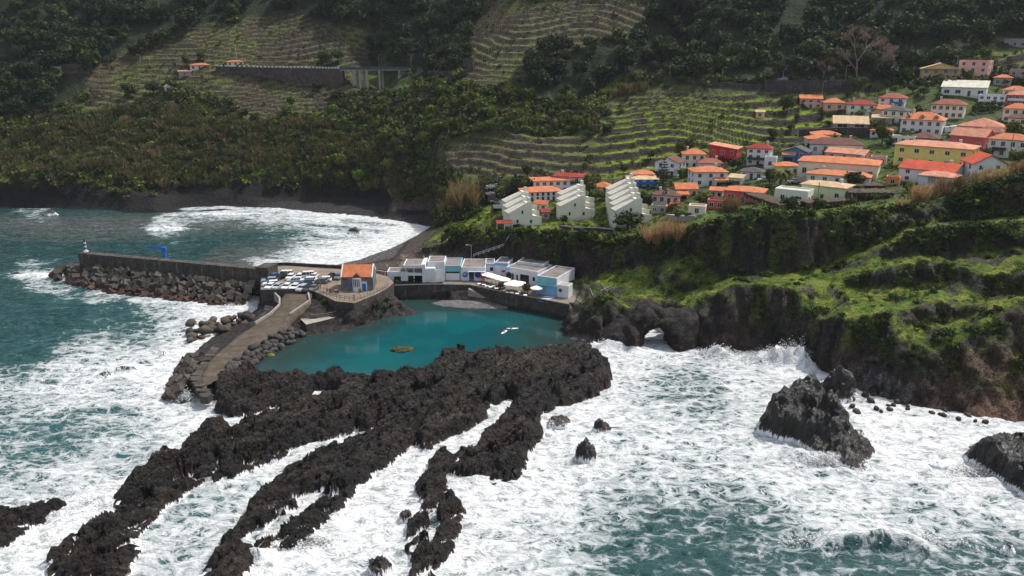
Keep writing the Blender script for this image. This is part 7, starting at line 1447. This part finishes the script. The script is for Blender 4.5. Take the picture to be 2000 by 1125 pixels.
def leaf_cloud(n, lobes, leaf, seed, shell=.55):
    """n leaf quads spread through the volume of several lobes (x, y, z, rx, ry, rz)"""
    g = np.random.default_rng(seed); w = np.array([l[3]*l[4]*l[5] for l in lobes]) ** .7; k = g.choice(len(lobes), n, p=w / w.sum()); L = np.array(lobes)[k]
    d = g.normal(size=(n, 3)); d /= np.linalg.norm(d, axis=1)[:, None]; r = shell + (1 - shell) * g.random(n) ** .6; r = r * (1 + .22 * g.normal(size=n)); c = L[:, :3] + d * r[:, None] * L[:, 3:]
    nrm = d * .9 + g.normal(size=(n, 3)) * .75 + np.array([0, 0, .35]); nrm /= np.linalg.norm(nrm, axis=1)[:, None]
    a = np.cross(nrm, g.normal(size=(n, 3))); a /= np.linalg.norm(a, axis=1)[:, None]; b = np.cross(nrm, a); s = leaf * (.55 + .9 * g.random(n))[:, None]
    return np.stack([c - a*s*.5 - b*s*.32, c + a*s*.5 - b*s*.36, c + a*s*.42 + b*s*.34, c - a*s*.38 + b*s*.36], 1).reshape(-1, 3)
def quads(V): return np.arange(len(V)).reshape(-1, 4)
def tree_proto(name, mat, seed, Hh, Rr, n, leaf, trunk=True):
    r = random.Random(seed); lobes = [(0, 0, Hh*.62, Rr*.75, Rr*.75, Hh*.28)]
    for i in range(7): a = r.uniform(0, 6.28); q = r.uniform(.3, .72); lobes.append((math.cos(a)*Rr*q, math.sin(a)*Rr*q, Hh*r.uniform(.42, .85), Rr*r.uniform(.28, .5), Rr*r.uniform(.28, .5), Hh*r.uniform(.12, .22)))
    V = leaf_cloud(n, lobes, leaf, seed); cm = np_mesh('crown', V, quads(V), mat)
    m = MB().mat(M_BARK).tube([(0,0,-1.5), (.1,.05,Hh*.3), (0,.1,Hh*.62)], [Rr*.10, Rr*.075, Rr*.04], 7)
    for l in lobes[1:5]: m.tube([(.08,.05,Hh*.3), (l[0]*.6, l[1]*.6, l[2]*.8), (l[0], l[1], l[2])], [Rr*.045, Rr*.03, Rr*.012], 5)
    return cm, m.mesh('trunk', True)
TP = {'laurel': [tree_proto('laurel', M_LAUREL, i, 8.5, 3.8 + .25*i, 900, .85) for i in range(5)], 'fresh': [tree_proto('fresh', M_FRESH, 10 + i, 6.5, 2.7, 650, .6) for i in range(3)], 'bush': [tree_proto('bush', M_BUSHL, 20 + i, 3.2, 1.9, 420, .42) for i in range(4)]}
def tree(kind, P, s, label, cat='tree', group=None, name=None, squash=1.0):
    cm, tm = rp.choice(TP[kind]); e = empty(name or {'laurel': 'laurel_tree', 'fresh': 'broadleaf_tree', 'bush': 'bush'}[kind], P, rp.uniform(0, 6.28), label, cat, group); e.scale = (s*rp.uniform(.9, 1.1), s*rp.uniform(.9, 1.1), s*squash)
    link('crown', cm, e); link('trunk', tm, e); return e
def free(x, y, pad=0): return all((x - a)**2 + (y - b)**2 > (r + pad)**2 for a, b, r in FOOT)
def scatter(polys, n, seed, margin=None, avoid=True, terr_ok=False):
    g = np.random.default_rng(seed); out = []; bb = [(min(p[0] for p in q), max(p[0] for p in q), min(p[1] for p in q), max(p[1] for p in q)) for q in polys]; A_ = [(b[1]-b[0])*(b[3]-b[2]) for b in bb]
    px = []; py = []
    while len(px) < n:
        i = g.choice(len(polys), p=np.array(A_)/sum(A_)); b = bb[i]; x, y = g.uniform(b[0], b[1]), g.uniform(b[2], b[3])
        if pip(np.array([x]), np.array([y]), polys[i])[0]: px.append(x); py.append(y)
    P = cast(px, py); return [p for p in P if not np.isnan(p[1])]
# forest trees, individually
clip = lambda q: [(min(max(x, -40), 2040), max(y, 2)) for x, y in q]
FOR_A = [clip(FOREST[0])]; FOR_B = [clip(FOREST[1])]; FOR_C = [clip(FOREST[2])]
for polys, n, sd, lab, grp, s0 in ((FOR_A, 62, 1, 'dark laurel tree in the forest at the upper left', 'trees of the upper left forest', 1.0), (FOR_B, 70, 2, 'dark laurel tree in the forest band above the viaduct', 'trees of the forest above the viaduct', .95), (FOR_C, 105, 3, 'dark laurel tree in the forest above the village road', 'trees of the forest above the village', .95)):
    for p in scatter(polys, n, sd): tree('laurel', p, s0 * rp.choice((.5, .65, .8, .9, 1.05, 1.2, 1.45)) * rp.uniform(.9, 1.1), lab, 'tree', grp)
for a, b, s_, lb in ((262,110,.8,'left end of the dark tree row crossing the left terraces'),(284,104,1.0,'second from the left in the tree row crossing the left terraces'),(300,92,.95,'third in the tree row crossing the left terraces'),(322,82,.9,'fourth in the tree row crossing the left terraces'),(345,72,.8,'right end of the tree row crossing the left terraces'),(365,128,.6,'left of the roofless house on the mountain road'),(392,118,.55,'right above the roofless house on the mountain road'),
                     (632,128,1.0,'big one above the wall just left of the viaduct'),(660,122,.8,'right neighbour of the big one left of the viaduct'),(728,122,.75,'alone above the middle of the viaduct'),(880,100,1.1,'lowest of the gully right of the viaduct'),(850,85,1.0,'middle of the gully right of the viaduct'),(910,80,1.2,'broad one at the left edge of the upper brown terraces'),(300,185,.85,'beside the tiny white hut'),(255,190,.9,'left of the tiny white hut'),(620,178,.6,'on the green terraces below the purplish wall'),
                     (1065,120,1.25,'broad one beside the upper brown terraces'),(1090,150,1.1,'below the broad one beside the upper brown terraces'),(1040,160,.9,'at the foot of the upper brown terraces'),(1186,265,.6,'dark upright one on the terraces left of the cane strip'),(1140,250,.5,'small upright one on the terraces left of the cane strip'),(1135,235,.55,'upper one on the terraces left of the cane strip'),(1043,372,.55,'behind the long white orange-roofed building'),(1006,372,.62,'left one between street and orange-roofed buildings'),(1020,378,.55,'right one between street and orange-roofed buildings'),(1030,345,.6,'above the orange-roofed buildings')):
    p = cast([a], [b])[0]; tree('laurel', p, s_, 'dark tree, ' + lb)
for polys, n, sd, lab, grp, kind, s0 in (([[(540,205),(690,200),(860,182),(850,330),(700,380),(560,360)]], 46, 4, 'fresh green tree on the slope below the viaduct', 'green trees below the viaduct', 'fresh', 1.0), ([[(860,175),(1000,190),(1120,200),(1130,255),(960,258),(850,280)]], 30, 5, 'green tree on the steep slope right of the viaduct', 'green trees on the steep slope', 'fresh', .9)):
    for p in scatter(polys, n, sd): tree(kind, p, s0 * rp.uniform(.6, 1.25), lab, 'tree', grp)
# shrubs and small trees of the village
VILL = [[(1000,375),(1300,300),(1460,270),(1560,205),(1660,180),(1800,150),(1990,120),(1995,330),(1760,400),(1500,420),(1340,440),(1230,450),(1010,455)]]
k = 0
for p in scatter(VILL, 150, 6):
    if free(p[0], p[1], .5) and k < 95: tree('bush' if rp.random() < .75 else 'fresh', p, rp.uniform(.6, 1.25), 'green garden bush or small tree among the village houses', 'bush', 'garden bushes of the village', 'garden_bush'); k += 1
for a, b, s_, sq, lb in ((1226,452,2.6,.75,'large rounded dark green bush beside the right cream terrace'),(1255,412,1.9,1,'dark bush right behind the right cream terrace'),(1110,398,1.5,.8,'bush between the middle and right cream rows'),(1176,392,1.6,.7,'bush in front of the ochre bungalow'),(1440,330,1.4,1,'bush below the bright red house'),(1668,368,2.0,.8,'bush right of the two orange-roofed cream houses'),(1715,262,1.8,1,'bush left of the mansard house')):
    tree('bush', cast([a], [b])[0], s_, lb, 'bush', None, 'bush', sq)
for a, b, s_, lb in ((979,565,.62,'small round bush between the parasols on the promenade'),(1031,574,1.0,'larger round bush between the parasols on the promenade'),(776,556,.5,'bush at the left end of the club terrace'),(805,553,.5,'bush below the open pavilion')):
    tree('bush', pz(a, b, ZP), s_, lb, 'bush', None, 'bush')
for a, b, s_ in ((738,575,.5),(748,580,.6),(756,590,.55),(742,598,.5),(730,600,.45),(752,606,.5),(762,580,.45),(765,598,.4),(720,618,.35),(745,618,.4),(625,586,.4),(634,592,.45)):
    tree('bush', Vector(cast([a], [b])[0]) - Vector((0,0,.3)), s_, 'green bush growing on the rocky bluff of the headland', 'bush', 'bushes on the headland bluff', 'bluff_bush')
# merged ground cover: too many to count
def merged(name, kind_fn, P, S, cols, mat):
    """many copies of a few small base clumps joined in one mesh"""
    base = kind_fn; n = len(P); ks = rv.integers(0, len(base), n); ang = rv.uniform(0, 6.28, n); Vs = []; Cs = []
    for k in range(len(base)):
        i = np.where(ks == k)[0]
        if not len(i): continue
        b = base[k]; ca, sa = np.cos(ang[i])[:, None], np.sin(ang[i])[:, None]; s = S[i][:, None]
        x = (b[None, :, 0]*ca - b[None, :, 1]*sa)*s; y = (b[None, :, 0]*sa + b[None, :, 1]*ca)*s; z = b[None, :, 2]*s
        Vs.append(np.stack([x + P[i, 0:1], y + P[i, 1:2], z + P[i, 2:3]], -1).reshape(-1, 3)); Cs.append(np.repeat(cols[i], len(b), 0))
    V = np.concatenate(Vs); o = link(name, np_mesh(name, V, quads(V), mat, False, None, {'Col': np.concatenate(Cs)})); return o
def sample(T, dens, n, seed):
    g = np.random.default_rng(seed); w = np.clip(dens, 0, None).ravel(); k = g.choice(len(w), n, p=w / w.sum()); V = T['V'][k].copy(); s = T['gx'][1] - T['gx'][0]; V[:, :2] += g.uniform(-.5, .5, (n, 2)) * s; return V, k
B_TREE = [leaf_cloud(150, [(0,0,3.6,2.6,2.6,2.2), (1.6,.5,4.8,1.4,1.4,1.4), (-1.4,-.8,4.4,1.5,1.5,1.3), (.2,1.6,3.4,1.5,1.4,1.3)], 1.0, 60 + i) for i in range(4)]
B_BUSH = [leaf_cloud(52, [(0,0,.7,1.2,1.2,.8), (.7,.3,.9,.7,.7,.6), (-.6,-.5,.6,.7,.7,.6)], .55, 70 + i) for i in range(5)]
B_PLANT = [leaf_cloud(34, [(0,0,.25,.75,.75,.38)], .34, 80 + i) for i in range(4)]
def blades(n, R_, h_, w_, lean, seed):
    g = np.random.default_rng(seed); a = g.uniform(0, 6.28, n); r = R_ * np.sqrt(g.random(n)); x, y = r*np.cos(a), r*np.sin(a); hh = h_*(.6 + .5*g.random(n)); dx = x/R_*lean*hh + g.normal(size=n)*.14*hh; dy = y/R_*lean*hh + g.normal(size=n)*.14*hh; t = g.uniform(0, 6.28, n); wx, wy = np.cos(t)*w_, np.sin(t)*w_; z0 = np.zeros(n)
    return np.stack([np.stack([x-wx, y-wy, z0], -1), np.stack([x+wx, y+wy, z0], -1), np.stack([x+dx+wx*1.6, y+dy+wy*1.6, hh], -1), np.stack([x+dx-wx*1.3, y+dy-wy*1.3, hh*.96], -1)], 1).reshape(-1, 3)
B_CANE = [blades(34, 1.2, 3.0, .11, .35, 90 + i) for i in range(4)]; B_GRASS = [blades(16, .6, .55, .05, .6, 95 + i) for i in range(4)]
TN, TH = PATCH
pxh, pyh = TH['px'], TH['py']; nzh = fbm(TH['gx'][None, :]/22, TH['gy'][:, None]/22, oct=3, seed=131); nz2 = fbm(TH['gx'][None, :]/9, TH['gy'][:, None]/9, oct=3, seed=132)
on = (TH['Z'] > 3) & (pyh > -90) & (pxh > -60) & (pxh < 2060); terr_m = TH['terr'] > .3; vil = (pxh > 1180) & (pyh > 165) & (pyh < 470)
forest = inside(pxh, pyh, FOREST); canes = inside(pxh, pyh, CANES)
d = on * ~((pxh > 668) & (pxh < 800) & (pyh > 132) & (pyh < 182)) * forest * ~terr_m * (.05 + np.clip(nzh * 1.6 + .4, 0, 1)); P, k = sample(TH, d, 1500, 141)
g0 = rv.random((len(P), 1)); colF = np.array((.026, .041, .015)) * (.6 + .9*g0) + (rv.random((len(P), 1)) < .22) * np.array((.030, .038, .004))
tag(merged('woodland', B_TREE, P, .45 + 1.1 * rv.random(len(P)) ** 1.3, colF, M_STUFFL), 'dark woodland filling the upper mountain slopes between single trees', 'woodland', kind='stuff')
shorec = np.where(pxh < 850, TH['Z'] > 7.5 + 6 * nz2, True)
vgap = ~((pxh > 668) & (pxh < 800) & (pyh > 132) & (pyh < 182))
d = on * vgap * shorec * ~terr_m * ~forest * (1 - .93 * vil) * (.25 + np.clip(nz2 + .3, 0, 1)); P, k = sample(TH, d, 5200, 142); t_ = nzh.ravel()[k][:, None]; g0 = rv.random((len(P), 1)); g1 = rv.random((len(P), 1))
colS = np.where(g1 < .5 + .5*t_, np.array((.036, .056, .014)), np.array((.100, .125, .020))) * (.6 + .8*g0); colS = np.where(rv.random((len(P), 1)) < .18, np.array((.085, .068, .034)) * (.6 + .7*g0), colS)
tag(merged('scrub', B_BUSH, P, rv.uniform(.8, 2.2, len(P)), colS, M_STUFFL), 'mixed green and brown scrub over the lower mountain slopes', 'scrub', kind='stuff')
d = on * shorec * canes * ~terr_m * np.clip(nz2 + .35, 0, 1); P, k = sample(TH, d, 2200, 143); g0 = rv.random((len(P), 1)); colC = np.where(rv.random((len(P), 1)) < .45, np.array((.17, .130, .064)), np.array((.095, .105, .034))) * (.55 + .8*g0)
tag(merged('cane_thicket', B_CANE, P, rv.uniform(.7, 1.4, len(P)), colC, M_STUFFL), 'dry tan cane thickets along the shore cliffs and gullies', 'canes', kind='stuff')
d = on * terr_m * (.15 + np.clip(nz2, 0, 1)); P, k = sample(TH, d, 800, 144); g0 = rv.random((len(P), 1)); gr_ = ((pxh.ravel()[k] > 1120) & (pyh.ravel()[k] > 165))[:, None]
colT = np.where(gr_, np.array((.070, .105, .010)), np.array((.060, .062, .024))) * (.5 + .9*g0); tag(merged('terrace_crops', B_PLANT, P, rv.uniform(.6, 1.5, len(P)), colT, M_STUFFL), 'low crops and weeds on the farm terraces', 'crops', kind='stuff')
# cliffs and headland
pxn, pyn = TN['px'], TN['py']; X_, Y_ = np.meshgrid(TN['gx'], TN['gy']); nn = fbm(X_/8, Y_/8, oct=3, seed=151); rkn = TN['rock'].reshape(pxn.shape); Zn_ = TN['Z']
flatp = (pxn > 755) & (pxn < 1140) & (Zn_ < 5.2); bch = (X_ < 0) & (Zn_ < 5.5) & (Y_ > 225); cause = (X_ < -18) & (Y_ < 245)
okn = (Zn_ > 4) & (pxn < 2060) & ~flatp & ~bch & ~cause & (pxn > 860)
rimz = (pyn > 395) & (pyn < 480) & (pyn > 0)
d = okn * (1 - rkn*.85) * (.15 + np.clip(nn + .2, 0, 1)) * (1 + 1.5*(pyn < 470)); P, k = sample(TN, d, 3800, 152); g0 = rv.random((len(P), 1)); t_ = nn.ravel()[k][:, None]
colG = np.where(rv.random((len(P), 1)) < .5 + t_, np.array((.060, .102, .008)), np.array((.115, .160, .012))) * (.5 + .9*g0); colG = np.where(rv.random((len(P), 1)) < .10, np.array((.15, .13, .035)), colG)
tag(merged('cliff_plants', B_PLANT, P, rv.uniform(.35, .95, len(P)), colG, M_STUFFL), 'bright green low plants carpeting the headland ledges', 'plants', kind='stuff')
steepn = TN['steep']; up = blur(steepn, 4)
d = okn * (up > .12) * (.1 + np.clip(nn, 0, 1)) * sstep(7, 12, Zn_) * (pyn < 480) ; P, k = sample(TN, d, 900, 153); g0 = rv.random((len(P), 1)); colG = np.where(rv.random((len(P), 1)) < .6, np.array((.024, .044, .009)), np.array((.068, .094, .012))) * (.5 + .9*g0)
tag(merged('cliff_scrub', B_BUSH, P, rv.uniform(.5, 1.3, len(P)), colG, M_STUFFL), 'bushes overhanging the rim of the dark village cliff', 'scrub', kind='stuff')
d = okn * (rkn > .3) * sstep(.0, .35, fbm(X_/4, Y_/4, Zn_/14, oct=3, seed=63)) * sstep(5, 11, Zn_); P, k = sample(TN, d, 2600, 154); g0 = rv.random((len(P), 1)); colG = np.where(rv.random((len(P), 1)) < .55, np.array((.022, .040, .008)), np.array((.060, .088, .010))) * (.5 + .9*g0)
tag(merged('hanging_plants', B_PLANT, P, rv.uniform(.4, 1.2, len(P)), colG, M_STUFFL), 'green plants hanging on the dark cliff faces below the village', 'plants', kind='stuff')
# single clumps of tall dry reeds
def reeds(px, py, wpx, hpx, label):
    P = Vector(cast([px], [py - hpx*.28])[0]); s = F / depth(*P); w = wpx / s / 2; hh = hpx / s; g = random.Random(int(px)); Vs = []
    for i in range(max(5, int(w * 3.2))):
        a_ = g.uniform(0, 6.28); q_ = g.random() ** .5; cx_, cy_ = math.cos(a_)*w*q_*.85, math.sin(a_)*w*q_*.6; k_ = hh * g.uniform(.45, 1.0) * (1 - .35*q_*q_); r_ = g.uniform(.35, .7)
        B_ = np.concatenate([blades(46, r_, k_, .035, .30, int(px) + i), leaf_cloud(34, [(0,0,k_*.78,r_*1.5,r_*1.3,k_*.26)], .26, int(px) + 7*i, .2)]); Vs.append(B_ + np.array([cx_, cy_, float(height(P.x + cx_, P.y + cy_) - P.z) if abs(float(height(P.x + cx_, P.y + cy_) - P.z)) < 1.2 else 0.0]))
    V = np.concatenate(Vs); e = link('reed_clump', np_mesh('reed_clump', V, quads(V), M_CANE)); e.location = P; return tag(e, label, 'reeds')
for a, b, w_, h_, lb in ((1275,488,46,52,'tan reed clump on the cliff top left of the big one'),(1322,488,72,60,'biggest tan reed clump on the cliff top right of the cream rows'),(1428,424,44,40,'tan reed clump below the red bungalow'),(1800,402,90,42,'tan reed clump on the cliff rim below the garage'),(1860,388,80,40,'tan reed clump right of the garage at the cliff rim'),(1935,362,90,34,'tan reeds along the rim near the right edge'),(905,415,80,52,'olive dome of canes on the headland left of the street'),(1755,415,40,26,'small reed tuft left of the big reeds on the rim'),(870,425,30,34,'cane tuft at the beach end below the street'),(1985,345,50,30,'tan reeds at the right frame edge above the cliff')): reeds(a, b, w_, h_, lb)
# palms
def palm(P, hgt, fr, label, mat, nf=26):
    e = empty('palm_tree', P, rp.uniform(0, 6), label, 'palm tree'); MB().mat(M_BARK).tube([(0,0,-.5), (.1,0,hgt*.5), (0,0,hgt)], [.32,.24,.26], 8).build('trunk', e, smooth=True); vs = []; fs = []
    for i in range(nf):
        a = 6.283*i/nf*2.4 + rp.uniform(-.2, .2); up = rp.uniform(-.25, 1.0); prev = None
        for j in range(8):
            t = j/7; r = fr*(t*(1 - .12*t)); z = hgt + fr*(up*t*.75 - .75*t*t); w = fr*.16*math.sin(math.pi*min(1, .12 + t*.88))*(1.0) + .01; cx_, cy_ = math.cos(a)*r, math.sin(a)*r; nx, ny = -math.sin(a), math.cos(a)
            row = [(cx_ + nx*w, cy_ + ny*w, z - w*.55), (cx_, cy_, z), (cx_ - nx*w, cy_ - ny*w, z - w*.55)]; b = len(vs); vs += row
            if prev is not None and rp.random() < .97: fs += [(prev, b, b+1, prev+1), (prev+1, b+1, b+2, prev+2)]
            prev = b
    MB().mat(mat).add(vs, fs).build('fronds', e); return e
palm(pz(706, 553, ZY), 4.6, 2.3, 'yellowing palm behind the stone hut', M_PALMD, 22); palm(Vector(cast([1524], [364])[0]), 5.4, 4.8, 'large feathery palm in the middle of the village', M_PALM, 40); palm(Vector(cast([1012], [474])[0]), 1.6, 2.9, 'dull palm hanging at the cliff rim below the veranda', M_PALM, 24); palm(Vector(cast([1730], [268])[0]), 1.6, 2.2, 'small palm left of the mansard house', M_PALM, 20)
# tall pine
P = Vector(cast([1294], [384])[0]); e = empty('norfolk_pine', P, 0, 'tall tiered pine between the white gabled house and the cream terrace', 'pine tree'); hh = 13.5; MB().mat(M_BARK).tube([(0,0,-.5), (0,0,hh)], [.28,.05], 7).build('trunk', e); Vl = []
for j in range(13):
    z = 1.8 + j*.92; L_p = 4.0*(1 - (z/hh)**1.25) + .35
    for i in range(6):
        a = 6.283*i/6 + j*.5; nseg = max(3, int(L_p*3.2)); Vl.append(leaf_cloud(nseg*5, [(math.cos(a)*L_p*(q+.7)/nseg, math.sin(a)*L_p*(q+.7)/nseg, z + .5*((q+.7)/nseg)**2*L_p*.3, .28, .28, .14) for q in range(nseg)], .30, j*10 + i, .2))
Vl = np.concatenate(Vl); link('foliage', np_mesh('foliage', Vl, quads(Vl), M_BUSHL), e)
# leafless trees on the forest road
def bare_tree(px, py, hpx, spread, label, seed):
    P = Vector(cast([px], [py])[0]); s = F / depth(*P); hh = hpx / s; r = random.Random(seed); e = empty('leafless_tree', P, 0, label, 'bare tree'); m = MB().mat(M_PBARK); tw = MB().mat(M_PBARK); tips = []
    def grow(p, d, L, rad, lv):
        q = p + d*L*.5 + Vector((r.gauss(0, .08), r.gauss(0, .08), 0))*L; q2 = q + (d + Vector((0,0,.12))).normalized()*L*.5; (m if lv < 3 else tw).tube([p, q, q2], [rad, rad*.85, rad*.68], 5 if lv < 3 else 3, False)
        if lv >= 5: tips.append(q2); return
        for _ in range(3 if lv < 4 else 3):
            a = r.uniform(0, 6.28); v = Vector((math.cos(a), math.sin(a), 0)); grow(q2 if r.random() < .7 else q, (d*r.uniform(.7, 1) + v*r.uniform(.35, .75)*spread).normalized(), L*r.uniform(.62, .8), rad*.62, lv + 1)
    grow(Vector((0,0,-.5)), Vector((r.uniform(-.1,.1), 0, 1)).normalized(), hh*.34, hh*.022, 0); m.build('trunk', e); tw.build('branch', e)
    if tips:
        V = np.concatenate([leaf_cloud(7, [(t[0], t[1], t[2], hh*.035, hh*.035, hh*.03)], .30, seed*1000 + i, .2) for i, t in enumerate(tips)]); link('twigs', np_mesh('twigs', V, quads(V), leaf_mat('pinkish_brown_buds', (.13,.085,.065), (.20,.14,.11)) if 'pinkish_brown_buds' not in bpy.data.materials else bpy.data.materials['pinkish_brown_buds']), e)
bare_tree(1674, 152, 96, 1.0, 'taller of two big leafless pinkish trees at the forest edge', 3); bare_tree(1718, 150, 78, 1.1, 'right one of two big leafless pinkish trees at the forest edge', 4); bare_tree(1607, 152, 50, .7, 'small leafless tree left of the two big pinkish ones', 5)
hm = NT('thin_sea_haze'); hv = hm.n('ShaderNodeVolumePrincipled'); hv.inputs['Color'].default_value = (.80, .86, .95, 1); hv.inputs['Density'].default_value = .000055; hv.inputs['Anisotropy'].default_value = .2; hm.l(hv.outputs[0], hm.out.inputs['Volume'])
tag(MB().mat(hm.m).box(-3200, 2700, -1000, 2700, -12, 320).build('haze'), kind='stuff')
def spray(px, py, n, sx, sy, hgt, label, seed):
    """a burst of thrown water: thousands of drops and short streaks on ballistic arcs"""
    g = np.random.default_rng(seed); x0 = g.normal(size=n) * sx * .5; y0 = g.normal(size=n) * sy * .5; jet = np.maximum(0, fbm(x0 / 1.3, y0 / 1.3, oct=3, seed=seed) + .75) * np.exp(-(x0 / sx) ** 2); t = g.random(n)
    vx, vy = x0 * .25 + g.normal(size=n) * .5, g.normal(size=n) * .5; z = hgt * jet * (4 * t * (1 - t * .62)) * g.uniform(.45, 1, n) * .62; c = np.stack([x0 + vx * t, y0 + vy * t, z - .1], -1); s = (.05 + .17 * g.random(n) ** 3) * (1.35 - .6 * z / (hgt + .1))
    d = g.normal(size=(n, 3)); d /= np.linalg.norm(d, axis=1)[:, None]; e = np.cross(d, g.normal(size=(n, 3))); e /= np.linalg.norm(e, axis=1)[:, None]; s = s[:, None]; k = np.cross(d, e)
    V = np.stack([c - d*s*1.3, c + e*s, c - e*s*.6 + k*s*.8, c + d*s*1.6 - k*s*.4], 1).reshape(-1, 3); i = np.arange(n)[:, None] * 4; T = np.concatenate([i + np.array(f) for f in ((0,1,2), (0,3,1), (1,3,2), (0,2,3))])
    o = link('sea_spray', np_mesh('sea_spray', V, T, M_DROP)); o.location = pz(px, py, 0); tag(o, label, 'spray', kind='stuff')
t = NT('white_spray_drops'); b_ = t.n('ShaderNodeBsdfPrincipled'); b_.inputs['Base Color'].default_value = (.86, .87, .88, 1); b_.inputs['Roughness'].default_value = .6; tr_ = t.n('ShaderNodeBsdfTranslucent'); tr_.inputs[0].default_value = (.86, .87, .88, 1); m_ = t.n('ShaderNodeMixShader'); m_.inputs[0].default_value = .45; t.l(b_.outputs[0], m_.inputs[1]); t.l(tr_.outputs[0], m_.inputs[2]); M_DROP = t.done(m_.outputs[0])
for k, (a, b, n, sx, sy, hg, lb) in enumerate(((1552,704,9000,7.5,2.4,5.2,'white burst of spray where a wave hits the dark cliff behind the sea stack'),(1500,702,3500,5,2,2.6,'low spray along the foot of the cliff left of the big burst'),(1402,694,2600,4,1.6,2.8,'small spray at the cliff foot right of the arch'),(1195,678,3200,6,1.8,2.0,'low spray where surf meets the pebble neck'),(1705,1060,6000,9,1.6,2.4,'spray blown off the curling wave at the lower right'),
        (358,782,1500,2.2,1,2.6,'spray splashing on the blocks at the causeway bend'),(1620,905,2600,5,1.5,1.7,'spray at the seaward foot of the sea stack'),(590,1062,1800,4,1.2,1.3,'spray at the tip of the middle lava finger'),(975,950,1500,3,1.2,1.4,'spray below the rightmost lava finger'),(205,985,1600,4,1.5,1.5,'spray in the gap left of the long lava finger'),(1915,925,1500,4,1.4,1.4,'spray at the foot of the right edge rock'),(455,602,1500,4,1.4,1.4,'spray against the rocks below the breakwater root'))): spray(a, b, n, sx, sy, hg, lb, 300 + k)
# ------------------------------------------------------------------ daylight
SUN_EL, SUN_AZ = R(55), R(58)
w = bpy.data.worlds.new('World'); scene.world = w; w.use_nodes = True
nt = w.node_tree; nt.nodes.clear()
sky = nt.nodes.new('ShaderNodeTexSky'); sky.sky_type = 'NISHITA'; sky.sun_disc = False
sky.sun_elevation = SUN_EL; sky.sun_rotation = SUN_AZ; sky.air_density = 1.4; sky.dust_density = 2.5
hsv = nt.nodes.new('ShaderNodeHueSaturation'); hsv.inputs['Saturation'].default_value = .55
bg = nt.nodes.new('ShaderNodeBackground'); bg.inputs[1].default_value = .15
out = nt.nodes.new('ShaderNodeOutputWorld')
nt.links.new(sky.outputs[0], hsv.inputs['Color']); nt.links.new(hsv.outputs[0], bg.inputs[0]); nt.links.new(bg.outputs[0], out.inputs[0])
sd = bpy.data.lights.new('sun', 'SUN'); sd.energy = 3.5; sd.angle = R(.6); sd.color = (1.0, .95, .87)
so = bpy.data.objects.new('sun', sd); COL.objects.link(so); so.location = (0, 0, 300)
dirv = Vector((math.sin(SUN_AZ) * math.cos(SUN_EL), math.cos(SUN_AZ) * math.cos(SUN_EL), math.sin(SUN_EL)))
so.rotation_euler = (-dirv).to_track_quat('-Z', 'Y').to_euler()
scene.view_settings.view_transform = 'Standard'; scene.view_settings.look = 'None'; scene.view_settings.exposure = 0.25; scene.view_settings.gamma = 1.0
scene.render.engine = 'CYCLES'; scene.cycles.use_denoising = True; scene.cycles.max_bounces = 6; scene.cycles.diffuse_bounces = 3; scene.cycles.glossy_bounces = 3
scene.cycles.transparent_max_bounces = 4; scene.cycles.caustics_reflective = False; scene.cycles.caustics_refractive = False
print('objects', len(scene.objects), 'bytes ok')
